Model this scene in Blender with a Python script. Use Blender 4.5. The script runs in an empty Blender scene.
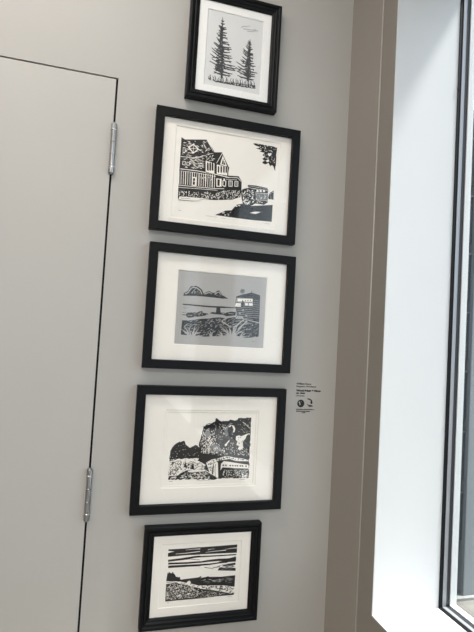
import bpy, bmesh, math, random
from mathutils import Matrix, Vector
from mathutils.geometry import tessellate_polygon

scene = bpy.context.scene
col = scene.collection

# ------------------------------------------------------------------ camera
cam_data = bpy.data.cameras.new('camera')
cam_data.sensor_fit = 'VERTICAL'
cam_data.sensor_height = 36.0
cam_data.lens = 36.0 * 482.88 / 632.0
cam_data.clip_start = 0.02
cam = bpy.data.objects.new('camera', cam_data)
col.objects.link(cam)
RM = ((0.96134509, 0.26687475, -0.06777528),
      (-0.26931714, 0.96259248, -0.02973190),
      (0.05730528, 0.04683566, 0.99725750))
m = Matrix(((RM[0][0], RM[0][2], -RM[0][1], 0.0),
            (RM[1][0], RM[1][2], -RM[1][1], -1.27950),
            (RM[2][0], RM[2][2], -RM[2][1], 1.55),
            (0, 0, 0, 1)))
cam.matrix_world = m
scene.camera = cam

# ------------------------------------------------------------------ view
scene.view_settings.view_transform = 'Standard'
scene.view_settings.look = 'None'
scene.view_settings.gamma = 1.0
scene.view_settings.use_curve_mapping = False
scene.view_settings.exposure = 0.40
scene.cycles.max_bounces = 10
scene.cycles.diffuse_bounces = 5
scene.cycles.transparent_max_bounces = 16
scene.cycles.caustics_reflective = False
scene.cycles.caustics_refractive = False

# ------------------------------------------------------------------ sky
world = bpy.data.worlds.new('overcast_sky')
scene.world = world
world.use_nodes = True
nt = world.node_tree
nt.nodes.clear()
wo = nt.nodes.new('ShaderNodeOutputWorld')
bg = nt.nodes.new('ShaderNodeBackground')
tc = nt.nodes.new('ShaderNodeTexCoord')
sx = nt.nodes.new('ShaderNodeSeparateXYZ')
cr = nt.nodes.new('ShaderNodeValToRGB')
cr.color_ramp.elements[0].position = 0.0
cr.color_ramp.elements[0].color = (0.76, 0.88, 1.0, 1)
cr.color_ramp.elements[1].position = 1.0
cr.color_ramp.elements[1].color = (0.80, 0.91, 1.0, 1)
nt.links.new(tc.outputs['Generated'], sx.inputs[0])
nt.links.new(sx.outputs['Z'], cr.inputs[0])
nt.links.new(cr.outputs[0], bg.inputs['Color'])
nt.links.new(bg.outputs[0], wo.inputs['Surface'])
bg.inputs['Strength'].default_value = 1.75

# hazy sun through the cloud
sun_data = bpy.data.lights.new('hazy_sun', 'SUN')
sun_data.energy = 12.0
sun_data.angle = math.radians(9)
sun_data.color = (1.0, 0.97, 0.93)
sun = bpy.data.objects.new('hazy_sun', sun_data)
col.objects.link(sun)
sun.location = (3, -1, 6)
sun.rotation_euler = Vector((-0.45, 0.105, -0.89)).to_track_quat('-Z', 'Y').to_euler()

# ceiling lamps of the room
def ceiling_lamp(name, loc, sxy, power, tint):
    d = bpy.data.lights.new(name, 'AREA')
    d.shape = 'RECTANGLE'
    d.size, d.size_y = sxy
    d.energy = power
    d.color = tint
    o = bpy.data.objects.new(name, d)
    col.objects.link(o)
    o.location = loc
    return o

ceiling_lamp('ceiling_lamp', (-0.65, -0.68, 2.97), (1.6, 0.3), 17, (1.0, 0.95, 0.905))
ceiling_lamp('ceiling_lamp', (-0.40, -3.20, 2.97), (1.2, 0.3), 40, (1.0, 0.88, 0.75))

# ------------------------------------------------------------------ materials
def lin(c):
    return tuple(((v / 255.0) / 12.92 if v <= 10 else (((v / 255.0) + 0.055) / 1.055) ** 2.4) for v in c)

def mat(name, rgb, rough=0.6, metal=0.0, spec=0.5, noise=0.0, nscale=20.0, bump=0.0, bscale=200.0, stretch=None):
    M = bpy.data.materials.new(name)
    M.use_nodes = True
    t = M.node_tree
    b = t.nodes['Principled BSDF']
    c = lin(rgb)
    b.inputs['Base Color'].default_value = (*c, 1)
    b.inputs['Roughness'].default_value = rough
    b.inputs['Metallic'].default_value = metal
    b.inputs['Specular IOR Level'].default_value = spec
    if noise or bump:
        co = t.nodes.new('ShaderNodeTexCoord')
        mp = t.nodes.new('ShaderNodeMapping')
        if stretch:
            mp.inputs['Scale'].default_value = stretch
        t.links.new(co.outputs['Object'], mp.inputs[0])
    if noise:
        n = t.nodes.new('ShaderNodeTexNoise')
        n.inputs['Scale'].default_value = nscale
        n.inputs['Detail'].default_value = 5
        r = t.nodes.new('ShaderNodeValToRGB')
        r.color_ramp.elements[0].position = 0.3
        r.color_ramp.elements[1].position = 0.7
        r.color_ramp.elements[0].color = (*[v * (1 - noise) for v in c], 1)
        r.color_ramp.elements[1].color = (*[min(1, v * (1 + noise)) for v in c], 1)
        t.links.new(mp.outputs[0], n.inputs['Vector'])
        t.links.new(n.outputs[0], r.inputs[0])
        t.links.new(r.outputs[0], b.inputs['Base Color'])
    if bump:
        n2 = t.nodes.new('ShaderNodeTexNoise')
        n2.inputs['Scale'].default_value = bscale
        n2.inputs['Detail'].default_value = 3
        bu = t.nodes.new('ShaderNodeBump')
        bu.inputs['Strength'].default_value = bump
        bu.inputs['Distance'].default_value = 0.001
        t.links.new(mp.outputs[0], n2.inputs['Vector'])
        t.links.new(n2.outputs[0], bu.inputs['Height'])
        t.links.new(bu.outputs[0], b.inputs['Normal'])
    return M

def glass_mat(name, tint):
    M = bpy.data.materials.new(name)
    M.use_nodes = True
    t = M.node_tree
    t.nodes.clear()
    o = t.nodes.new('ShaderNodeOutputMaterial')
    mx = t.nodes.new('ShaderNodeMixShader')
    fr = t.nodes.new('ShaderNodeFresnel')
    ge = t.nodes.new('ShaderNodeNewGeometry')      # same reflectance on the way in and on the way out of the thin pane
    mr = t.nodes.new('ShaderNodeMapRange')
    mr.inputs['To Min'].default_value = 1.5
    mr.inputs['To Max'].default_value = 1.0 / 1.5
    t.links.new(ge.outputs['Backfacing'], mr.inputs['Value'])
    t.links.new(mr.outputs[0], fr.inputs['IOR'])
    tr = t.nodes.new('ShaderNodeBsdfTransparent')
    tr.inputs['Color'].default_value = (*tint, 1)
    gl = t.nodes.new('ShaderNodeBsdfGlossy')
    gl.inputs['Roughness'].default_value = 0.0
    t.links.new(fr.outputs[0], mx.inputs[0])
    t.links.new(tr.outputs[0], mx.inputs[1])
    t.links.new(gl.outputs[0], mx.inputs[2])
    t.links.new(mx.outputs[0], o.inputs['Surface'])
    return M

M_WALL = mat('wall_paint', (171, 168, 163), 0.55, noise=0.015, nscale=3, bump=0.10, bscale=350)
M_SIDE_SHADE = mat('shaded_wall_paint', (137, 131, 123), 0.55, noise=0.015, nscale=3, bump=0.10, bscale=350)  # wall paint darkened, part of this wall's shade put into the colour
M_DOOR = mat('door_paint', (176, 173, 168), 0.45, noise=0.012, nscale=3, bump=0.05, bscale=250)
M_WHITE = mat('white_paint', (198, 200, 202), 0.4, noise=0.01, nscale=6)
M_SILL = mat('sill_paint', (182, 183, 184), 0.4, noise=0.01, nscale=6)
M_CEIL = mat('ceiling_paint', (236, 234, 230), 0.8)
M_FLOOR = mat('floor_carpet', (150, 143, 134), 0.9, noise=0.15, nscale=60)
M_STEEL = mat('brushed_steel', (160, 161, 163), 0.3, metal=0.9, noise=0.06, nscale=60, stretch=(1, 1, 0.05))
M_WASHER = mat('bright_steel', (225, 225, 226), 0.25, metal=0.9)
M_DARKIN = mat('closet_dark', (70, 66, 62), 0.8)
M_FRAME = mat('black_wood', (12, 13, 15), 0.45, spec=0.16, noise=0.12, nscale=40, bump=0.05, bscale=120)
M_MATW = mat('white_mat_board', (252, 251, 248), 0.85, noise=0.006, nscale=90)
M_MATC = mat('cream_mat_board', (254, 248, 239), 0.85, noise=0.006, nscale=90)
M_PAPER = mat('cream_print_paper', (254, 248, 239), 0.85, noise=0.008, nscale=120)
M_GREYPAPER = mat('pale_grey_paper', (228, 228, 227), 0.85, noise=0.01, nscale=120)
M_SLATEPAPER = mat('grey_paper', (182, 180, 178), 0.85, noise=0.01, nscale=120)
M_INK = mat('black_ink', (24, 25, 27), 0.55, spec=0.3, noise=0.15, nscale=150)
M_INKG = mat('charcoal_ink', (55, 58, 61), 0.55, spec=0.3, noise=0.15, nscale=150)
M_INKM = mat('mid_grey_ink', (122, 123, 124), 0.6, spec=0.3)
M_BACK = mat('backing_board', (150, 130, 105), 0.9)
M_GLASS = glass_mat('picture_glass', (1.0, 1.0, 1.0))
M_WGLASS = glass_mat('window_glass', (0.975, 0.99, 0.985))
M_GASKET_SHADE = mat('rubber_and_gap_shade', (7, 8, 10), 0.6, spec=0.2)  # window gaskets; also the painted shade in the door gap
M_ALU = mat('grey_aluminium', (150, 152, 158), 0.35, metal=0.3)
M_ALUD = mat('dark_grey_seal', (34, 38, 43), 0.5)
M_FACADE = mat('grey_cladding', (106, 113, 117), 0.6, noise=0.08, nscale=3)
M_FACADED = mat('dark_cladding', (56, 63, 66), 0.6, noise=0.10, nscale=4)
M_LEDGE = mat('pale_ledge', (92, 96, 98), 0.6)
M_PAVE = mat('concrete_paving', (84, 82, 77), 0.85, noise=0.10, nscale=5, bump=0.2, bscale=60)
M_KERB = mat('pale_kerb', (112, 112, 110), 0.8, noise=0.05, nscale=8)
M_LETTER = mat('black_vinyl', (14, 14, 14), 0.6)
M_LETTERG = mat('grey_vinyl', (48, 46, 44), 0.6)

# ------------------------------------------------------------------ helpers
def link(name, bm, mats, parent=None, smooth=False, kind=None):
    me = bpy.data.meshes.new(name)
    bmesh.ops.recalc_face_normals(bm, faces=bm.faces)
    bm.to_mesh(me)
    bm.free()
    for mm in (mats if isinstance(mats, (list, tuple)) else [mats]):
        me.materials.append(mm)
    if smooth:
        for p in me.polygons:
            p.use_smooth = True
    o = bpy.data.objects.new(name, me)
    col.objects.link(o)
    if parent:
        o.parent = parent
    if kind:
        o['kind'] = kind
    return o

def empty(name, loc, label=None, cat=None, group=None, kind=None):
    o = bpy.data.objects.new(name, None)
    o.empty_display_size = 0.05
    col.objects.link(o)
    o.location = loc
    if label: o['label'] = label
    if cat: o['category'] = cat
    if group: o['group'] = group
    if kind: o['kind'] = kind
    return o

def box(bm, x0, x1, y0, y1, z0, z1, mi=0, bevel=0.0):
    v = [bm.verts.new((x, y, z)) for x in (x0, x1) for y in (y0, y1) for z in (z0, z1)]
    f = []
    for q in ((0, 1, 3, 2), (4, 6, 7, 5), (0, 4, 5, 1), (2, 3, 7, 6), (0, 2, 6, 4), (1, 5, 7, 3)):
        fc = bm.faces.new([v[i] for i in q])
        fc.material_index = mi
        f.append(fc)
    if bevel:
        es = list({e for fc in f for e in fc.edges})
        bmesh.ops.bevel(bm, geom=es, offset=bevel, segments=2, affect='EDGES', profile=0.5)

def prism(bm, plan, z0, z1, mi=0):
    lo = [bm.verts.new((x, y, z0)) for x, y in plan]
    hi = [bm.verts.new((x, y, z1)) for x, y in plan]
    n = len(plan)
    for i in range(n):
        bm.faces.new((lo[i], lo[(i + 1) % n], hi[(i + 1) % n], hi[i])).material_index = mi
    bm.faces.new(hi).material_index = mi
    bm.faces.new(lo[::-1]).material_index = mi

def cyl(bm, c, r, z0, z1, seg=24, bev=0.0):
    """upright round bar with chamfered ends"""
    rings = [(z0, r - bev), (z0 + bev, r), (z1 - bev, r), (z1, r - bev)] if bev else [(z0, r), (z1, r)]
    R = []
    for z, rr in rings:
        R.append([bm.verts.new((c[0] + rr * math.cos(2 * math.pi * i / seg), c[1] + rr * math.sin(2 * math.pi * i / seg), z)) for i in range(seg)])
    for a, b in zip(R, R[1:]):
        for i in range(seg):
            bm.faces.new((a[i], a[(i + 1) % seg], b[(i + 1) % seg], b[i]))
    bm.faces.new(R[0][::-1])
    bm.faces.new(R[-1])

def ring(bm, w, h, prof, zc):
    """mitred frame: profile points (inset, depth towards the room) swept round a w x h rectangle on the wall"""
    rings = []
    for t, d in prof:
        a, b = w / 2 - t, h / 2 - t
        rings.append([bm.verts.new((sx_ * a, -d, zc + sz_ * b)) for sx_, sz_ in ((-1, -1), (1, -1), (1, 1), (-1, 1))])
    n = len(rings)
    for i in range(n):
        A, B = rings[i], rings[(i + 1) % n]
        for j in range(4):
            bm.faces.new((A[j], A[(j + 1) % 4], B[(j + 1) % 4], B[j]))

# ------------------------------------------------------------------ the room
YB, XL, ZC = -5.4, -3.4, 3.0          # back end, left wall, ceiling
WX, JY, SILL, HEAD = 0.7025, -0.1795, 0.8755, 2.61
XO = 0.949                             # outer face of the window wall
GX = 0.898                             # where the window frame starts
DX0, DX1, DZ = -0.914, -0.0032, 2.2112 # door opening

bm = bmesh.new()
box(bm, XL - 0.15, 0.95, YB - 0.15, 0.15, -0.15, 0.0)
link('floor', bm, M_FLOOR, kind='structure')
bm = bmesh.new()
box(bm, XL - 0.15, 1.0, YB - 0.15, 0.15, ZC, ZC + 0.15)
link('ceiling', bm, M_CEIL, kind='structure')

# wall with the pictures: left of the door, above it, right of it
bm = bmesh.new()
plan = [(XL - 0.15, 0.0), (DX0, 0.0), (DX0, 0.15), (XL - 0.15, 0.15)]
prism(bm, plan, 0.0, ZC)
box(bm, DX0, DX1, 0.0, 0.15, DZ, ZC)
box(bm, DX1, 0.6665, 0.0, 0.15, 0.0, ZC)
link('wall_back', bm, M_WALL, kind='structure')
# shallow dark closet behind the door
bm = bmesh.new()
box(bm, DX0 - 0.05, DX1 + 0.05, 0.45, 0.50, 0.0, ZC)
box(bm, DX0 - 0.05, DX0, 0.15, 0.45, 0.0, ZC)
box(bm, DX1, DX1 + 0.05, 0.15, 0.45, 0.0, ZC)
box(bm, DX0, DX1, 0.15, 0.45, DZ, DZ + 0.05)
link('wall_closet', bm, M_DARKIN, kind='structure')
bm = bmesh.new()
box(bm, XL - 0.15, XL, YB, 0.0, 0.0, ZC)
link('wall_left', bm, M_WALL, kind='structure')
bm = bmesh.new()
FX0, FX1, FZ0, FZ1 = -3.1, 0.3, 0.6, 2.7     # unseen opening added behind the camera for frontal daylight
box(bm, XL - 0.15, 1.0, YB - 0.15, YB, 0.0, FZ0)
box(bm, XL - 0.15, 1.0, YB - 0.15, YB, FZ1, ZC)
box(bm, XL - 0.15, FX0, YB - 0.15, YB, FZ0, FZ1)
box(bm, FX1, 1.0, YB - 0.15, YB, FZ0, FZ1)
link('wall_front', bm, M_WALL, kind='structure')

# window wall: angled return out of the corner, pier, apron, head, pier between the windows
W1, W2 = (JY, -2.28), (-2.44, -4.6)
bm = bmesh.new()
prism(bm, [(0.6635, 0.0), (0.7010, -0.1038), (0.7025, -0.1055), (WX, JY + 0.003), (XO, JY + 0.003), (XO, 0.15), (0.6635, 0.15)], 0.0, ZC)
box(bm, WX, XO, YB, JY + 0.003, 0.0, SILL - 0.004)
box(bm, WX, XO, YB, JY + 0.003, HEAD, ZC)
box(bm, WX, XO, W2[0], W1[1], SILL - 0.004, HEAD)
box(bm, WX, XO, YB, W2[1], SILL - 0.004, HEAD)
link('wall_right', bm, M_SIDE_SHADE, kind='structure')
# rounded corner bead where the angled return meets the window wall
bm = bmesh.new()
cyl(bm, (0.7020, -0.1052), 0.0020, 0.0, ZC, 12)
link('trim_1', bm, M_WALL, smooth=True, kind='structure')
# white reveal boards of the near window: jamb and sill
bm = bmesh.new()
box(bm, WX - 0.001, GX, JY, JY + 0.003, SILL, HEAD, bevel=0.0006)
box(bm, WX, GX, W1[1] - 0.003, W1[1], SILL, HEAD)
link('trim_2', bm, M_WHITE, kind='structure')
bm = bmesh.new()
box(bm, WX - 0.001, GX, W1[1], JY + 0.003, SILL - 0.004, SILL, bevel=0.0008)
box(bm, WX - 0.001, GX, W2[1], W2[0], SILL - 0.004, SILL, bevel=0.0008)
link('trim_3', bm, M_SILL, kind='structure')

def rect_ring(bm, x0, x1, y0, y1, z0, z1, inset, outer=0.0):
    """a rectangular ring standing in the window opening, x0..x1 thick"""
    o = [(y0 + outer, z0 - outer), (y1 - outer, z0 - outer), (y1 - outer, z1 + outer), (y0 + outer, z1 + outer)]
    i = [(y0 - inset, z0 + inset), (y1 + inset, z0 + inset), (y1 + inset, z1 - inset), (y0 - inset, z1 - inset)]
    V = {}
    for xi, x in enumerate((x0, x1)):
        V[xi, 0] = [bm.verts.new((x, y, z)) for y, z in o]
        V[xi, 1] = [bm.verts.new((x, y, z)) for y, z in i]
    for j in range(4):
        k = (j + 1) % 4
        bm.faces.new((V[0, 0][j], V[0, 0][k], V[0, 1][k], V[0, 1][j]))
        bm.faces.new((V[1, 0][k], V[1, 0][j], V[1, 1][j], V[1, 1][k]))
        bm.faces.new((V[0, 1][j], V[0, 1][k], V[1, 1][k], V[1, 1][j]))
        bm.faces.new((V[0, 0][k], V[0, 0][j], V[1, 0][j], V[1, 0][k]))

def window(n, w):
    y0, y1 = w
    bm = bmesh.new()
    rect_ring(bm, GX + 0.0097, GX + 0.0212, y0, y1, SILL, HEAD, 0.0035)
    root = link('window_%d' % n, bm, M_ALU, kind='structure')
    bm = bmesh.new()
    rect_ring(bm, GX, GX + 0.0097, y0, y1, SILL, HEAD, 0.0022)
    if n == 1:
        box(bm, GX - 0.002, GX + 0.004, y0 - 0.0045, y0 - 0.002, 2.27, 2.276)
    link('gasket', bm, M_GASKET_SHADE, root)
    bm = bmesh.new()
    rect_ring(bm, GX + 0.0212, GX + 0.0305, y0, y1, SILL, HEAD, 0.0045)
    link('seal', bm, M_ALUD, root)
    bm = bmesh.new()
    rect_ring(bm, GX + 0.0305, GX + 0.0495, y0, y1, SILL, HEAD, 0.0075)
    link('outer_frame', bm, M_WHITE, root)
    bm = bmesh.new()
    box(bm, GX + 0.033, GX + 0.039, y1 + 0.005, y0 - 0.005, SILL + 0.005, HEAD - 0.005)
    link('glass', bm, M_WGLASS, root)
    return root
window(1, W1)
window(2, W2)

# black strip in the gap round the door, standing in for its shade
bm = bmesh.new()
box(bm, DX0, DX1, 0.007, 0.016, DZ - 0.0045, DZ)
box(bm, DX1 - 0.0055, DX1, 0.007, 0.016, 0.0, DZ - 0.0045)
box(bm, DX0, DX0 + 0.0045, 0.007, 0.016, 0.0, DZ - 0.0045)
link('gap_shade_strip', bm, M_GASKET_SHADE, kind='structure')
# flush door with its hinges
bm = bmesh.new()
box(bm, DX0 + 0.004, DX1 - 0.005, 0.0, 0.04, 0.006, DZ - 0.004, bevel=0.0007)
door = link('door_1', bm, M_DOOR, kind='structure')
def hinge(z0, z1):
    hx, hy = -0.0053, -0.0062
    H = z1 - z0
    bm = bmesh.new()
    cuts = [0.0, 0.13, 0.37, 0.62, 0.87, 1.0]
    for a, b in zip(cuts[1:-1], cuts[2:]):
        if b < 1.0:
            cyl(bm, (hx, hy), 0.0068, z0 + a * H + 0.0004, z0 + b * H - 0.0004, 28, 0.0005)
    h = link('hinge', bm, M_STEEL, door)
    h['label'] = 'brushed steel hinge barrel'
    for a, b in ((cuts[0], cuts[1]), (cuts[4], cuts[5])):
        bm = bmesh.new()
        cyl(bm, (hx, hy), 0.0075, z0 + a * H + 0.0006, z0 + b * H - 0.0006, 28, 0.0008)
        link('end_knuckle', bm, M_STEEL, h)
    for a in (cuts[1], cuts[4]):
        bm = bmesh.new()
        cyl(bm, (hx, hy), 0.0080, z0 + a * H - 0.0014, z0 + a * H + 0.0014, 28, 0.0006)
        link('washer', bm, M_WASHER, h)
    bm = bmesh.new()
    cyl(bm, (hx, hy), 0.0045, z0 - 0.0020, z1 + 0.0020, 20, 0.0008)
    link('pin', bm, M_STEEL, h)
    bm = bmesh.new()
    box(bm, hx + 0.0005, hx + 0.0015, hy + 0.004, 0.034, z0, z1)
    link('leaf_plate', bm, M_STEEL, h)
hinge(1.9555, 2.0870)
hinge(1.0765, 1.2040)

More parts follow.
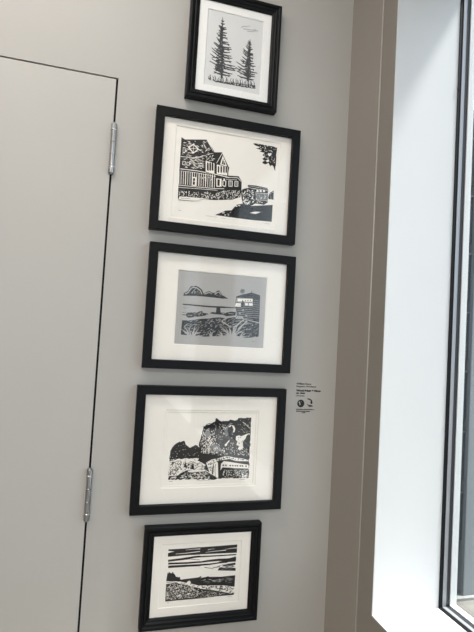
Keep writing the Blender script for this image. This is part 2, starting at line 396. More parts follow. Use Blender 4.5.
# ------------------------------------------------------------------ linocut prints
ART = {
 1: """
k3 -374,904 -325,48 -276,-807 -336,-810 -362,47 -388,904
k1 -381,801 -380,720 -391,673 -420,619 -427,555 -431,477 -420,452 -440,362 -422,336 -430,248 -417,171 -428,121 -468,52 -466,25 -478,-47 -462,-118 -472,-194 -501,-248 -486,-295 -498,-352 -494,-428 -480,-470 -510,-538 -500,-603 -424,-636 -348,-667 -306,-672 -249,-637 -274,-561 -242,-497 -240,-441 -252,-359 -264,-295 -254,-213 -278,-165 -305,-103 -283,-28 -281,-1 -309,79 -333,130 -332,174 -344,266 -347,302 -341,393 -362,433 -346,515 -340,575 -372,615 -375,698 -353,724
k1 -392,764 -405,784 -419,802 -409,819 -385,816 -360,810
k1 -390,811 -361,816 -333,819 -325,800 -344,782 -363,762
k1 -389,683 -408,708 -426,736 -413,751 -385,738 -357,730
k1 -383,733 -348,737 -313,741 -306,722 -334,701 -363,681
k1 -381,579 -425,611 -466,661 -453,676 -403,642 -356,628
k1 -376,630 -325,636 -274,647 -266,628 -313,600 -361,577
k1 -380,537 -433,575 -484,639 -470,653 -410,605 -353,586
k1 -374,588 -312,595 -249,612 -241,594 -300,559 -359,534
k1 -372,445 -425,473 -476,517 -465,534 -408,507 -353,498
k1 -365,500 -297,497 -229,494 -228,474 -294,459 -360,444
k1 -369,381 -424,409 -476,454 -465,471 -407,443 -351,434
k1 -394,410 -435,387 -444,397 -418,436
k1 -362,436 -307,432 -251,428 -249,409 -303,394 -357,380
k1 -288,423 -263,377 -274,368 -316,400
k1 -366,306 -451,347 -532,423 -519,439 -432,380 -347,359
k1 -432,346 -487,334 -493,347 -446,379
k1 -359,360 -284,359 -208,365 -204,346 -279,322 -354,305
k1 -240,356 -202,310 -211,299 -263,328
k1 -360,192 -444,228 -525,296 -513,313 -427,261 -343,246
k1 -417,227 -472,212 -478,224 -432,259
k1 -353,247 -265,243 -177,247 -174,228 -261,205 -350,191
k1 -359,148 -430,185 -497,257 -484,272 -410,217 -340,200
k1 -404,184 -452,170 -459,182 -422,215
k1 -350,202 -248,196 -145,194 -144,174 -246,158 -349,146
k1 -188,193 -132,144 -140,132 -207,163
k1 -351,43 -463,78 -572,152 -562,169 -449,113 -339,98
k1 -440,80 -511,66 -515,79 -453,113
k1 -347,99 -220,97 -92,111 -88,91 -215,59 -343,43
k1 -206,97 -134,51 -140,39 -221,65
k1 -350,-8 -474,36 -594,134 -583,150 -457,70 -335,45
k1 -345,46 -209,47 -72,69 -67,50 -203,10 -341,-9
k1 -205,48 -127,4 -132,-9 -219,15
k1 -343,-97 -454,-70 -563,-10 -554,8 -443,-34 -334,-42
k1 -441,-65 -511,-83 -517,-70 -455,-31
k1 -340,-41 -225,-45 -108,-30 -104,-50 -220,-82 -337,-97
k1 -342,-171 -494,-126 -642,-24 -632,-7 -479,-91 -329,-116
k1 -335,-115 -205,-126 -73,-124 -72,-144 -203,-164 -336,-171
k1 -204,-124 -130,-174 -136,-186 -220,-156
k1 -338,-238 -480,-200 -619,-109 -609,-91 -467,-164 -327,-183
k1 -333,-183 -187,-189 -39,-177 -37,-197 -184,-227 -332,-239
k1 -199,-186 -115,-234 -120,-247 -213,-220
k1 -333,-332 -505,-295 -674,-202 -666,-184 -493,-259 -324,-277
k1 -519,-284 -623,-292 -626,-279 -526,-248
k1 -329,-277 -193,-284 -56,-271 -53,-290 -190,-322 -328,-333
k1 -135,-278 -57,-326 -63,-338 -149,-311
k1 -328,-421 -476,-396 -622,-328 -614,-309 -466,-359 -321,-365
k1 -323,-365 -135,-382 53,-389 54,-409 -136,-420 -326,-421
k1 -147,-377 -37,-430 -42,-443 -160,-410
k1 -323,-495 -500,-473 -675,-408 -669,-389 -493,-435 -319,-439
k1 -321,-439 -113,-453 96,-449 98,-469 -112,-491 -322,-495
k1 -68,-447 54,-497 50,-511 -79,-481
k1 -323,-542 -440,-518 -554,-451 -545,-433 -429,-482 -316,-487
k1 -447,-505 -521,-522 -526,-509 -461,-472
k1 -318,-486 -122,-504 75,-508 76,-528 -122,-542 -320,-542
k1 -315,-646 -432,-635 -546,-592 -541,-573 -426,-597 -314,-590
k1 -417,-622 -491,-648 -497,-635 -434,-590
k1 -312,-590 -161,-611 -9,-621 -10,-641 -163,-649 -317,-645
k1 -171,-604 -84,-658 -90,-671 -186,-636
k1 -311,-725 -425,-715 -537,-671 -531,-652 -419,-678 -311,-669
k1 -462,-698 -534,-723 -541,-711 -479,-666
k1 -310,-669 -184,-685 -56,-676 -54,-696 -182,-723 -312,-725
k1 -153,-677 -81,-726 -87,-739 -169,-709
p2 -332,-552 -354,-543 -378,-544 -356,-553
p2 -176,-380 -211,-367 -248,-369 -213,-382
p2 -419,14 -457,23 -495,20 -458,11
p2 -300,-299 -334,-281 -372,-277 -338,-295
p2 -334,11 -364,18 -394,9 -364,3
p2 -242,-400 -285,-401 -326,-415 -283,-413
p2 -164,-392 -194,-380 -226,-381 -196,-393
p2 -506,-208 -525,-201 -544,-210 -524,-216
p2 -446,-430 -484,-414 -527,-415 -488,-431
p2 -460,-394 -494,-392 -524,-407 -491,-408
p2 -551,-503 -580,-498 -609,-504 -580,-509
p2 -191,-471 -212,-466 -231,-477 -210,-483
p2 -350,-189 -391,-179 -433,-182 -392,-192
p2 -484,-453 -500,-440 -521,-438 -505,-451
p2 -439,-222 -465,-217 -490,-226 -464,-231
p2 -337,215 -366,217 -390,202 -362,200
p2 -397,-186 -414,-171 -436,-166 -419,-181
p2 -223,-288 -239,-272 -261,-272 -246,-288
p2 -451,-304 -478,-289 -509,-286 -482,-301
p2 -354,-262 -397,-264 -437,-281 -393,-279
p2 -442,-180 -462,-160 -490,-152 -469,-172
p2 -347,-344 -365,-335 -384,-339 -367,-348
p2 -437,-308 -468,-297 -500,-304 -469,-314
p2 -253,-514 -294,-512 -333,-525 -292,-527
p2 -248,-319 -264,-303 -286,-299 -270,-315
p2 -301,140 -337,148 -372,142 -337,133
p2 -316,160 -346,182 -382,193 -352,171
p2 -206,-335 -249,-330 -291,-339 -248,-344
p2 -390,-27 -428,-20 -466,-28 -428,-35
p2 -270,-491 -290,-474 -316,-472 -297,-489
p2 -451,63 -465,78 -486,83 -472,67
p2 -246,-244 -275,-233 -306,-237 -277,-247
p2 -354,-280 -391,-260 -433,-250 -396,-271
p2 -283,-413 -324,-403 -367,-404 -326,-414
p2 -444,-417 -468,-401 -495,-403 -472,-418
p2 -156,-426 -193,-424 -227,-441 -190,-442
p2 -434,-157 -474,-141 -518,-139 -478,-156
p2 -420,-91 -438,-80 -458,-79 -441,-90
p2 -320,-364 -359,-346 -403,-345 -364,-363
p2 -309,227 -338,251 -374,262 -345,238
p2 -457,-509 -479,-507 -499,-518 -476,-521
p2 -405,-230 -449,-226 -491,-235 -448,-239
p2 -258,-231 -286,-223 -315,-226 -287,-235
p2 -512,-328 -544,-328 -573,-340 -541,-340
p2 -374,-419 -391,-405 -413,-404 -396,-417
p2 -385,-104 -412,-94 -440,-98 -413,-108
p2 -342,146 -366,149 -389,139 -364,137
p2 -142,-562 -170,-536 -206,-527 -178,-552
k3 447,465 460,-138 474,-741 414,-741 423,-138 433,465
k1 440,393 407,328 443,290 431,237 393,137 380,97 396,58 389,-16 383,-84 364,-164 366,-214 364,-254 326,-338 326,-379 331,-470 295,-523 311,-597 364,-616 444,-645 525,-621 530,-542 519,-513 506,-418 515,-379 486,-315 511,-254 485,-178 511,-135 462,-65 474,16 457,85 477,136 445,222 444,280 433,315
k1 421,341 402,373 384,415 401,426 431,397 460,381
k1 430,387 455,387 476,375 474,356 460,349 451,335
k1 425,284 394,316 365,360 379,374 419,345 456,331
k1 434,335 467,333 497,324 497,304 471,295 447,280
k1 426,205 385,242 347,301 363,314 411,270 456,252
k1 437,256 468,251 496,239 494,219 468,213 445,200
k1 428,142 372,182 320,249 334,263 396,212 454,192
k1 434,194 481,198 530,209 538,191 494,162 448,140
k1 433,33 339,73 248,148 259,164 356,107 450,86
k1 311,85 251,72 246,85 298,118
k1 440,88 498,81 556,75 557,55 500,43 443,32
k1 516,74 542,26 532,17 489,50
k1 434,-18 353,14 275,73 286,90 369,49 449,36
k1 370,16 316,-2 309,11 352,48
k1 435,36 488,39 544,58 553,40 502,4 448,-18
k1 534,39 558,-3 548,-12 507,14
k1 433,-85 340,-44 251,38 263,53 358,-11 450,-31
k1 442,-30 504,-39 567,-44 568,-64 505,-77 442,-86
k1 522,-44 552,-93 541,-102 495,-68
k1 436,-185 335,-153 237,-84 247,-67 349,-117 448,-130
k1 441,-129 500,-136 560,-133 564,-153 504,-174 443,-185
k1 438,-253 335,-228 236,-172 244,-154 347,-191 446,-197
k1 304,-215 238,-234 232,-222 288,-182
k1 440,-197 514,-201 589,-188 595,-207 520,-239 444,-253
k1 436,-310 311,-272 190,-183 201,-167 326,-237 449,-255
k1 326,-267 249,-277 245,-264 316,-232
k1 443,-255 541,-265 641,-263 643,-283 543,-303 442,-311
k1 532,-264 586,-313 578,-324 512,-294
k1 438,-399 255,-360 74,-264 83,-246 266,-324 447,-343
k1 444,-343 521,-357 600,-359 601,-379 522,-395 441,-399
k1 571,-357 611,-407 601,-418 547,-384
k1 440,-479 280,-454 122,-387 129,-368 289,-417 446,-424
k1 266,-443 168,-459 164,-446 256,-408
k1 445,-424 575,-440 705,-446 706,-466 574,-478 441,-480
k1 440,-545 249,-514 60,-429 67,-411 258,-477 446,-489
k1 251,-504 135,-516 132,-502 244,-468
k1 445,-489 543,-505 642,-507 644,-527 543,-543 441,-545
k1 539,-501 593,-552 585,-563 518,-530
k1 442,-598 270,-580 100,-521 106,-502 276,-542 445,-542
k1 308,-572 203,-591 199,-578 298,-537
k1 446,-543 546,-561 648,-565 649,-585 546,-599 441,-598
k1 443,-697 284,-686 127,-639 131,-620 289,-648 444,-641
k1 313,-674 215,-698 210,-685 301,-640
k1 446,-641 527,-657 611,-651 615,-670 529,-695 441,-697
k1 536,-651 580,-700 571,-711 514,-679
p2 493,-472 466,-468 442,-479 468,-483
p2 283,-383 265,-367 241,-368 259,-384
p2 471,-322 431,-305 387,-303 428,-320
p2 598,-546 579,-534 557,-534 576,-546
p2 360,-469 340,-453 313,-451 334,-467
p2 485,-424 466,-403 438,-397 458,-417
p2 374,-234 331,-234 289,-247 333,-247
p2 361,-181 341,-164 314,-160 335,-177
p2 303,-462 260,-464 219,-481 263,-479
p2 567,-437 542,-420 513,-417 537,-434
p2 378,-486 346,-466 309,-463 340,-483
p2 530,-539 507,-534 487,-545 509,-550
p2 445,-81 419,-66 389,-65 415,-80
p2 483,-195 450,-175 412,-170 444,-191
p2 397,-433 377,-424 355,-426 375,-435
p2 395,-505 365,-494 333,-494 363,-505
p2 493,-505 454,-499 417,-509 455,-514
p2 563,-411 531,-409 504,-426 536,-427
p2 336,-551 318,-535 294,-535 311,-552
p2 487,-281 454,-278 423,-291 456,-293
p2 558,-353 524,-355 494,-370 528,-368
p2 484,-333 470,-318 450,-314 464,-328
p2 486,-233 447,-222 405,-223 445,-234
p2 354,-493 333,-480 307,-482 329,-495
p2 464,-411 434,-404 404,-409 434,-416
p2 280,-497 240,-488 200,-495 240,-505
p2 382,-379 355,-355 321,-345 348,-369
p2 517,-371 496,-367 478,-378 499,-382
p2 387,-401 356,-378 320,-366 351,-388
p2 558,-441 534,-428 508,-426 531,-439
p2 313,-551 279,-534 241,-532 275,-549
p2 447,-362 405,-355 362,-360 405,-367
p2 585,-568 565,-552 539,-553 560,-568
p2 353,-375 318,-374 285,-388 321,-390
p2 471,-506 448,-505 427,-515 450,-516
p2 343,-469 330,-452 309,-450 322,-467
k3 -676,-829 -645,-869 -623,-894 -599,-922 -550,-928 -509,-907 -467,-919 -434,-908 -396,-897 -333,-897 -285,-893 -248,-900 -197,-888 -160,-888 -114,-889 -75,-880 -24,-874 10,-857 56,-855 100,-867 140,-854 186,-854 225,-848 256,-839 294,-837 336,-851 383,-838 433,-844 463,-831 509,-833 543,-826 590,-824 632,-819 663,-811 669,-871 675,-916 638,-914 597,-918 546,-924 505,-917 457,-919 414,-935 377,-923 340,-934 304,-939 252,-933 214,-929 168,-937 118,-941 84,-931 39,-941 -11,-929 -52,-942 -98,-935 -145,-942 -186,-933 -218,-945 -274,-945 -313,-940 -359,-945 -401,-934 -432,-952 -479,-946 -527,-927 -564,-924 -617,-926 -661,-911 -674,-873
k3 -681,-894 -659,-816 -622,-779 -619,-782 -648,-821 -663,-898
k3 -636,-901 -628,-811 -617,-764 -613,-765 -617,-812 -617,-902
k3 -611,-906 -626,-811 -658,-759 -655,-757 -616,-807 -593,-903
k3 -561,-908 -535,-829 -492,-790 -489,-793 -525,-834 -542,-913
k3 -536,-915 -550,-824 -579,-776 -576,-774 -539,-820 -517,-912
k3 -505,-916 -492,-835 -472,-795 -468,-797 -481,-838 -486,-918
k3 -467,-917 -483,-813 -516,-756 -513,-754 -472,-809 -448,-914
k3 -427,-909 -401,-818 -358,-773 -355,-775 -391,-823 -408,-913
k3 -395,-905 -377,-847 -347,-824 -344,-827 -367,-852 -377,-909
k3 -350,-899 -326,-796 -285,-742 -282,-744 -315,-800 -331,-903
k3 -320,-898 -321,-816 -325,-774 -321,-773 -309,-815 -301,-897
k3 -275,-894 -285,-830 -308,-799 -305,-796 -275,-825 -256,-890
k3 -251,-891 -266,-805 -297,-759 -293,-756 -255,-800 -233,-887
k3 -197,-886 -178,-795 -148,-749 -144,-750 -167,-798 -178,-889
k3 -160,-888 -180,-780 -222,-721 -219,-719 -170,-776 -142,-883
k3 -128,-886 -143,-803 -174,-759 -171,-757 -132,-798 -110,-882
k3 -73,-881 -60,-790 -39,-744 -35,-745 -49,-792 -54,-883
k3 -40,-877 -13,-820 33,-797 35,-801 -4,-827 -22,-884
k3 8,-877 17,-784 32,-736 36,-737 29,-785 27,-878
k3 37,-878 17,-800 -25,-760 -23,-757 26,-794 55,-872
k3 101,-870 98,-789 90,-748 94,-747 109,-788 119,-869
k3 134,-868 125,-768 104,-715 107,-713 136,-766 153,-865
k3 167,-866 160,-798 143,-765 147,-763 171,-794 186,-863
k3 210,-859 227,-759 256,-706 259,-708 238,-762 229,-862
k3 238,-860 222,-775 189,-730 192,-728 233,-770 256,-856
k3 285,-855 280,-757 266,-704 270,-703 291,-755 304,-853
k3 322,-849 344,-779 381,-747 384,-750 355,-784 341,-853
k3 367,-846 382,-747 406,-694 410,-696 393,-749 386,-848
k3 414,-842 430,-768 457,-734 461,-736 441,-772 433,-845
k3 454,-840 464,-748 481,-700 484,-701 476,-749 473,-841
k3 480,-841 463,-765 428,-726 431,-723 473,-759 498,-836
k3 527,-841 516,-743 493,-690 496,-688 527,-739 546,-838
k3 542,-840 538,-753 527,-708 531,-706 549,-751 561,-839
k3 565,-842 553,-770 528,-735 531,-732 564,-766 584,-838
k3 617,-839 632,-773 656,-743 659,-745 643,-776 636,-842
k3 628,-842 616,-737 589,-680 593,-678 627,-734 647,-839
p4 444,-912 450,-881 438,-851 432,-883
p4 253,-907 271,-881 274,-850 257,-876
p4 560,-918 567,-878 557,-840 550,-879
p4 344,-894 371,-878 384,-849 357,-866
p4 144,-911 177,-895 197,-865 165,-881
p4 284,-918 312,-886 330,-847 302,-879
p4 421,-908 413,-878 393,-855 401,-884
p4 331,-932 351,-904 356,-869 336,-898
p4 245,-923 262,-906 263,-882 246,-899
p4 29,-918 54,-903 68,-877 43,-893
p4 123,-932 110,-894 86,-862 99,-900
p4 587,-902 576,-875 553,-857 564,-884
p4 504,-893 509,-868 496,-846 491,-871
p4 554,-911 533,-879 504,-854 525,-887
p4 176,-930 168,-891 144,-861 151,-899
p4 559,-907 581,-901 590,-880 568,-887
p4 -257,-936 -235,-918 -223,-892 -245,-910
p4 108,-927 100,-903 83,-884 90,-909
p4 625,-910 641,-890 645,-865 629,-885
p4 555,-901 569,-878 568,-851 554,-874
p4 513,-888 501,-864 480,-848 492,-872
p4 283,-912 315,-890 340,-859 307,-881
p4 -38,-906 -46,-887 -65,-879 -57,-898
p4 61,-931 87,-906 102,-873 76,-898
p4 484,-870 504,-861 516,-842 496,-852
p4 572,-899 569,-861 555,-824 558,-863
g2 162,753 244,801 333,811 419,849 422,844 335,803 247,790 168,742
g2 230,721 362,741 496,741 660,749 661,743 497,733 363,730 232,708
g2 341,688 439,690 585,737 587,731 441,680 341,675
g2 526,779 626,755 625,750 523,767
""",
 2: """
k1 -1322,931 -1224,884 -642,977 -439,730 -402,666 -186,701 38,312 18,168 38,-17 -65,73 317,111 412,-13 420,-224 400,-463 165,-566 -236,-633 -701,-682 -1315,-741 -1322,-560
w2 -1255,416 -1229,406 -1201,407 -1227,417
w2 -1241,550 -1221,537 -1199,545 -1219,558
w2 -1058,639 -1004,638 -953,654 -1007,655
w2 -1144,779 -1114,774 -1085,784 -1115,789
w2 -877,473 -839,465 -800,470 -838,479
w2 -758,522 -709,516 -660,521 -709,527
w2 -1130,451 -1075,445 -1021,453 -1075,459
w2 -1191,379 -1154,364 -1114,366 -1151,381
w2 -1116,734 -1066,727 -1016,735 -1066,742
w2 -837,645 -792,642 -751,660 -796,662
w2 -1047,744 -1022,732 -995,738 -1020,749
w2 -1163,851 -1114,834 -1063,837 -1111,854
w2 -914,717 -880,713 -847,722 -881,725
w2 -1058,674 -1026,659 -992,665 -1024,680
w2 -767,758 -736,749 -704,753 -735,763
w2 -968,696 -949,688 -930,698 -950,706
w2 -1057,570 -1009,558 -959,561 -1008,572
w2 -737,919 -711,904 -682,910 -708,924
w2 -1139,664 -1098,654 -1056,659 -1097,669
w2 -789,777 -753,771 -717,775 -753,782
w2 -872,615 -852,605 -830,608 -850,618
w2 -1079,637 -1025,634 -973,643 -1026,646
w2 -1218,594 -1171,582 -1124,590 -1170,602
w2 -931,753 -908,748 -887,757 -910,762
w2 -1079,385 -1054,375 -1029,382 -1053,392
w2 -1138,539 -1099,535 -1064,551 -1102,555
w2 -906,651 -879,644 -854,657 -881,664
w2 -1046,374 -1024,366 -1001,375 -1024,383
w2 -899,773 -880,769 -861,775 -880,779
w2 -861,667 -827,666 -795,676 -829,677
w2 -747,878 -723,872 -699,878 -723,884
w2 -937,426 -900,420 -862,426 -900,431
w2 -1021,621 -973,611 -924,619 -972,629
w2 -872,690 -846,680 -818,684 -844,694
w2 -1195,719 -1170,707 -1142,710 -1167,721
w2 -1283,484 -1259,474 -1234,479 -1257,490
w2 -754,613 -726,603 -698,612 -725,623
w2 -884,744 -850,738 -816,746 -850,752
w2 -1233,575 -1184,559 -1132,558 -1181,574
w2 -1087,536 -1055,532 -1025,544 -1057,549
w2 -1017,546 -988,540 -959,545 -988,551
w2 -792,487 -767,476 -741,481 -765,492
w2 -826,673 -778,666 -730,672 -778,679
w2 -1095,470 -1053,460 -1011,467 -1053,477
w2 -1149,630 -1100,616 -1049,620 -1098,634
w2 -941,597 -902,596 -865,610 -905,611
w2 -1003,410 -959,408 -916,418 -960,420
w2 -755,780 -735,773 -716,783 -736,791
w2 -1243,344 -1198,338 -1155,351 -1200,357
w2 -1163,449 -1141,442 -1121,455 -1144,462
w2 -811,800 -767,790 -721,790 -766,801
w2 -1137,832 -1105,821 -1073,829 -1105,840
w2 -1040,714 -989,707 -939,719 -990,727
w2 -1222,555 -1177,549 -1134,564 -1179,569
w2 -1130,500 -1103,493 -1076,503 -1103,510
w2 -1076,706 -1029,699 -982,704 -1029,711
w2 -864,669 -810,663 -756,673 -810,679
w2 -1198,638 -1145,629 -1092,639 -1145,647
w2 -1273,796 -1220,789 -1169,801 -1221,808
w2 -954,750 -910,752 -867,765 -911,763
w2 -1138,809 -1086,799 -1033,804 -1085,814
w2 -922,471 -891,461 -859,472 -891,482
w2 -1048,543 -1004,534 -960,543 -1004,553
w2 -910,643 -883,636 -857,646 -884,654
w2 -765,807 -739,797 -713,807 -739,817
w2 -778,678 -754,666 -729,672 -752,684
w2 -1164,491 -1138,488 -1115,499 -1140,502
w2 -1277,727 -1234,714 -1190,716 -1232,730
w2 -1021,771 -979,758 -934,756 -977,769
w2 -918,765 -875,751 -829,753 -873,767
w2 -1170,722 -1138,707 -1102,713 -1135,728
w2 -899,423 -849,424 -801,440 -851,439
w2 -1195,760 -1160,749 -1123,748 -1158,759
w2 -737,525 -708,511 -677,517 -705,532
w2 -1218,606 -1188,598 -1159,607 -1189,615
w2 -1119,787 -1077,773 -1034,780 -1076,794
w2 -1006,813 -974,805 -942,809 -974,816
w2 -1151,704 -1106,699 -1062,711 -1107,716
w2 -1276,794 -1244,783 -1210,783 -1242,795
w2 -972,876 -949,869 -927,879 -950,887
w2 -1133,712 -1091,703 -1048,708 -1090,717
w2 -1192,413 -1142,414 -1094,428 -1144,427
w2 -1064,372 -1031,360 -996,365 -1029,378
w2 -907,426 -884,415 -860,422 -882,432
w2 -769,630 -737,622 -704,624 -736,633
w2 -1134,686 -990,812 -824,681 -973,537
k3 -1088,685 -987,771 -870,674 -975,573
w4 -981,771 -968,565 -980,564 -993,770
w4 -1087,672 -871,689 -870,677 -1086,660
w2 -1265,665 -1201,666 -1200,514 -1264,513
k3 -1253,644 -1213,644 -1212,535 -1252,535
w2 -1251,299 -1168,294 -1170,183 -1253,189
k3 -1236,283 -1185,278 -1185,199 -1237,204
w2 -1141,289 -1058,283 -1061,191 -1144,192
k3 -1126,275 -1074,270 -1076,203 -1127,206
w3 -710,880 -603,942 -432,687 -441,681 -611,931 -702,866
w3 -708,861 -647,724 -510,738 -510,728 -653,714 -721,855
w3 -1312,412 -1026,425 -707,493 -704,481 -1024,411 -1312,396
w3 -1026,388 -687,533 -436,642 -432,633 -682,521 -1020,374
w2 -966,173 -941,159 -913,163 -938,177
w2 -787,382 -745,371 -702,376 -744,387
w2 -984,285 -936,275 -888,277 -935,287
w2 -953,284 -904,272 -855,272 -903,284
w2 -760,325 -704,315 -648,318 -704,328
w2 -833,393 -789,377 -742,377 -786,393
w2 -899,188 -848,179 -796,183 -847,192
w2 -1027,328 -975,316 -923,324 -974,336
w2 -982,296 -937,283 -892,292 -936,304
w2 -894,277 -870,263 -842,266 -866,280
w2 -1184,158 -1146,150 -1108,155 -1145,164
w2 -745,431 -720,424 -695,429 -720,437
w2 -986,258 -931,246 -876,248 -930,260
w2 -1069,243 -1044,231 -1017,239 -1042,251
w2 -1144,253 -1119,241 -1093,251 -1118,262
w2 -985,145 -956,130 -925,136 -953,150
w2 -745,377 -698,370 -652,377 -698,383
w2 -878,298 -820,281 -759,280 -817,297
w2 -1069,325 -1041,312 -1010,317 -1038,329
w2 -855,248 -796,236 -736,237 -795,249
w2 -1090,308 -1058,293 -1023,298 -1055,313
w2 -905,362 -875,354 -845,360 -874,369
w2 -954,151 -899,144 -845,150 -899,157
w2 -809,179 -751,160 -690,156 -748,174
w2 -853,246 -804,234 -754,242 -803,254
w2 -814,310 -759,301 -704,311 -759,321
w2 -927,372 -899,366 -872,373 -899,379
w2 -779,247 -723,230 -664,228 -720,246
w2 -800,364 -776,354 -750,356 -774,365
w2 -1091,261 -1043,245 -992,248 -1040,264
w2 -952,206 -898,195 -842,199 -897,210
w2 -892,331 -846,322 -801,327 -846,336
w2 -972,227 -928,214 -882,213 -926,226
w2 -815,217 -763,204 -710,211 -762,224
w2 -745,451 -700,444 -656,450 -700,458
w2 -840,286 -807,276 -775,286 -807,296
w2 -844,212 -809,200 -771,203 -807,215
w2 -807,300 -753,290 -700,302 -754,311
w2 -746,216 -701,200 -652,204 -698,220
w2 -1195,133 -1139,123 -1082,131 -1138,141
w2 -1046,294 -989,275 -929,273 -986,292
w2 -774,171 -744,165 -714,172 -744,178
w2 -987,252 -945,243 -903,250 -945,258
w2 -924,389 -897,378 -871,387 -897,398
w2 -982,367 -921,354 -859,358 -919,370
w2 -1156,141 -1131,133 -1105,139 -1130,147
w2 -1143,249 -1103,234 -1061,232 -1101,247
w2 -1112,272 -1059,267 -1007,276 -1060,281
w2 -1029,329 -1000,316 -969,322 -998,335
w2 -874,399 -818,392 -763,403 -818,409
w2 -1051,334 -1010,324 -968,331 -1009,341
w2 -1025,345 -977,333 -928,336 -976,348
w2 -761,264 -702,246 -641,240 -700,259
w2 -806,261 -777,249 -745,251 -775,263
w2 -863,173 -832,161 -800,170 -831,182
w2 -747,369 -710,363 -673,370 -710,377
w2 -756,287 -706,274 -654,275 -704,288
w2 -967,233 -932,224 -897,229 -932,238
w2 -1035,158 -983,149 -931,153 -982,162
w2 -895,363 -841,352 -786,354 -840,365
w2 -646,664 -617,675 -603,703 -632,692
w2 -646,492 -620,507 -607,534 -633,519
w2 -469,553 -435,561 -413,588 -447,580
w2 -574,677 -549,684 -538,707 -563,700
w2 -575,554 -543,573 -525,606 -557,586
w2 -579,428 -563,441 -560,461 -576,448
w2 -658,636 -641,655 -639,680 -656,661
w2 -602,596 -568,607 -545,634 -579,623
w2 -411,461 -383,482 -366,512 -394,491
w2 -608,453 -592,470 -593,494 -609,476
w2 -542,397 -515,413 -498,441 -526,424
w2 -475,518 -450,528 -436,551 -461,541
w2 -531,520 -507,525 -494,546 -518,541
w2 -454,424 -436,444 -434,470 -452,451
w2 -581,456 -547,471 -524,501 -559,486
w2 -584,742 -561,750 -548,769 -570,761
w2 -680,758 -658,777 -651,806 -673,786
w2 -567,564 -545,593 -536,629 -558,599
w2 -619,491 -596,502 -591,527 -614,516
w2 -471,471 -455,492 -453,518 -468,497
w2 -624,698 -606,713 -600,736 -618,721
w2 -481,460 -459,480 -449,507 -470,487
w2 -447,454 -417,472 -404,504 -433,486
w2 -624,667 -605,672 -593,688 -613,684
w2 -700,782 -677,806 -670,839 -693,814
w2 -450,417 -425,427 -408,448 -433,438
w2 -587,714 -558,734 -540,764 -568,744
w2 -600,711 -579,713 -569,732 -590,729
w2 -534,525 -508,539 -489,562 -516,549
w2 -531,488 -511,494 -497,511 -518,505
w2 -662,752 -638,755 -626,776 -650,773
w2 -491,414 -470,425 -466,447 -486,437
w2 -619,404 -589,419 -568,445 -598,430
w2 -622,392 -601,414 -592,443 -613,421
w3 -630,396 -384,365 -366,64 -611,97
k4 -589,333 -567,369 -542,331 -529,132 -577,139
k4 -524,343 -502,379 -477,341 -464,142 -512,149
k4 -459,353 -437,389 -411,351 -399,152 -447,159
k4 -610,89 -364,61 -366,49 -611,77
w3 -162,620 -20,322 -227,356
k4 -152,527 -70,361 -185,372
w5 -140,496 -128,371 -138,370 -150,495
w3 -175,686 33,323 23,317 -186,680
w3 -178,670 -317,371 -329,377 -191,676
w3 -316,342 -10,314 -6,80 -301,83
k4 -285,291 -267,312 -242,279 -237,120 -275,124
k4 -210,302 -192,324 -166,290 -161,132 -200,135
k4 -134,314 -117,336 -91,302 -86,143 -124,147
k4 -68,324 -50,346 -24,312 -20,153 -58,156
w3 -1300,82 -843,96 -304,75 56,43 54,21 -305,53 -843,74 -1300,60
w3 -1288,23 -839,35 -324,10 -324,0 -840,25 -1287,13
w3 -1318,6 -1305,-340 -1329,-341 -1342,5
w3 -1263,9 -1250,-338 -1265,-338 -1278,8
w3 -1203,12 -1191,-336 -1206,-336 -1218,11
w3 -1139,15 -1126,-333 -1150,-334 -1163,14
w3 -1083,18 -1070,-331 -1085,-332 -1098,18
w3 -1023,22 -1010,-329 -1025,-329 -1038,21
w3 -958,25 -945,-326 -969,-327 -982,24
w3 -902,28 -889,-324 -904,-325 -917,28
w3 -841,32 -829,-322 -844,-323 -856,31
w3 -776,35 -763,-320 -787,-320 -800,34
w3 -720,38 -707,-317 -722,-318 -735,38
w3 -658,41 -646,-315 -661,-316 -673,41
w3 -593,45 -580,-313 -604,-314 -617,44
w3 -536,48 -523,-310 -538,-311 -551,48
w3 -474,51 -461,-308 -476,-309 -489,51
w3 -408,55 -395,-306 -419,-307 -432,54
w3 -350,58 -338,-304 -353,-304 -365,58
w4 -977,-98 -853,-89 -852,-334 -971,-337
k5 -943,-130 -888,-127 -886,-306 -941,-310
w6 -952,-202 -878,-200 -878,-216 -952,-218
w3 -1338,-363 -906,-347 -303,-318 -68,-285 -66,-301 -302,-334 -906,-363 -1338,-379
w3 -1321,-426 -719,-387 -253,-359 -252,-371 -719,-399 -1320,-438
w3 -296,-36 -177,-46 -183,-262 -292,-259
k4 -272,-57 -206,-70 -206,-242 -266,-235
w3 -129,-67 -24,-71 -23,-230 -128,-226
k4 -106,-82 -48,-89 -46,-216 -104,-209
w3 -694,-124 -677,-93 -681,-58 -698,-89
w3 -734,-107 -721,-88 -729,-67 -741,-86
w3 -728,-12 -713,10 -715,37 -730,14
w3 -444,-127 -431,-97 -434,-64 -447,-94
w3 -723,-135 -718,-104 -728,-73 -733,-105
w3 -589,-82 -582,-52 -597,-26 -604,-55
w3 -510,-69 -499,-49 -510,-29 -521,-49
w3 -424,-44 -417,-20 -429,2 -437,-22
w3 -729,-77 -715,-48 -724,-17 -738,-46
w3 -607,-152 -600,-128 -613,-107 -620,-131
w3 -428,-73 -423,-46 -435,-21 -439,-48
w3 -621,-99 -618,-63 -632,-30 -636,-66
w3 -589,-181 -576,-154 -577,-125 -590,-151
w3 -596,-128 -577,-107 -584,-80 -602,-101
w3 -54,37 297,69 409,-21 398,-35 295,52 -52,19
w3 -40,-21 275,6 276,-4 -39,-31
w3 38,-53 153,-45 162,-204 48,-220
k4 62,-66 131,-64 139,-191 70,-201
w5 100,-44 110,-212 100,-212 90,-45
w3 210,-37 316,-31 320,-182 215,-197
k4 231,-51 295,-49 299,-169 236,-178
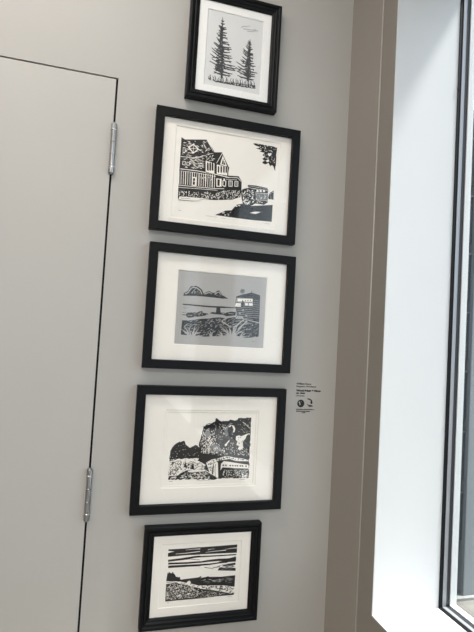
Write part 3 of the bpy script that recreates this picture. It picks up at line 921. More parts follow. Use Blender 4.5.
w5 265,-29 275,-189 265,-189 255,-30
w3 -305,-46 -262,-49 -248,-272 -291,-268
w3 -201,-31 -158,-34 -145,-257 -188,-254
w3 -107,-17 -64,-20 -51,-244 -94,-240
w3 -648,-531 -662,-535 -662,-550 -647,-546
w3 96,-326 85,-314 69,-319 81,-331
w3 169,-373 195,-370 205,-345 179,-348
w3 -64,-384 -48,-380 -52,-364 -68,-368
w3 -905,-509 -890,-516 -876,-506 -891,-499
w3 -822,-571 -804,-555 -812,-532 -830,-548
w3 -200,-486 -184,-481 -193,-468 -208,-472
w3 -688,-550 -675,-560 -665,-548 -677,-538
w3 372,-403 364,-423 369,-445 377,-424
w3 -360,-499 -386,-501 -401,-523 -375,-520
w3 -1242,-553 -1221,-563 -1203,-548 -1224,-538
w3 11,-542 28,-534 20,-517 4,-525
w3 62,-470 37,-477 26,-501 51,-493
w3 -449,-491 -467,-507 -474,-530 -456,-514
w3 -632,-629 -622,-649 -601,-655 -611,-635
w3 86,-324 70,-330 63,-346 79,-340
w3 219,-315 197,-315 189,-336 211,-336
w3 126,-395 118,-383 104,-385 112,-397
w3 -67,-368 -86,-369 -90,-389 -70,-387
w3 24,-330 32,-347 51,-350 43,-333
w3 181,-374 160,-384 155,-406 175,-396
w3 -1092,-595 -1094,-580 -1107,-574 -1106,-589
w3 -817,-664 -838,-650 -863,-655 -842,-668
w3 202,-532 193,-511 170,-508 179,-530
w3 -301,-485 -277,-477 -264,-456 -288,-464
w3 354,-444 368,-447 370,-433 356,-430
w3 -526,-458 -533,-484 -513,-504 -507,-477
w3 -431,-589 -408,-589 -390,-574 -414,-573
w3 353,-456 364,-445 359,-431 349,-442
w3 -1193,-613 -1180,-635 -1155,-643 -1168,-621
w3 -1253,-529 -1233,-533 -1215,-521 -1236,-517
w3 -241,-434 -224,-456 -196,-454 -213,-433
w3 -268,-604 -255,-603 -252,-590 -265,-591
w3 15,-380 24,-360 17,-338 8,-359
w3 -35,-428 -51,-420 -64,-431 -49,-439
w3 116,-436 127,-418 117,-401 106,-418
w3 -249,-435 -250,-451 -237,-462 -237,-446
w3 -58,-394 -55,-409 -41,-403 -44,-388
w3 17,-548 18,-529 -1,-525 -2,-545
w3 347,-338 362,-345 373,-333 359,-326
w3 229,-491 213,-492 215,-508 231,-507
w3 243,-317 244,-337 262,-347 261,-327
w3 282,-412 269,-392 246,-390 258,-410
w3 -75,-499 -84,-481 -102,-474 -94,-492
w3 -474,-542 -455,-525 -461,-501 -480,-517
w3 348,-360 328,-355 314,-370 334,-375
w3 -629,-653 -616,-669 -597,-659 -610,-643
w3 -1180,-619 -1160,-624 -1143,-612 -1163,-607
w3 -203,-423 -187,-439 -165,-434 -182,-419
w3 -990,-599 -968,-606 -946,-597 -968,-590
w3 -115,-403 -94,-386 -92,-359 -113,-376
w3 -860,-534 -865,-553 -850,-566 -845,-547
w3 -741,-592 -755,-586 -758,-601 -744,-606
w3 275,-424 258,-442 264,-465 281,-448
w3 265,-348 245,-347 230,-361 251,-363
w3 -882,-641 -881,-618 -892,-598 -893,-621
w3 -655,-588 -677,-602 -680,-629 -658,-614
w3 -35,-356 -31,-378 -15,-394 -20,-372
w3 -413,-541 -395,-549 -384,-533 -402,-526
w3 -905,-531 -919,-531 -926,-542 -913,-542
w3 139,-495 138,-508 150,-513 150,-500
w3 -518,-582 -539,-581 -555,-595 -534,-596
w3 237,-306 260,-314 279,-301 257,-292
w3 -207,-609 -197,-586 -209,-563 -220,-586
w3 -565,-632 -579,-615 -600,-620 -586,-636
w3 -850,-497 -843,-521 -824,-538 -831,-514
w3 156,-431 178,-427 184,-405 162,-410
w3 -1069,-639 -1086,-639 -1097,-651 -1080,-651
w3 -57,-455 -71,-451 -76,-465 -62,-469
w3 -102,-417 -78,-428 -56,-414 -80,-402
w3 -892,-527 -875,-520 -884,-505 -901,-512
w3 177,-328 188,-339 204,-335 192,-323
w3 -1153,-578 -1153,-596 -1136,-601 -1136,-583
w3 -185,-539 -194,-550 -183,-559 -174,-548
w3 -898,-642 -885,-645 -881,-632 -894,-630
w3 -405,-587 -397,-609 -377,-618 -384,-596
w3 213,-381 215,-362 197,-360 195,-378
w3 -1166,-513 -1164,-530 -1147,-533 -1149,-516
w3 -501,-635 -482,-638 -470,-623 -489,-620
w3 257,-499 242,-496 234,-508 248,-511
w3 -566,-569 -569,-583 -555,-586 -552,-572
w3 -511,-603 -483,-597 -473,-571 -500,-577
w3 -687,-645 -682,-658 -669,-653 -674,-640
w3 -432,-537 -451,-539 -459,-557 -440,-555
w3 323,-345 300,-354 293,-377 316,-369
w3 -1157,-571 -1148,-558 -1162,-551 -1171,-564
w3 -526,-572 -506,-583 -488,-569 -508,-558
w3 229,-426 243,-422 237,-408 223,-413
w3 17,-398 1,-403 -2,-421 15,-415
w3 -196,-424 -184,-417 -190,-405 -202,-411
w3 -69,-505 -66,-486 -85,-483 -87,-502
w3 -1296,-594 -1291,-611 -1275,-620 -1280,-603
w3 -39,-383 -52,-404 -50,-429 -37,-408
w3 -512,-563 -502,-547 -518,-536 -528,-553
w3 -1026,-526 -1010,-512 -1017,-491 -1033,-506
w3 -294,-489 -277,-492 -265,-480 -282,-476
w3 -377,-552 -363,-576 -336,-576 -349,-552
w3 -1095,-557 -1085,-545 -1095,-533 -1104,-545
w3 26,-578 41,-579 50,-567 35,-565
w3 364,-305 342,-307 326,-323 348,-321
w3 -1099,-634 -1097,-651 -1080,-653 -1082,-635
w3 -124,-436 -111,-451 -92,-447 -105,-432
w3 -170,-528 -151,-535 -135,-524 -154,-517
w3 -321,-557 -313,-582 -288,-587 -295,-562
w3 -203,-513 -212,-497 -228,-506 -219,-521
w3 311,-317 322,-333 339,-323 328,-307
w3 342,-451 344,-467 360,-464 358,-448
w3 -389,-550 -377,-535 -390,-522 -402,-536
w3 -127,-419 -123,-403 -133,-389 -137,-406
w3 -252,-561 -237,-564 -228,-553 -242,-549
w3 -191,-601 -211,-597 -221,-614 -202,-618
w3 208,-427 220,-442 239,-446 227,-431
w3 64,-334 49,-334 41,-347 56,-347
w3 -1277,-633 -1293,-632 -1298,-646 -1282,-648
w3 -1207,-514 -1214,-537 -1197,-554 -1190,-531
w3 -863,-563 -877,-555 -881,-571 -867,-580
w3 73,-388 71,-370 56,-361 57,-379
w3 -1285,-542 -1303,-543 -1315,-556 -1297,-555
w3 -539,-504 -535,-482 -554,-469 -558,-492
w3 -489,-498 -513,-492 -536,-502 -512,-508
w3 125,-508 135,-491 124,-474 114,-491
w3 -753,-640 -765,-649 -756,-659 -745,-651
w3 -533,-574 -555,-591 -553,-619 -531,-602
w3 -145,-409 -141,-391 -155,-380 -160,-398
w3 -789,-545 -790,-560 -777,-568 -776,-553
w3 -226,-573 -242,-563 -254,-578 -238,-587
w3 -146,-474 -153,-488 -138,-493 -132,-479
w3 -230,-490 -254,-490 -270,-508 -246,-508
w3 -55,-541 -77,-541 -95,-554 -73,-554
w3 -197,-539 -185,-549 -175,-536 -187,-526
w3 -67,-376 -92,-370 -113,-385 -88,-392
w3 -283,-496 -297,-511 -285,-527 -272,-512
w3 -91,-539 -98,-521 -117,-518 -111,-537
w3 287,-379 292,-393 307,-395 302,-381
w3 64,-364 67,-381 84,-379 82,-362
w3 98,-400 81,-388 61,-394 78,-405
w3 -139,-408 -151,-403 -157,-414 -145,-418
w3 -865,-651 -891,-649 -913,-663 -887,-665
w3 -265,-493 -266,-517 -255,-540 -254,-515
w3 22,-459 9,-438 -16,-436 -3,-457
w3 -1038,-597 -1040,-616 -1026,-629 -1024,-610
w3 -572,-530 -584,-550 -574,-571 -562,-551
w3 -1027,-568 -1017,-544 -1034,-523 -1043,-548
w3 200,-469 188,-447 164,-446 175,-468
w3 349,-294 363,-309 382,-300 368,-286
w3 113,-375 114,-388 127,-391 125,-379
w3 220,-312 203,-304 190,-317 207,-325
w3 153,-403 151,-422 165,-434 167,-415
w3 -344,-528 -341,-553 -319,-565 -321,-540
w3 289,-426 284,-404 263,-397 268,-418
w3 -519,-445 -532,-433 -542,-448 -528,-460
w3 -1032,-559 -1010,-564 -990,-555 -1012,-550
w3 59,-428 40,-421 31,-438 49,-445
w3 -590,-544 -607,-529 -625,-542 -608,-556
w3 -271,-543 -276,-519 -294,-502 -289,-526
w3 226,-355 238,-337 235,-315 223,-333
w3 -526,-600 -538,-609 -532,-623 -520,-613
w3 -1283,-636 -1269,-622 -1269,-601 -1284,-615
w3 -391,-592 -390,-577 -403,-569 -404,-584
w3 -604,-469 -596,-483 -585,-471 -594,-457
w3 159,-322 177,-325 189,-311 171,-309
w3 -1047,-591 -1029,-598 -1017,-583 -1035,-576
w3 162,-526 171,-541 188,-537 179,-521
w3 -568,-622 -553,-623 -549,-610 -563,-609
w3 -12,-435 -1,-448 15,-440 3,-428
w3 -525,-471 -513,-480 -500,-471 -513,-462
w3 -649,-633 -671,-638 -682,-657 -660,-652
w3 -203,-503 -206,-485 -221,-473 -218,-491
w3 8,-485 29,-495 49,-482 28,-472
w3 329,-411 309,-420 308,-443 328,-433
w3 -650,-549 -634,-554 -627,-538 -644,-532
w3 -187,-542 -213,-550 -218,-577 -193,-568
w3 -576,-565 -565,-574 -557,-562 -568,-553
w3 51,-548 44,-536 31,-539 38,-551
w3 -268,-456 -264,-441 -280,-441 -283,-456
w3 -671,-622 -683,-641 -681,-663 -669,-644
w3 -801,-581 -796,-598 -780,-590 -785,-573
w3 369,-348 350,-362 342,-384 361,-370
w3 -522,-616 -540,-626 -532,-644 -515,-634
w3 -977,-636 -979,-619 -995,-613 -994,-630
w3 -537,-478 -559,-468 -576,-484 -555,-494
w3 35,-438 53,-430 53,-411 35,-418
w3 216,-369 240,-368 260,-355 236,-356
w3 -245,-412 -233,-417 -222,-410 -234,-404
w3 12,-467 32,-475 52,-468 32,-460
w3 -193,-484 -205,-462 -229,-465 -217,-486
w3 129,-541 141,-532 136,-517 123,-527
w3 -200,-538 -184,-554 -164,-543 -181,-527
w3 -337,-557 -316,-551 -314,-529 -335,-536
w3 -1084,-536 -1091,-516 -1111,-510 -1104,-530
w3 212,-344 194,-344 184,-360 203,-359
w3 -812,-625 -819,-647 -810,-668 -803,-646
w3 -471,-478 -448,-485 -429,-470 -452,-463
w3 -217,-574 -200,-569 -200,-551 -217,-555
w3 57,-569 82,-565 93,-542 68,-546
w3 143,-315 135,-333 145,-349 154,-332
w3 -1180,-573 -1178,-550 -1200,-541 -1201,-564
w3 -868,-614 -872,-597 -889,-600 -886,-618
w3 -931,-565 -947,-557 -953,-574 -937,-582
w3 -613,-477 -617,-490 -605,-496 -600,-483
w3 -212,-484 -198,-490 -188,-480 -201,-474
w3 243,-494 229,-480 210,-479 224,-493
w3 -748,-528 -765,-531 -773,-545 -757,-542
w3 346,-461 339,-477 352,-489 359,-473
w3 -763,-495 -777,-482 -795,-486 -781,-499
w3 -114,-487 -120,-470 -137,-477 -131,-494
w3 -114,-399 -97,-398 -87,-383 -105,-385
w3 -921,-618 -926,-631 -916,-639 -911,-627
w3 -1162,-574 -1171,-553 -1193,-549 -1184,-569
w3 -429,-612 -401,-612 -385,-590 -413,-589
w3 -928,-576 -949,-581 -954,-602 -933,-598
w3 307,-389 322,-410 344,-421 330,-400
w3 195,-459 212,-474 236,-479 218,-463
w3 -670,-510 -692,-522 -701,-545 -679,-534
w3 -382,-599 -398,-601 -395,-617 -379,-615
w3 -1123,-554 -1109,-559 -1103,-545 -1117,-541
w3 -55,-561 -75,-575 -85,-597 -65,-583
w3 -562,-477 -590,-471 -610,-490 -583,-497
w3 -905,-663 -912,-650 -927,-652 -919,-665
w3 5,-364 0,-380 16,-382 20,-367
w3 -1021,-506 -1027,-492 -1041,-497 -1035,-510
w3 253,-439 277,-451 302,-440 278,-428
w3 -41,-361 -38,-346 -48,-335 -51,-350
w3 -626,-569 -638,-579 -633,-595 -620,-584
w3 -169,-538 -187,-529 -200,-545 -182,-554
w3 -1198,-635 -1212,-631 -1221,-643 -1206,-647
w3 -247,-533 -235,-524 -236,-509 -248,-518
w3 262,-446 268,-459 281,-453 275,-439
w3 -81,-370 -72,-356 -87,-349 -96,-363
w3 -901,-589 -911,-578 -926,-581 -916,-592
w3 113,-522 115,-507 101,-501 99,-516
w3 -1033,-625 -1016,-628 -1003,-616 -1020,-612
w3 240,-400 229,-412 242,-422 253,-410
w3 -1157,-566 -1175,-581 -1183,-604 -1164,-589
w3 114,-384 140,-384 158,-367 133,-367
w3 331,-376 329,-357 313,-346 315,-366
w3 -1133,-541 -1106,-542 -1087,-523 -1114,-522
w3 -833,-637 -815,-632 -810,-614 -828,-619
w3 166,-461 183,-469 193,-454 176,-445
w3 -1282,-553 -1284,-576 -1265,-589 -1263,-566
w4 -1274,-672 -1025,-656 -704,-641 -424,-649 -701,-677 -1020,-738 -1292,-747
k5 -1300,-757 -1155,-758 -882,-742 -700,-711 -698,-717 -881,-752 -1154,-772 -1299,-775
k5 -1249,-709 -977,-693 -976,-698 -1248,-719
k1 -281,-1048 -52,-926 3,-891 182,-859 293,-694 483,-632 656,-680 998,-621 1354,-555 1351,-1035 777,-1058 242,-1057
w2 129,-925 151,-928 170,-915 148,-912
w2 -84,-977 -37,-973 4,-948 -44,-951
w2 -108,-972 -67,-963 -31,-942 -72,-951
w2 -187,-1009 -167,-1006 -152,-991 -172,-994
w2 -94,-978 -67,-971 -46,-952 -73,-960
w2 47,-977 87,-983 126,-974 87,-969
w2 -33,-1018 3,-1026 36,-1009 0,-1001
w2 74,-1017 97,-1018 119,-1009 96,-1008
w2 54,-1009 91,-1005 123,-988 86,-992
w2 692,-869 836,-813 1018,-800 864,-876
w2 346,-709 375,-712 397,-694 368,-691
w2 245,-725 287,-719 324,-697 281,-703
w2 245,-726 282,-736 319,-723 281,-713
w2 275,-741 311,-748 343,-730 307,-724
w2 269,-714 303,-716 334,-701 300,-699
w2 368,-712 397,-720 423,-704 394,-696
k3 593,-96 818,-83 1157,-102 1201,-163 873,-170 606,-160
w4 614,-117 1159,-126 1159,-134 614,-125
k3 398,-275 507,-212 651,-173 775,-184 1191,-174 1201,-508 1095,-589 847,-584 681,-691 484,-650 441,-505
w4 751,-332 728,-311 697,-311 720,-332
w4 799,-336 768,-339 746,-361 777,-358
w4 583,-221 582,-246 605,-253 606,-228
w4 507,-519 504,-492 479,-480 482,-507
w4 497,-332 527,-327 535,-297 505,-303
w4 667,-636 683,-627 681,-610 665,-618
w4 626,-497 612,-513 627,-528 642,-512
w4 769,-525 771,-543 790,-540 787,-521
w4 756,-417 738,-414 728,-430 746,-433
w4 739,-469 761,-447 755,-418 733,-439
w4 747,-553 775,-562 797,-542 768,-532
w4 554,-596 531,-574 501,-587 525,-609
w4 755,-377 766,-359 757,-341 747,-359
w4 750,-452 767,-456 779,-442 762,-439
w4 658,-419 676,-402 675,-378 657,-395
w4 420,-278 433,-293 452,-288 439,-273
w4 521,-387 540,-387 545,-369 526,-368
w4 545,-547 525,-526 498,-531 517,-551
w4 640,-239 648,-263 673,-270 664,-246
w4 760,-287 749,-271 729,-275 740,-291
w4 725,-445 726,-471 750,-480 749,-455
w4 722,-316 737,-300 732,-278 718,-295
w4 625,-247 618,-226 597,-234 605,-255
w4 597,-603 584,-583 565,-597 578,-617
w4 653,-581 684,-578 705,-555 674,-558
w4 543,-608 532,-634 553,-654 564,-628
w4 546,-305 545,-281 521,-279 523,-303
w4 497,-342 464,-349 446,-376 478,-369
w4 594,-299 615,-282 604,-259 583,-275
w4 771,-550 792,-541 796,-518 775,-527
w4 450,-347 453,-327 433,-321 430,-342
w4 467,-371 480,-390 496,-373 483,-354
w4 791,-487 778,-464 754,-456 766,-479
w4 609,-273 587,-257 561,-269 584,-285
w4 541,-591 539,-563 520,-541 522,-570
w4 649,-232 634,-244 639,-263 654,-251
w4 761,-550 741,-554 751,-572 772,-568
w4 509,-585 505,-560 480,-557 483,-582
w4 707,-467 720,-478 733,-468 721,-457
w4 530,-520 540,-546 568,-552 558,-526
w4 474,-503 505,-496 515,-466 484,-473
w4 663,-407 691,-413 715,-397 687,-391
w4 761,-258 762,-240 747,-229 746,-247
w4 605,-659 628,-637 628,-606 605,-627
w4 618,-587 592,-607 598,-639 624,-619
w4 598,-383 590,-366 571,-371 580,-388
w4 546,-337 564,-344 579,-333 561,-326
w4 747,-339 728,-343 732,-363 752,-358
w4 726,-261 747,-242 740,-215 719,-234
w4 732,-235 707,-239 701,-263 725,-258
w4 606,-647 594,-629 572,-629 584,-647
w4 589,-324 595,-349 621,-354 614,-329
w4 746,-415 770,-411 766,-387 742,-391
w4 525,-268 509,-270 506,-286 522,-284
w4 669,-392 674,-360 655,-335 650,-366
w4 732,-270 742,-297 767,-311 756,-284
w4 650,-296 675,-297 695,-281 669,-280
w4 694,-535 676,-528 667,-545 685,-552
w4 659,-609 657,-577 629,-561 631,-593
w4 543,-404 521,-396 502,-410 524,-419
w4 621,-376 635,-389 649,-375 634,-362
w4 533,-483 534,-513 556,-534 555,-504
w4 549,-580 538,-557 512,-557 523,-581
w4 636,-563 648,-588 675,-580 662,-556
w4 781,-278 759,-289 751,-312 773,-301
w4 493,-324 496,-354 525,-363 522,-332
w4 559,-619 583,-614 580,-590 557,-596
w4 458,-377 481,-390 497,-370 475,-357
w4 803,-512 823,-503 816,-482 796,-491
w4 582,-481 559,-491 554,-515 577,-505
w4 621,-585 625,-616 655,-626 651,-595
w4 571,-545 606,-540 620,-508 586,-513
w4 484,-409 462,-414 471,-434 492,-429
w4 641,-471 633,-448 611,-438 619,-461
w4 470,-452 487,-475 515,-469 499,-446
g4 821,-302 1186,-261 1186,-434 850,-460
w4 854,-192 914,-198 917,-260 858,-258
w4 942,-180 1002,-186 1006,-247 946,-246
w4 1041,-166 1101,-172 1105,-234 1045,-233
w5 820,-287 1196,-255 1197,-265 821,-297
w5 841,-474 1197,-446 1198,-457 842,-485
w4 848,-225 854,-243 874,-242 868,-224
w4 993,-440 1008,-434 1006,-417 990,-423
w4 894,-568 912,-574 917,-556 900,-550
w4 1099,-379 1123,-374 1127,-351 1103,-355
w4 989,-515 1002,-538 1027,-543 1014,-521
w4 976,-511 949,-513 935,-537 963,-535
w4 1061,-453 1071,-468 1089,-465 1079,-451
w4 1029,-392 1011,-384 999,-400 1017,-408
w4 1177,-470 1169,-489 1183,-505 1191,-486
w4 973,-420 1000,-422 1016,-401 990,-399
w4 891,-562 904,-542 892,-521 879,-541
w4 897,-519 913,-511 912,-493 896,-501
w4 1121,-399 1095,-392 1077,-412 1103,-418
w4 1118,-389 1101,-390 1092,-405 1109,-404
w4 860,-256 846,-244 834,-258 848,-270
w4 1000,-503 989,-488 975,-501 987,-515
w4 1128,-264 1146,-276 1165,-267 1147,-256
w4 853,-421 852,-448 872,-466 874,-439
w4 961,-229 979,-237 998,-229 980,-220
w4 845,-340 862,-351 880,-340 863,-329
w4 923,-350 934,-370 957,-369 946,-349
w4 1149,-451 1161,-465 1176,-456 1165,-442
w4 949,-512 953,-490 933,-481 929,-503
w4 1105,-329 1121,-350 1147,-349 1131,-328
w4 1042,-546 1058,-531 1045,-513 1030,-528
w4 1090,-277 1081,-300 1088,-324 1098,-301
k1 686,1097 748,1107 794,1106 842,1107 870,1110 919,1102 959,1110 1012,1094 1043,1109 1096,1096 1125,1101 1170,1100 1205,1106 1246,1104 1304,1101 1340,1085 1388,1092 1388,1041 1394,1017 1384,974 1384,934 1375,894 1375,840 1391,793 1381,761 1388,710 1377,674 1384,640 1386,578 1368,547 1371,490 1376,453 1371,411 1346,454 1333,485 1318,533 1266,569 1218,523 1186,577 1162,620 1125,590 1075,559 1022,568 974,591 1006,636 1059,662 1017,670 977,698 1012,736 1063,778 1016,787 971,802 1009,854 1031,889 977,882 930,891 881,894 918,919 943,952 892,945 857,956 815,958 773,963 815,982 843,990 889,1020 852,1025 798,1038 748,1045 715,1064
w2 908,1010 900,984 919,966 927,991
w2 1091,828 1107,829 1108,844 1092,843
w2 1181,983 1172,963 1186,948 1196,967
w2 1292,1022 1294,1004 1309,1014 1308,1032
w2 1193,886 1209,890 1201,905 1185,901
w2 1135,892 1147,877 1166,883 1154,898
w2 1210,1046 1230,1054 1229,1077 1208,1068
w2 1163,981 1147,984 1137,971 1153,967
w2 887,1042 888,1025 904,1031 903,1048
w2 1049,939 1048,923 1064,921 1064,937
w2 1288,676 1306,688 1292,706 1275,693
w2 1350,1025 1363,1038 1349,1048 1336,1036
w2 1268,946 1251,951 1243,935 1260,930
w2 1239,809 1246,788 1268,784 1261,804
w2 1067,758 1068,733 1092,727 1092,752
w2 1073,923 1097,922 1107,944 1083,945
w2 1122,764 1135,745 1158,749 1145,768
w2 810,1098 831,1083 856,1089 835,1104
w2 1226,913 1222,891 1237,875 1240,896
w2 1202,952 1225,960 1234,984 1210,975
w2 898,1058 884,1051 890,1036 905,1043
w2 1092,1100 1088,1076 1106,1060 1110,1084
w2 1153,714 1145,737 1120,740 1128,716
w2 1319,629 1343,642 1345,670 1320,657
w2 1232,979 1219,964 1234,950 1247,966
w2 1323,770 1324,748 1346,744 1345,767
w2 1026,1016 1023,1000 1040,1002 1042,1018
w2 1064,1022 1049,1039 1028,1033 1042,1016
w2 1027,977 1014,959 1016,936 1030,954
w2 1230,655 1212,652 1215,635 1232,638
w2 1146,667 1131,673 1127,657 1142,651
w2 1249,747 1237,731 1253,718 1265,734
w2 1068,1002 1053,1010 1046,995 1060,987
w2 1021,1054 1041,1057 1036,1076 1016,1073
w2 1130,896 1121,878 1134,863 1143,881
w2 1310,697 1331,708 1322,729 1301,718
w2 1049,798 1045,823 1022,835 1026,810
w2 946,1019 970,1009 993,1020 969,1030
w2 1118,855 1206,903 1239,855 1172,796
w2 1069,664 1156,716 1190,663 1122,624
k1 1202,-355 1221,-325 1219,-286 1238,-265 1250,-228 1271,-211 1301,-192 1328,-169 1360,-141 1365,-167 1359,-207 1370,-235 1362,-267 1369,-302 1364,-333 1369,-369 1375,-399 1344,-407 1319,-406 1285,-398 1256,-413 1225,-409
w2 1267,-237 1255,-232 1251,-244 1263,-249
w2 1291,-360 1282,-370 1292,-380 1301,-369
w2 1287,-314 1273,-317 1269,-330 1283,-328
w2 1346,-164 1351,-174 1361,-169 1356,-160
w2 1335,-189 1334,-204 1349,-205 1350,-190
w2 1340,-208 1328,-191 1308,-189 1320,-206
w2 1283,-271 1289,-251 1275,-236 1269,-256
g1 -1295,-1027 -1263,-1040 -1200,-1041 -1200,-1048 -1264,-1047 -1298,-1033
g1 -536,-1095 -396,-1096 -231,-1100 -231,-1105 -396,-1102 -536,-1102
g1 -89,-1104 11,-1106 11,-1113 -89,-1111
g1 1155,-1103 1300,-1105 1300,-1112 1155,-1110
""",
 3: """
k1 -1063,301 -1051,369 -953,435 -892,548 -853,579 -807,566 -741,595 -659,565 -562,491 -525,402 -438,453 -363,480 -291,445 -200,445 -154,507 -92,523 -51,440 -54,486 -14,400 77,366 172,318 10,305 -202,316 -255,317 -534,323 -741,323
p2 -1023,366 -955,402 -884,519 -819,558 -716,552 -610,488 -554,380 -575,369 -629,471 -724,526 -814,531 -861,500 -932,381 -1008,338
p2 -509,400 -434,432 -360,458 -290,420 -301,400 -362,433 -424,407 -497,373
p2 -227,414 -159,467 -91,492 -40,411 -59,400 -102,470 -144,444 -209,391
p2 -841,392 -792,482 -738,399 -752,390 -790,462 -820,382
p2 -761,470 -770,488 -791,495 -781,476
p2 -751,371 -756,389 -774,392 -769,374
p2 -695,419 -693,438 -708,449 -710,430
p2 -728,417 -736,438 -754,451 -747,429
p2 -632,389 -641,413 -661,429 -652,405
p2 -828,376 -841,397 -862,407 -850,386
p2 -671,436 -670,457 -682,474 -683,453
p2 -763,493 -742,502 -736,523 -757,515
p2 -618,395 -629,415 -651,423 -639,403
p2 -85,433 -68,415 -43,412 -60,431
p2 -112,382 -81,363 -45,361 -76,380
p2 -65,417 -50,400 -26,396 -42,414
p2 -176,386 -149,374 -119,378 -146,391
k3 -1066,90 -725,87 -362,82 90,97 92,53 -361,43 -725,53 -1066,60
k3 59,93 272,94 487,91 488,75 272,69 59,59
k3 -142,72 -43,65 -19,-98 -152,-100
k2 -1043,-15 -924,-16 -924,-22 -1043,-27
k2 -1052,-137 -967,-140 -967,-146 -1052,-149
k2 -1058,-193 -963,-197 -964,-217 -1059,-213
k3 -965,-184 -924,-140 -628,-106 -606,-77 -537,-73 -489,-117 -382,-123 -348,-161 -536,-208 -874,-272 -937,-256
p4 -725,-118 -684,-132 -641,-128 -682,-114
p4 -615,-100 -577,-106 -540,-98 -578,-92
p4 -935,-205 -887,-211 -841,-201 -888,-194
p4 -805,-127 -778,-137 -749,-134 -777,-124
p4 -556,-168 -526,-175 -496,-165 -526,-157
p4 -621,-180 -601,-192 -580,-184 -599,-172
p4 -609,-135 -577,-140 -545,-132 -577,-127
p4 -427,-162 -402,-174 -375,-167 -400,-155
p4 -606,-103 -581,-114 -555,-110 -579,-99
p4 -549,-125 -517,-131 -489,-118 -520,-112
p4 -865,-210 -822,-219 -779,-208 -822,-199
p4 -634,-138 -595,-149 -556,-142 -595,-131
p4 -657,-158 -626,-172 -591,-167 -623,-152
p4 -753,-154 -721,-169 -686,-163 -718,-149
p4 -757,-227 -718,-234 -679,-224 -718,-217
p4 -425,-156 -390,-165 -355,-156 -390,-148
k3 -333,-120 -259,-77 -143,-79 100,-69 279,-29 405,-34 392,-125 144,-162 36,-128 -17,-132 -193,-130
p4 13,-91 50,-103 88,-96 51,-85
p4 154,-50 184,-57 214,-50 184,-42
p4 28,-100 60,-108 92,-104 60,-96
p4 245,-81 274,-89 303,-81 274,-73
p4 181,-80 221,-97 265,-94 225,-77
p4 80,-77 113,-86 146,-78 113,-69
p4 69,-69 97,-78 125,-67 97,-58
p4 282,-94 316,-98 347,-88 314,-84
p2 -380,-198 -227,-140 -51,-141 104,-137 215,-151 288,-187 148,-224 -101,-199 -154,-196 -498,-264
k1 -1056,-351 -836,-337 -531,-276 -325,-255 -152,-217 107,-192 41,-210 183,-208 395,-169 631,-213 1093,-301 1096,-658 934,-709 571,-716 142,-712 -139,-721 -329,-746 -639,-763 -1066,-727
p2 -632,-533 -597,-527 -567,-508 -602,-514
p2 -942,-470 -901,-451 -865,-423 -907,-442
p2 97,-359 139,-350 175,-324 132,-334
p2 539,-567 573,-563 604,-548 570,-552
p2 190,-577 221,-567 248,-547 216,-557
p2 962,-350 1009,-328 1048,-295 1001,-317
p2 -598,-683 -551,-665 -513,-631 -560,-650
p2 -375,-298 -328,-282 -287,-255 -333,-271
p2 250,-438 278,-430 296,-407 268,-415
p2 59,-268 109,-262 155,-240 105,-246
p2 -351,-540 -320,-526 -295,-502 -327,-516
p2 383,-287 412,-280 434,-260 406,-268
p2 175,-384 219,-367 255,-335 210,-352
p2 -404,-739 -372,-733 -344,-716 -376,-722
p2 290,-637 319,-634 343,-617 314,-620
p2 -864,-538 -816,-511 -779,-472 -826,-499
p2 -83,-685 -45,-676 -12,-654 -51,-663
p2 -283,-705 -245,-689 -217,-659 -255,-675
p2 -490,-732 -441,-712 -398,-681 -447,-701
p2 -287,-427 -257,-415 -234,-391 -265,-404
p2 665,-271 704,-260 737,-236 698,-247
p2 590,-696 640,-684 685,-661 635,-672
p2 -949,-706 -909,-702 -875,-680 -915,-685
p2 796,-503 838,-491 874,-467 832,-478
p2 935,-707 969,-694 995,-669 962,-683
p2 -664,-395 -611,-383 -562,-360 -615,-372
p2 978,-336 1005,-328 1022,-306 996,-315
p2 694,-340 743,-325 787,-300 738,-315
p2 268,-412 309,-399 345,-375 304,-388
p2 698,-358 740,-346 775,-321 733,-332
p2 753,-504 804,-490 851,-466 800,-480
p2 -157,-320 -107,-304 -65,-273 -115,-289
p2 -79,-281 -27,-272 21,-251 -31,-260
p2 -248,-654 -206,-638 -173,-609 -214,-625
p2 22,-377 60,-356 90,-325 53,-346
p2 57,-399 82,-392 100,-374 76,-382
p2 -592,-682 -557,-666 -533,-637 -568,-653
p2 -363,-391 -316,-374 -273,-346 -321,-363
p2 -646,-515 -617,-500 -595,-477 -624,-491
p2 -384,-552 -331,-539 -283,-514 -336,-527
p2 -904,-719 -865,-708 -833,-682 -872,-693
p2 -902,-358 -875,-357 -852,-344 -878,-346
p2 815,-467 851,-454 881,-430 845,-444
p2 -355,-397 -316,-390 -283,-367 -323,-374
p2 -88,-266 -56,-261 -28,-244 -60,-249
p2 846,-392 893,-375 933,-345 886,-362
p2 296,-349 341,-332 380,-306 336,-323
p2 -765,-461 -717,-448 -673,-421 -722,-435
p2 671,-373 698,-361 718,-340 691,-351
p2 -390,-691 -356,-683 -329,-661 -363,-669
p2 329,-388 369,-384 404,-366 364,-370
p2 683,-493 736,-482 785,-459 732,-469
p2 -709,-456 -665,-450 -627,-427 -670,-434
p2 41,-387 84,-380 121,-358 78,-365
p2 -856,-512 -813,-508 -776,-487 -819,-491
p2 -490,-658 -462,-652 -438,-634 -467,-640
p2 -556,-536 -516,-524 -481,-502 -521,-514
p2 776,-689 806,-681 827,-659 797,-667
p2 -655,-669 -616,-661 -583,-637 -622,-646
p2 -397,-387 -370,-377 -354,-354 -381,-364
p2 -869,-566 -834,-551 -808,-521 -844,-536
p2 -294,-349 -253,-337 -220,-310 -261,-322
p2 387,-694 437,-674 478,-640 428,-660
p2 -454,-654 -416,-650 -384,-630 -422,-634
p2 -158,-499 -131,-491 -112,-470 -139,-478
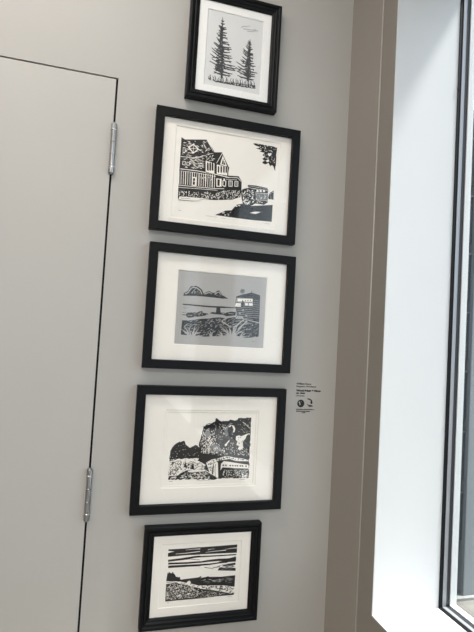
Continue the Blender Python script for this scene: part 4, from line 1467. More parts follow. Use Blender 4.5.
p2 -224,-624 -171,-610 -122,-583 -176,-597
p2 492,-368 533,-346 568,-315 527,-337
p2 -16,-481 14,-473 35,-451 5,-459
p2 -470,-488 -418,-479 -370,-458 -422,-466
p2 999,-492 1034,-486 1065,-466 1029,-472
p2 -109,-402 -73,-397 -40,-381 -76,-386
p2 578,-591 621,-580 658,-555 615,-565
p2 865,-641 894,-636 918,-619 889,-623
p2 155,-467 199,-463 238,-443 194,-447
p2 -581,-369 -551,-361 -531,-338 -561,-346
p2 120,-243 157,-235 190,-215 152,-222
p2 -292,-477 -251,-469 -215,-450 -255,-458
p2 -54,-680 -14,-665 17,-635 -23,-650
p2 -84,-274 -47,-255 -20,-224 -57,-243
p2 -537,-736 -509,-727 -490,-706 -517,-715
p2 -610,-737 -576,-723 -551,-696 -586,-710
p2 -22,-417 11,-411 40,-394 7,-401
p2 -234,-351 -202,-341 -179,-317 -211,-327
p2 -499,-719 -449,-706 -404,-681 -454,-694
p2 272,-243 314,-229 348,-200 306,-214
p2 966,-692 998,-692 1026,-676 994,-676
p2 -342,-609 -317,-599 -299,-578 -325,-589
p2 -91,-637 -60,-634 -36,-616 -66,-619
p2 783,-677 817,-670 847,-651 812,-658
p2 -703,-695 -669,-679 -644,-650 -678,-666
p2 -750,-333 -718,-330 -689,-314 -721,-317
p2 312,-329 348,-309 378,-280 341,-300
p2 403,-289 444,-283 480,-264 440,-270
p2 514,-277 549,-272 581,-256 546,-261
p2 -241,-578 -198,-570 -160,-548 -203,-556
p2 -1005,-583 -961,-573 -924,-548 -968,-558
p2 -583,-489 -538,-478 -496,-457 -542,-468
p2 397,-203 428,-201 455,-186 424,-187
p2 -915,-583 -860,-571 -811,-544 -866,-556
p2 -711,-664 -672,-652 -637,-630 -676,-642
p2 -894,-670 -846,-663 -802,-644 -850,-651
p2 481,-555 519,-543 553,-522 515,-533
p2 361,-505 403,-494 440,-470 398,-482
p2 -548,-469 -498,-454 -455,-423 -505,-439
p2 -890,-703 -863,-703 -841,-687 -868,-687
p2 -266,-293 -231,-286 -201,-268 -235,-275
p2 -447,-373 -412,-367 -384,-346 -418,-353
p2 815,-601 847,-591 873,-569 841,-580
p2 -286,-638 -246,-635 -211,-615 -251,-619
p2 -841,-476 -809,-463 -785,-437 -817,-450
p2 -41,-495 -6,-480 24,-456 -12,-471
p2 -238,-589 -213,-576 -194,-556 -219,-568
p2 89,-561 120,-557 145,-540 115,-545
p2 -301,-550 -257,-542 -217,-524 -260,-532
p2 -266,-462 -236,-460 -210,-446 -240,-448
p2 -216,-377 -173,-369 -135,-349 -177,-357
p2 714,-325 767,-309 812,-279 760,-296
p2 -400,-347 -353,-322 -315,-285 -362,-310
p2 -646,-693 -597,-686 -552,-664 -601,-672
p2 -275,-571 -242,-556 -220,-528 -253,-543
p2 612,-283 641,-274 662,-253 633,-262
p2 -553,-600 -510,-594 -474,-571 -516,-577
p2 -434,-454 -400,-449 -370,-432 -404,-437
p2 -271,-322 -243,-318 -223,-299 -251,-303
p2 282,-709 313,-709 338,-691 308,-692
p2 962,-526 992,-515 1014,-492 984,-503
p2 -936,-501 -904,-488 -878,-466 -910,-479
p2 676,-280 706,-275 728,-255 698,-260
p2 322,-375 355,-369 382,-349 349,-355
p2 -939,-558 -907,-550 -881,-529 -913,-538
p2 -855,-697 -816,-674 -784,-642 -824,-664
p2 664,-286 694,-272 717,-250 688,-264
p2 -303,-457 -264,-439 -232,-411 -271,-428
p2 -149,-471 -122,-465 -101,-449 -127,-455
p2 244,-365 286,-354 324,-332 281,-343
p2 -878,-604 -849,-597 -827,-577 -855,-584
p2 355,-371 410,-358 460,-333 405,-346
p2 -305,-312 -264,-301 -228,-279 -269,-290
p2 599,-455 639,-439 671,-410 631,-427
p2 -708,-360 -656,-340 -609,-311 -661,-331
p2 143,-655 183,-647 218,-624 178,-633
p2 -811,-566 -771,-561 -737,-540 -776,-545
p2 -63,-335 -23,-329 12,-309 -28,-315
p2 -989,-511 -949,-493 -916,-466 -955,-483
p2 77,-298 120,-284 157,-256 113,-270
p2 -1014,-551 -968,-527 -931,-491 -977,-515
p2 1013,-460 1050,-441 1080,-414 1043,-432
p2 -111,-359 -62,-348 -19,-321 -68,-332
p2 -975,-484 -929,-466 -892,-433 -938,-451
p2 -694,-577 -646,-562 -601,-537 -650,-552
p2 -652,-461 -599,-451 -551,-429 -604,-438
p2 268,-582 310,-573 348,-552 306,-561
p2 -186,-603 -151,-594 -122,-572 -157,-581
p2 802,-333 853,-323 898,-298 847,-308
p2 697,-513 742,-495 779,-463 734,-481
p2 77,-346 115,-331 142,-301 105,-317
p2 -837,-730 -809,-727 -789,-708 -817,-711
p2 794,-644 847,-628 895,-600 842,-616
p2 -732,-524 -703,-512 -681,-489 -710,-501
p2 -473,-614 -443,-610 -419,-592 -449,-597
p2 346,-482 380,-477 409,-459 375,-464
p2 155,-333 195,-312 230,-282 189,-303
p2 -982,-699 -939,-677 -904,-642 -948,-664
p2 -277,-468 -250,-465 -227,-450 -254,-453
p2 -800,-485 -763,-465 -734,-434 -771,-455
p2 9,-602 49,-577 83,-545 43,-569
p2 387,-455 434,-444 473,-417 427,-428
p2 559,-401 607,-377 650,-344 602,-368
p2 328,-458 379,-451 425,-426 374,-434
p2 0,-550 31,-540 53,-515 21,-525
p2 -850,-443 -820,-436 -795,-418 -825,-424
p2 617,-266 647,-254 667,-228 636,-240
p2 -923,-714 -883,-697 -851,-667 -891,-685
p2 -1010,-509 -972,-498 -938,-477 -976,-488
p2 -167,-433 -140,-428 -120,-410 -146,-416
p2 -13,-430 19,-421 44,-400 13,-409
p2 -970,-707 -929,-699 -892,-681 -933,-688
p2 -63,-419 -13,-399 31,-368 -19,-388
p2 -159,-281 -127,-273 -104,-250 -136,-257
p2 -571,-417 -543,-409 -520,-391 -548,-399
p2 -323,-339 -286,-333 -252,-316 -289,-322
p2 -701,-361 -664,-347 -636,-320 -672,-334
p2 -903,-493 -861,-482 -823,-458 -866,-469
p2 533,-369 568,-358 596,-334 561,-345
p2 -657,-691 -626,-684 -601,-664 -632,-670
p2 761,-335 791,-324 814,-301 784,-313
p2 585,-609 637,-597 686,-574 634,-586
p2 -916,-705 -867,-683 -825,-651 -874,-672
p2 337,-677 375,-658 403,-626 365,-645
p2 -869,-382 -825,-379 -785,-359 -829,-363
p2 -128,-454 -98,-443 -78,-419 -108,-430
p2 31,-533 78,-524 122,-505 75,-513
p2 634,-620 680,-612 723,-593 677,-601
p2 -79,-300 -31,-296 12,-276 -36,-280
p2 261,-244 308,-226 349,-198 303,-216
p2 -937,-358 -905,-355 -877,-341 -909,-344
p2 403,-652 443,-642 478,-622 438,-632
p2 -141,-719 -104,-702 -73,-675 -110,-692
p2 -588,-378 -556,-373 -528,-358 -560,-362
p2 467,-572 494,-571 518,-558 491,-558
p2 927,-562 961,-554 989,-535 955,-542
p2 941,-431 971,-416 994,-392 964,-407
p2 649,-286 699,-276 744,-255 695,-265
p2 -1,-462 49,-437 93,-402 43,-427
p2 876,-361 905,-354 929,-334 899,-341
p2 219,-334 274,-325 325,-305 271,-313
p2 466,-294 516,-272 559,-238 509,-260
p2 546,-479 583,-467 614,-443 577,-456
p2 -16,-696 12,-692 36,-675 8,-679
p2 974,-584 1016,-579 1052,-558 1010,-563
p2 222,-481 273,-462 318,-431 267,-449
p2 -749,-571 -721,-569 -698,-552 -727,-554
p2 -703,-475 -671,-461 -648,-435 -679,-450
p2 -345,-741 -307,-732 -273,-713 -311,-721
p2 -447,-421 -418,-416 -395,-397 -424,-403
p2 -174,-476 -123,-454 -78,-421 -129,-443
p2 638,-455 685,-438 724,-407 677,-424
p2 433,-295 475,-272 510,-240 469,-263
p2 -907,-636 -876,-625 -855,-600 -886,-611
p2 648,-512 677,-511 700,-494 671,-495
p2 -936,-446 -891,-438 -849,-419 -895,-427
p2 511,-586 559,-566 598,-532 551,-552
p2 63,-476 97,-467 122,-443 88,-452
p2 312,-288 359,-263 396,-225 349,-250
p2 -841,-381 -801,-362 -772,-330 -812,-348
p2 738,-611 784,-598 825,-573 779,-586
p2 -399,-711 -357,-691 -323,-660 -365,-679
p2 279,-452 312,-450 341,-434 308,-435
p2 55,-588 95,-581 130,-558 89,-565
p2 190,-287 236,-271 275,-241 229,-257
p4 -864,-796 -912,-628 -998,-500 -994,-497 -888,-615 -817,-780
p4 -864,-802 -921,-700 -1022,-636 -1020,-632 -903,-679 -823,-774
p4 -859,-794 -885,-660 -943,-564 -939,-561 -860,-648 -811,-781
p4 -744,-782 -741,-611 -707,-480 -702,-481 -714,-612 -694,-780
p4 -733,-774 -683,-637 -593,-542 -589,-546 -658,-650 -684,-787
p4 -755,-787 -765,-677 -805,-606 -801,-603 -739,-667 -706,-777
p4 -708,-757 -612,-726 -468,-734 -468,-739 -607,-753 -687,-803
p4 -737,-774 -701,-686 -631,-642 -627,-646 -678,-701 -689,-787
p4 -272,-770 -304,-673 -374,-614 -371,-610 -287,-659 -235,-754
p4 -266,-764 -273,-641 -308,-559 -304,-556 -252,-635 -227,-759
p4 -254,-759 -236,-650 -185,-583 -180,-585 -215,-656 -214,-762
p4 40,-762 7,-639 -63,-555 -60,-551 28,-626 83,-747
p4 46,-757 42,-655 9,-591 13,-588 66,-646 91,-751
p4 40,-770 -12,-699 -108,-667 -107,-662 0,-677 73,-739
p4 230,-734 192,-567 116,-440 121,-438 217,-555 278,-719
p4 241,-726 253,-593 241,-501 245,-500 280,-590 291,-726
p4 230,-744 171,-667 66,-630 67,-625 185,-643 266,-710
p4 347,-721 353,-530 333,-381 338,-380 380,-527 397,-719
p4 359,-716 388,-575 454,-476 458,-478 414,-583 408,-722
p4 370,-709 439,-568 555,-469 558,-473 462,-583 417,-728
p4 379,-703 472,-606 614,-552 617,-556 489,-628 418,-734
p4 538,-732 609,-641 726,-594 728,-598 626,-660 575,-756
p4 532,-737 587,-612 685,-530 688,-534 608,-626 574,-752
p4 550,-725 646,-673 792,-663 793,-668 654,-697 575,-763
p4 -839,-810 -940,-671 -1094,-573 -1091,-569 -923,-650 -800,-777
p4 -822,-796 -835,-641 -878,-525 -873,-523 -809,-633 -773,-788
p4 -800,-785 -749,-627 -657,-509 -652,-512 -724,-638 -751,-797
p4 -782,-774 -681,-676 -528,-619 -526,-624 -665,-699 -745,-807
p4 300,-750 263,-541 190,-374 195,-371 292,-531 354,-737
p4 321,-740 345,-546 406,-393 410,-394 374,-551 376,-744
p4 354,-722 488,-589 683,-495 686,-500 506,-612 396,-759
p4 288,-762 184,-622 23,-523 26,-518 202,-598 330,-726
p4 281,-762 144,-572 -53,-424 -51,-420 165,-549 324,-727
p4 330,-736 389,-523 493,-352 498,-354 417,-533 384,-747
p4 896,-787 939,-697 1020,-650 1023,-654 957,-710 934,-801
p4 888,-793 901,-710 948,-672 952,-675 922,-718 928,-795
p4 905,-781 971,-718 1079,-699 1081,-704 982,-738 936,-807
p3 -945,-764 -761,-720 -606,-744 -329,-752 138,-702 147,-856 -1070,-921 -1075,-738
p3 -138,-735 70,-696 316,-647 497,-682 716,-721 1097,-672 1103,-787 -131,-854
p4 360,-431 482,-338 632,-207 653,-230 509,-369 391,-470
p4 476,-495 572,-384 732,-248 755,-274 604,-415 519,-530
p4 28,-291 147,-361 302,-437 292,-460 132,-390 9,-325
p4 10,-298 90,-232 179,-193 186,-209 102,-250 27,-318
p4 687,-188 908,-218 1095,-279 1090,-296 903,-241 683,-216
k4 390,397 556,459 824,537 1070,479 1087,-65 1084,-267 667,-203 416,-220 432,-80 373,193
p5 406,364 863,378 882,166 649,159 638,235 392,238
w6 436,338 857,357 864,287 434,262
w6 652,236 739,236 743,173 656,174
w6 768,238 864,238 867,176 772,176
k7 561,313 589,315 591,288 562,285
k7 640,319 669,321 671,294 642,291
k7 712,325 741,327 743,299 714,297
k7 785,330 814,333 816,305 787,303
k6 555,281 613,282 620,157 562,160
k6 412,259 869,280 869,268 413,247
k6 743,264 749,167 739,166 733,264
w5 386,216 533,221 532,123 377,119
p5 873,340 1065,327 1064,317 872,330
p5 876,281 1068,267 1068,257 876,271
p5 880,222 1072,208 1071,198 879,212
p5 883,162 1075,148 1075,138 883,152
p5 887,103 1079,89 1078,79 886,93
p5 890,44 1082,29 1082,19 889,34
p5 894,-15 1086,-30 1085,-40 893,-25
p5 897,-75 1089,-90 1088,-100 896,-85
p5 901,-134 1093,-149 1092,-159 900,-144
p5 418,167 875,173 875,162 418,156
p5 421,119 878,121 878,110 421,108
p5 424,70 881,68 881,57 424,59
p5 427,22 884,16 884,5 427,11
p5 430,-26 887,-36 887,-47 429,-37
p5 433,-75 890,-89 890,-100 432,-86
p5 436,-123 894,-141 893,-152 435,-134
p5 438,-171 897,-193 896,-204 438,-182
p5 580,52 630,52 632,21 581,20
p5 495,-41 545,-41 547,-72 497,-72
p5 679,-98 730,-98 732,-129 681,-129
p5 392,-118 609,-138 631,-206 416,-220
k6 446,-170 436,-147 413,-136 423,-159
k6 533,-153 525,-172 530,-193 538,-173
k6 500,-163 483,-170 476,-186 493,-180
k6 548,-190 564,-202 582,-193 566,-181
k6 464,-216 465,-196 452,-182 450,-202
k6 480,-140 490,-155 507,-157 498,-142
k6 435,-194 455,-197 471,-186 452,-183
k6 579,-208 575,-188 560,-175 564,-195
g5 626,559 621,530 603,505 576,490 546,488 518,498 497,520 489,548 494,577 511,601 538,617 568,619 597,609 617,587
k6 495,526 607,588 613,577 500,515
k5 568,488 571,439 557,438 554,487
k5 829,583 833,523 817,522 813,582
g2 -64,-795 147,-794 325,-792 325,-797 147,-801 -64,-803
g2 885,-806 1013,-806 1013,-814 885,-814
g2 -1028,-788 -977,-788 -977,-796 -1028,-796
g2 -396,-779 -292,-784 -292,-792 -397,-787
""",
 4: """
k2 -1087,-231 -1085,-203 -1083,-183 -1072,-156 -1079,-128 -1077,-92 -1080,-89 -1068,-52 -1053,-29 -1041,-2 -1043,12 -1025,40 -1001,55 -994,85 -963,96 -955,107 -931,138 -914,137 -882,157 -852,173 -834,183 -793,170 -761,197 -714,193 -694,174 -700,152 -682,117 -671,90 -651,85 -629,66 -597,44 -580,25 -538,18 -525,35 -489,50 -447,67 -430,90 -389,83 -377,79 -346,60 -337,39 -310,17 -297,0 -275,-16 -252,-30 -244,-47 -249,-86 -233,-110 -243,-123 -238,-169 -258,-194 -258,-224 -265,-229 -282,-263 -314,-262 -342,-270 -366,-253 -381,-252 -398,-263 -439,-254 -465,-272 -468,-269 -510,-262 -523,-261 -542,-273 -572,-274 -587,-271 -616,-258 -645,-253 -672,-265 -699,-255 -727,-280 -735,-275 -762,-278 -792,-285 -815,-265 -846,-267 -870,-272 -898,-280 -916,-291 -940,-294 -979,-274 -1009,-291 -1019,-282 -1062,-303 -1076,-293 -1090,-249
w3 -596,-124 -601,-134 -597,-146 -592,-135
w3 -933,-279 -918,-279 -910,-267 -925,-267
w3 -399,8 -412,7 -419,-3 -406,-3
w3 -1063,-90 -1071,-100 -1064,-112 -1057,-101
w3 -691,64 -691,52 -684,42 -683,54
w3 -746,117 -756,116 -755,106 -746,107
w3 -601,-152 -598,-160 -591,-160 -593,-153
w3 -462,-162 -470,-173 -465,-185 -456,-175
w3 -812,172 -828,167 -833,152 -818,157
w3 -987,-126 -1000,-117 -1016,-117 -1003,-126
w3 -1068,-208 -1058,-204 -1057,-193 -1067,-198
w3 -762,-29 -751,-41 -735,-44 -746,-32
w3 -909,-190 -908,-205 -895,-213 -896,-198
w3 -567,-184 -552,-185 -543,-173 -558,-172
w3 -692,-23 -680,-31 -666,-25 -678,-17
w3 -317,-200 -318,-188 -330,-185 -329,-197
w3 -855,79 -868,71 -872,56 -859,64
w3 -720,-23 -733,-31 -737,-45 -725,-37
w3 -809,81 -803,73 -793,72 -799,80
w3 -909,-11 -900,-9 -902,1 -912,-2
w3 -355,-124 -353,-113 -362,-108 -364,-118
w3 -884,-145 -880,-132 -890,-123 -893,-136
w3 -660,-208 -666,-195 -678,-190 -672,-202
w3 -901,-125 -896,-141 -881,-148 -886,-132
w3 -733,102 -724,106 -726,116 -735,112
w3 -720,-154 -720,-164 -709,-165 -710,-155
w3 -428,-144 -416,-144 -413,-133 -425,-132
w3 -1015,46 -1017,37 -1008,32 -1006,42
w3 -427,-185 -426,-171 -436,-160 -437,-174
w3 -944,-69 -935,-81 -920,-83 -929,-71
w3 -1009,-242 -1000,-229 -1004,-213 -1013,-226
w3 -1078,-215 -1068,-226 -1054,-223 -1063,-212
w3 -815,-69 -826,-60 -841,-60 -830,-69
w3 -338,-246 -330,-244 -327,-236 -335,-238
k1 -288,-173 -300,-127 -294,-94 -283,-83 -307,-52 -301,-8 -320,23 -308,40 -326,75 -326,113 -317,143 -323,159 -299,196 -292,236 -277,259 -280,297 -276,316 -276,348 -248,388 -262,404 -254,434 -242,476 -232,520 -228,568 -232,593 -187,576 -165,617 -122,644 -88,661 -45,628 -75,621 -130,617 -98,644 -70,663 -22,651 25,685 66,699 89,720 90,770 108,801 144,781 162,727 210,731 253,721 265,698 301,742 324,708 342,725 392,725 422,723 462,725 491,757 520,762 565,747 593,745 617,734 655,739 699,754 719,795 744,808 788,803 795,815 855,799 864,799 918,805 931,800 962,818 998,820 1034,808 1061,819 1097,815 1101,784 1087,755 1104,736 1085,688 1088,652 1091,622 1101,594 1084,548 1100,520 1094,496 1094,468 1108,439 1099,421 1103,358 1096,342 1098,311 1097,286 1104,235 1105,232 1098,175 1084,149 1112,114 1115,79 1111,70 1093,19 1094,16 1094,-37 1088,-55 1094,-90 1092,-113 1098,-145 1102,-185 1103,-218 1108,-259 1107,-288 1081,-318 1093,-342 1090,-377 1106,-416 1112,-428 1113,-477 1094,-504 1110,-540 1087,-561 1097,-585 1114,-638 1116,-659 1117,-696 1111,-710 1118,-758 1109,-784 1113,-809 1095,-810 1054,-818 1027,-798 974,-802 967,-821 943,-796 911,-805 876,-814 838,-794 816,-816 771,-810 731,-808 718,-816 685,-817 665,-803 621,-791 601,-796 559,-806 522,-798 512,-814 455,-801 447,-800 402,-802 368,-794 358,-802 324,-817 277,-810 255,-804 215,-805 199,-823 163,-832 145,-839 110,-836 83,-839 28,-821 -3,-839 -15,-824 -54,-809 -98,-812 -105,-811 -141,-831 -179,-818 -204,-811 -227,-807 -267,-821 -319,-827 -329,-808 -367,-810 -408,-805 -439,-807 -473,-803 -493,-800 -516,-811 -551,-811 -581,-813 -622,-811 -655,-797 -686,-792 -697,-796 -738,-816 -778,-819 -789,-813 -836,-794 -855,-807 -905,-819 -928,-796 -952,-812 -986,-805 -1027,-793 -1051,-810 -1076,-804 -1090,-777 -1072,-729 -1068,-700 -1096,-668 -1067,-653 -1089,-621 -1070,-575 -1085,-560 -1072,-525 -1082,-500 -1087,-451 -1068,-443 -1066,-390 -1073,-374 -1089,-329 -1076,-300 -1040,-308 -1009,-289 -983,-299 -938,-286 -909,-287 -896,-288 -851,-295 -823,-303 -787,-302 -757,-297 -733,-301 -713,-300 -675,-289 -641,-292 -610,-312 -571,-290 -533,-314 -505,-293 -471,-294 -468,-304 -409,-293 -384,-309 -346,-321 -330,-308 -308,-288 -297,-227 -311,-202
w2 -130,-147 -125,-121 -134,-97 -139,-122
w2 -227,405 -212,406 -212,422 -227,420
w2 -242,-28 -238,-7 -247,12 -250,-9
w2 -171,354 -144,364 -137,391 -164,382
w2 -181,56 -165,79 -173,105 -188,82
w2 -179,402 -151,408 -141,435 -168,429
w2 -234,185 -233,209 -255,221 -256,196
w2 -91,219 -71,222 -71,242 -90,238
w2 -279,177 -267,181 -266,193 -277,189
w2 -192,191 -191,205 -202,214 -203,199
w2 -74,-11 -53,-5 -48,17 -69,11
w2 -204,353 -180,368 -171,394 -195,380
w2 -92,264 -76,281 -72,303 -88,286
w2 -263,86 -257,99 -267,108 -273,95
w2 -179,-101 -182,-81 -197,-66 -193,-87
w2 -127,465 -126,483 -137,497 -138,479
w2 -23,99 -5,118 -1,144 -19,125
w2 -149,-35 -149,-9 -160,15 -160,-11
w2 -96,74 -82,84 -95,95 -109,85
w2 -101,320 -93,337 -109,349 -117,331
w2 -75,110 -68,128 -73,146 -80,128
w2 -128,469 -113,476 -116,492 -131,485
w2 -276,111 -270,124 -282,132 -288,119
w2 -24,341 -15,359 -28,373 -38,356
w2 -146,-101 -121,-87 -112,-59 -137,-73
w2 -142,283 -133,298 -137,316 -146,300
w2 -177,-153 -164,-133 -165,-109 -177,-129
w2 -102,-40 -97,-19 -109,-2 -114,-23
w2 -34,253 -16,273 -18,301 -37,280
w2 -3,96 -1,118 -16,134 -19,112
w2 8,99 24,118 28,142 12,123
w2 -186,69 -190,89 -205,102 -202,82
w2 -170,328 -164,350 -179,367 -185,345
w2 -115,96 -107,119 -122,137 -130,114
w2 -193,-42 -185,-28 -188,-12 -195,-26
w2 -265,121 -253,133 -253,149 -264,137
w2 -184,-80 -187,-51 -209,-33 -207,-62
w2 -176,233 -149,245 -142,274 -169,262
w2 6,121 20,138 17,160 3,143
w2 -246,249 -225,260 -213,281 -234,270
w2 -20,305 -13,318 -27,325 -34,311
w2 -74,296 -60,306 -59,323 -73,313
w2 -213,112 -215,140 -231,165 -228,136
w2 0,161 11,183 -1,204 -11,182
w2 20,153 19,178 0,195 1,170
w2 -172,-95 -155,-88 -152,-70 -169,-77
w2 -99,-36 -84,-22 -85,-2 -100,-15
w2 -112,41 -96,56 -91,77 -107,62
w2 -78,507 -63,515 -72,528 -87,521
w2 -95,495 -83,506 -83,523 -95,512
w2 -22,-22 -2,-2 8,25 -13,5
w2 -80,-30 -81,-5 -98,14 -98,-12
w2 -237,238 -218,250 -213,273 -232,260
w2 -54,356 -37,372 -32,395 -49,379
w2 -52,-61 -35,-55 -39,-37 -56,-43
w2 -5,-41 -1,-15 -13,7 -17,-18
w2 -66,68 -50,84 -57,106 -72,89
w2 -210,34 -192,51 -196,76 -214,58
w2 -68,174 -51,195 -56,222 -73,200
w2 -126,-126 -113,-111 -120,-92 -132,-107
w2 -154,157 -140,176 -142,199 -156,181
w2 -228,295 -212,309 -219,329 -236,315
w2 -134,37 -138,64 -159,81 -155,54
w2 -95,39 -89,56 -93,74 -100,57
w2 -225,-103 -221,-81 -238,-68 -242,-89
w2 -3,127 14,148 9,175 -8,154
w2 -184,-104 -160,-93 -150,-68 -174,-80
w2 -259,94 -253,107 -262,116 -268,104
w2 -223,-25 -202,-10 -202,16 -223,1
w2 -252,326 -233,340 -228,363 -247,349
w2 -268,67 -261,84 -270,101 -277,83
w2 -198,260 -198,279 -210,293 -210,275
w2 -110,187 -103,210 -116,230 -124,207
w2 -127,134 -130,159 -150,175 -147,150
w2 -234,98 -217,100 -221,116 -238,113
w2 -212,-13 -202,-4 -204,9 -214,0
w2 -78,284 -60,291 -53,308 -70,301
w2 -49,75 -38,100 -40,127 -50,102
w2 -62,247 -48,259 -47,276 -61,265
w2 -169,274 -157,283 -163,297 -175,288
w2 46,130 57,145 46,160 35,145
w2 -62,26 -62,51 -80,67 -79,43
w2 -26,175 -18,187 -29,196 -37,185
w2 -41,36 -20,44 -23,66 -44,58
w2 -45,126 -23,142 -19,168 -41,153
w2 -64,-147 -49,-123 -52,-95 -67,-119
w2 -258,-112 -239,-109 -236,-89 -256,-92
w2 -94,464 -77,473 -69,490 -85,481
w2 -229,107 -215,129 -218,155 -233,133
w2 -22,123 -2,138 8,162 -12,147
w2 -187,274 -178,283 -184,294 -193,286
w2 -109,-51 -91,-49 -91,-31 -109,-33
w2 -169,333 -151,339 -153,357 -171,352
w2 -150,-42 -127,-32 -120,-8 -143,-17
w2 -32,-121 -17,-117 -20,-101 -35,-105
w2 -239,19 -228,27 -233,39 -244,31
w2 -207,216 -190,236 -195,261 -212,241
w2 -63,-107 -47,-84 -42,-56 -58,-79
w2 -43,35 -30,52 -39,72 -51,55
w2 -218,387 -217,404 -231,413 -233,396
w2 -153,257 -133,277 -130,305 -150,285
w2 -183,131 -171,151 -185,169 -197,149
w2 -23,190 -1,207 3,234 -18,217
w2 -207,477 -190,488 -198,507 -215,496
w2 -90,14 -71,23 -68,44 -87,35
w2 -14,-91 -21,-64 -39,-42 -32,-69
w2 -105,-146 -99,-133 -109,-123 -115,-136
w2 -178,326 -161,344 -163,369 -180,351
w2 -175,138 -168,156 -179,173 -186,154
w2 -89,200 -83,218 -94,234 -101,216
w2 -182,-45 -168,-29 -171,-8 -184,-24
w2 -211,272 -202,281 -209,292 -218,283
w2 -157,207 -154,223 -169,231 -171,215
w2 -58,187 -49,210 -65,230 -74,207
w2 -25,-20 -18,6 -27,31 -34,6
w2 -115,364 -98,365 -94,382 -111,381
w2 -189,404 -171,415 -168,435 -186,425
w2 -228,421 -217,429 -220,442 -231,434
w2 -39,311 -23,321 -19,339 -35,329
w2 -187,373 -173,376 -177,390 -190,387
w2 -232,180 -223,192 -227,207 -237,195
w2 12,209 23,232 10,254 -1,231
w2 -184,-100 -166,-88 -164,-67 -182,-78
w2 -108,-46 -99,-33 -100,-18 -109,-30
w2 -62,121 -40,139 -32,167 -54,149
w2 -155,172 -142,175 -141,189 -154,185
w2 -145,113 -129,116 -133,131 -149,128
w2 -57,9 -43,33 -42,60 -56,36
w2 -204,104 -200,124 -210,141 -214,121
w2 -131,-133 -120,-120 -131,-108 -142,-120
w2 -221,214 -216,228 -230,233 -235,220
w2 -183,156 -167,153 -168,169 -183,172
w2 -150,-95 -139,-76 -138,-54 -149,-73
w2 -14,63 7,80 12,106 -9,89
w2 -238,-47 -232,-27 -243,-9 -250,-29
w2 -45,58 -27,71 -20,92 -38,79
w2 -189,-138 -177,-116 -190,-95 -202,-117
w2 -232,358 -214,370 -214,390 -231,379
w2 -44,-109 -30,-88 -30,-62 -44,-83
w2 -274,149 -256,168 -255,193 -273,175
w2 -61,312 -40,322 -31,343 -52,333
w2 -131,286 -118,294 -124,307 -137,300
w2 -50,-120 -45,-91 -57,-65 -62,-93
w2 -123,467 -105,475 -109,494 -126,486
w2 -146,-97 -136,-77 -144,-56 -153,-76
w2 -190,35 -189,57 -199,76 -201,54
w2 28,109 38,136 31,163 22,136
w2 -50,222 -38,239 -50,256 -62,239
w2 -113,123 -106,144 -113,167 -120,145
w2 -176,37 -160,63 -169,92 -185,66
w2 -14,102 7,115 15,139 -6,125
w2 -101,354 -97,373 -114,383 -118,364
w2 121,226 114,243 96,245 103,228
w2 96,69 88,87 68,93 76,74
w2 154,-135 156,-122 144,-115 142,-128
w2 -54,159 -54,182 -70,198 -70,175
w2 -163,387 -154,412 -155,439 -164,414
w2 228,275 240,292 236,313 224,296
w2 -84,231 -69,230 -65,245 -80,246
w2 11,346 30,367 35,396 16,374
w2 -64,74 -59,89 -67,103 -72,88
w2 196,-127 209,-115 203,-98 191,-110
w2 82,133 95,136 92,150 79,147
w2 221,175 227,192 212,203 207,186
w2 -58,305 -44,310 -48,325 -62,319
w2 65,354 67,381 57,405 54,379
w2 -1,-40 12,-36 8,-23 -4,-28
w2 30,140 46,137 45,153 29,156
w2 12,-123 32,-109 43,-88 23,-102
w2 136,45 133,62 116,61 119,44
w2 -103,450 -86,461 -81,481 -99,470
w2 -31,118 -18,120 -16,133 -30,132
w2 -27,181 -15,180 -10,191 -22,193
w2 -62,-142 -53,-118 -62,-94 -71,-118
w2 93,235 115,241 130,258 108,252
w2 73,-112 68,-96 52,-94 57,-110
w2 -44,-155 -50,-138 -68,-137 -62,-154
w2 -114,89 -119,107 -138,110 -133,92
w2 22,330 28,349 12,362 6,343
w2 -45,39 -41,55 -54,65 -58,49
w2 149,-26 166,-14 166,8 149,-5
w2 -133,-67 -114,-61 -114,-42 -132,-47
w2 -16,198 8,205 18,229 -6,222
w2 85,362 90,383 80,403 75,381
w2 -33,341 -26,354 -30,368 -38,355
w2 -74,256 -65,267 -75,278 -83,267
w2 94,371 117,387 128,412 106,396
w2 100,455 116,454 117,470 101,471
w2 90,-114 75,-93 49,-90 64,-111
w2 157,-129 170,-129 171,-116 158,-116
w2 258,-85 254,-64 236,-52 241,-73
w2 66,291 83,304 82,325 65,313
w2 80,52 94,60 92,76 79,68
w2 -83,-57 -64,-57 -55,-41 -74,-41
w2 -69,89 -78,114 -100,131 -91,105
w2 -31,-54 -8,-45 -3,-21 -25,-30
w2 162,178 170,199 165,221 157,200
w2 -79,296 -76,313 -85,327 -88,310
w2 -49,256 -26,266 -22,291 -45,281
w2 131,350 150,349 156,367 137,368
w2 -84,89 -91,109 -112,110 -105,90
w2 45,196 57,214 47,233 35,216
w2 -121,11 -124,33 -145,40 -143,18
w2 173,-129 178,-112 166,-100 161,-117
w2 -37,-70 -34,-44 -48,-21 -51,-48
w2 57,77 53,93 37,90 40,74
w2 -52,-71 -41,-52 -42,-32 -52,-50
w2 -124,169 -103,184 -90,207 -112,192
w2 147,423 158,439 149,456 138,440
w2 44,6 67,20 81,43 58,30
w2 -66,176 -46,180 -36,197 -55,193
w2 -102,415 -76,425 -68,451 -94,441
w2 92,290 83,317 57,329 66,303
w2 -43,-21 -28,-1 -32,24 -48,4
w2 -11,105 -17,130 -39,144 -32,119
w2 -147,25 -129,35 -127,55 -144,45
w2 218,-86 214,-66 200,-52 204,-72
w2 -65,173 -47,192 -50,218 -68,199
w2 -41,245 -55,268 -80,281 -66,257
w2 44,463 58,460 65,472 52,474
w2 204,84 220,83 222,99 205,100
w2 60,350 68,362 64,376 56,364
w2 -152,-90 -138,-83 -146,-69 -160,-76
w2 252,267 240,288 216,289 228,268
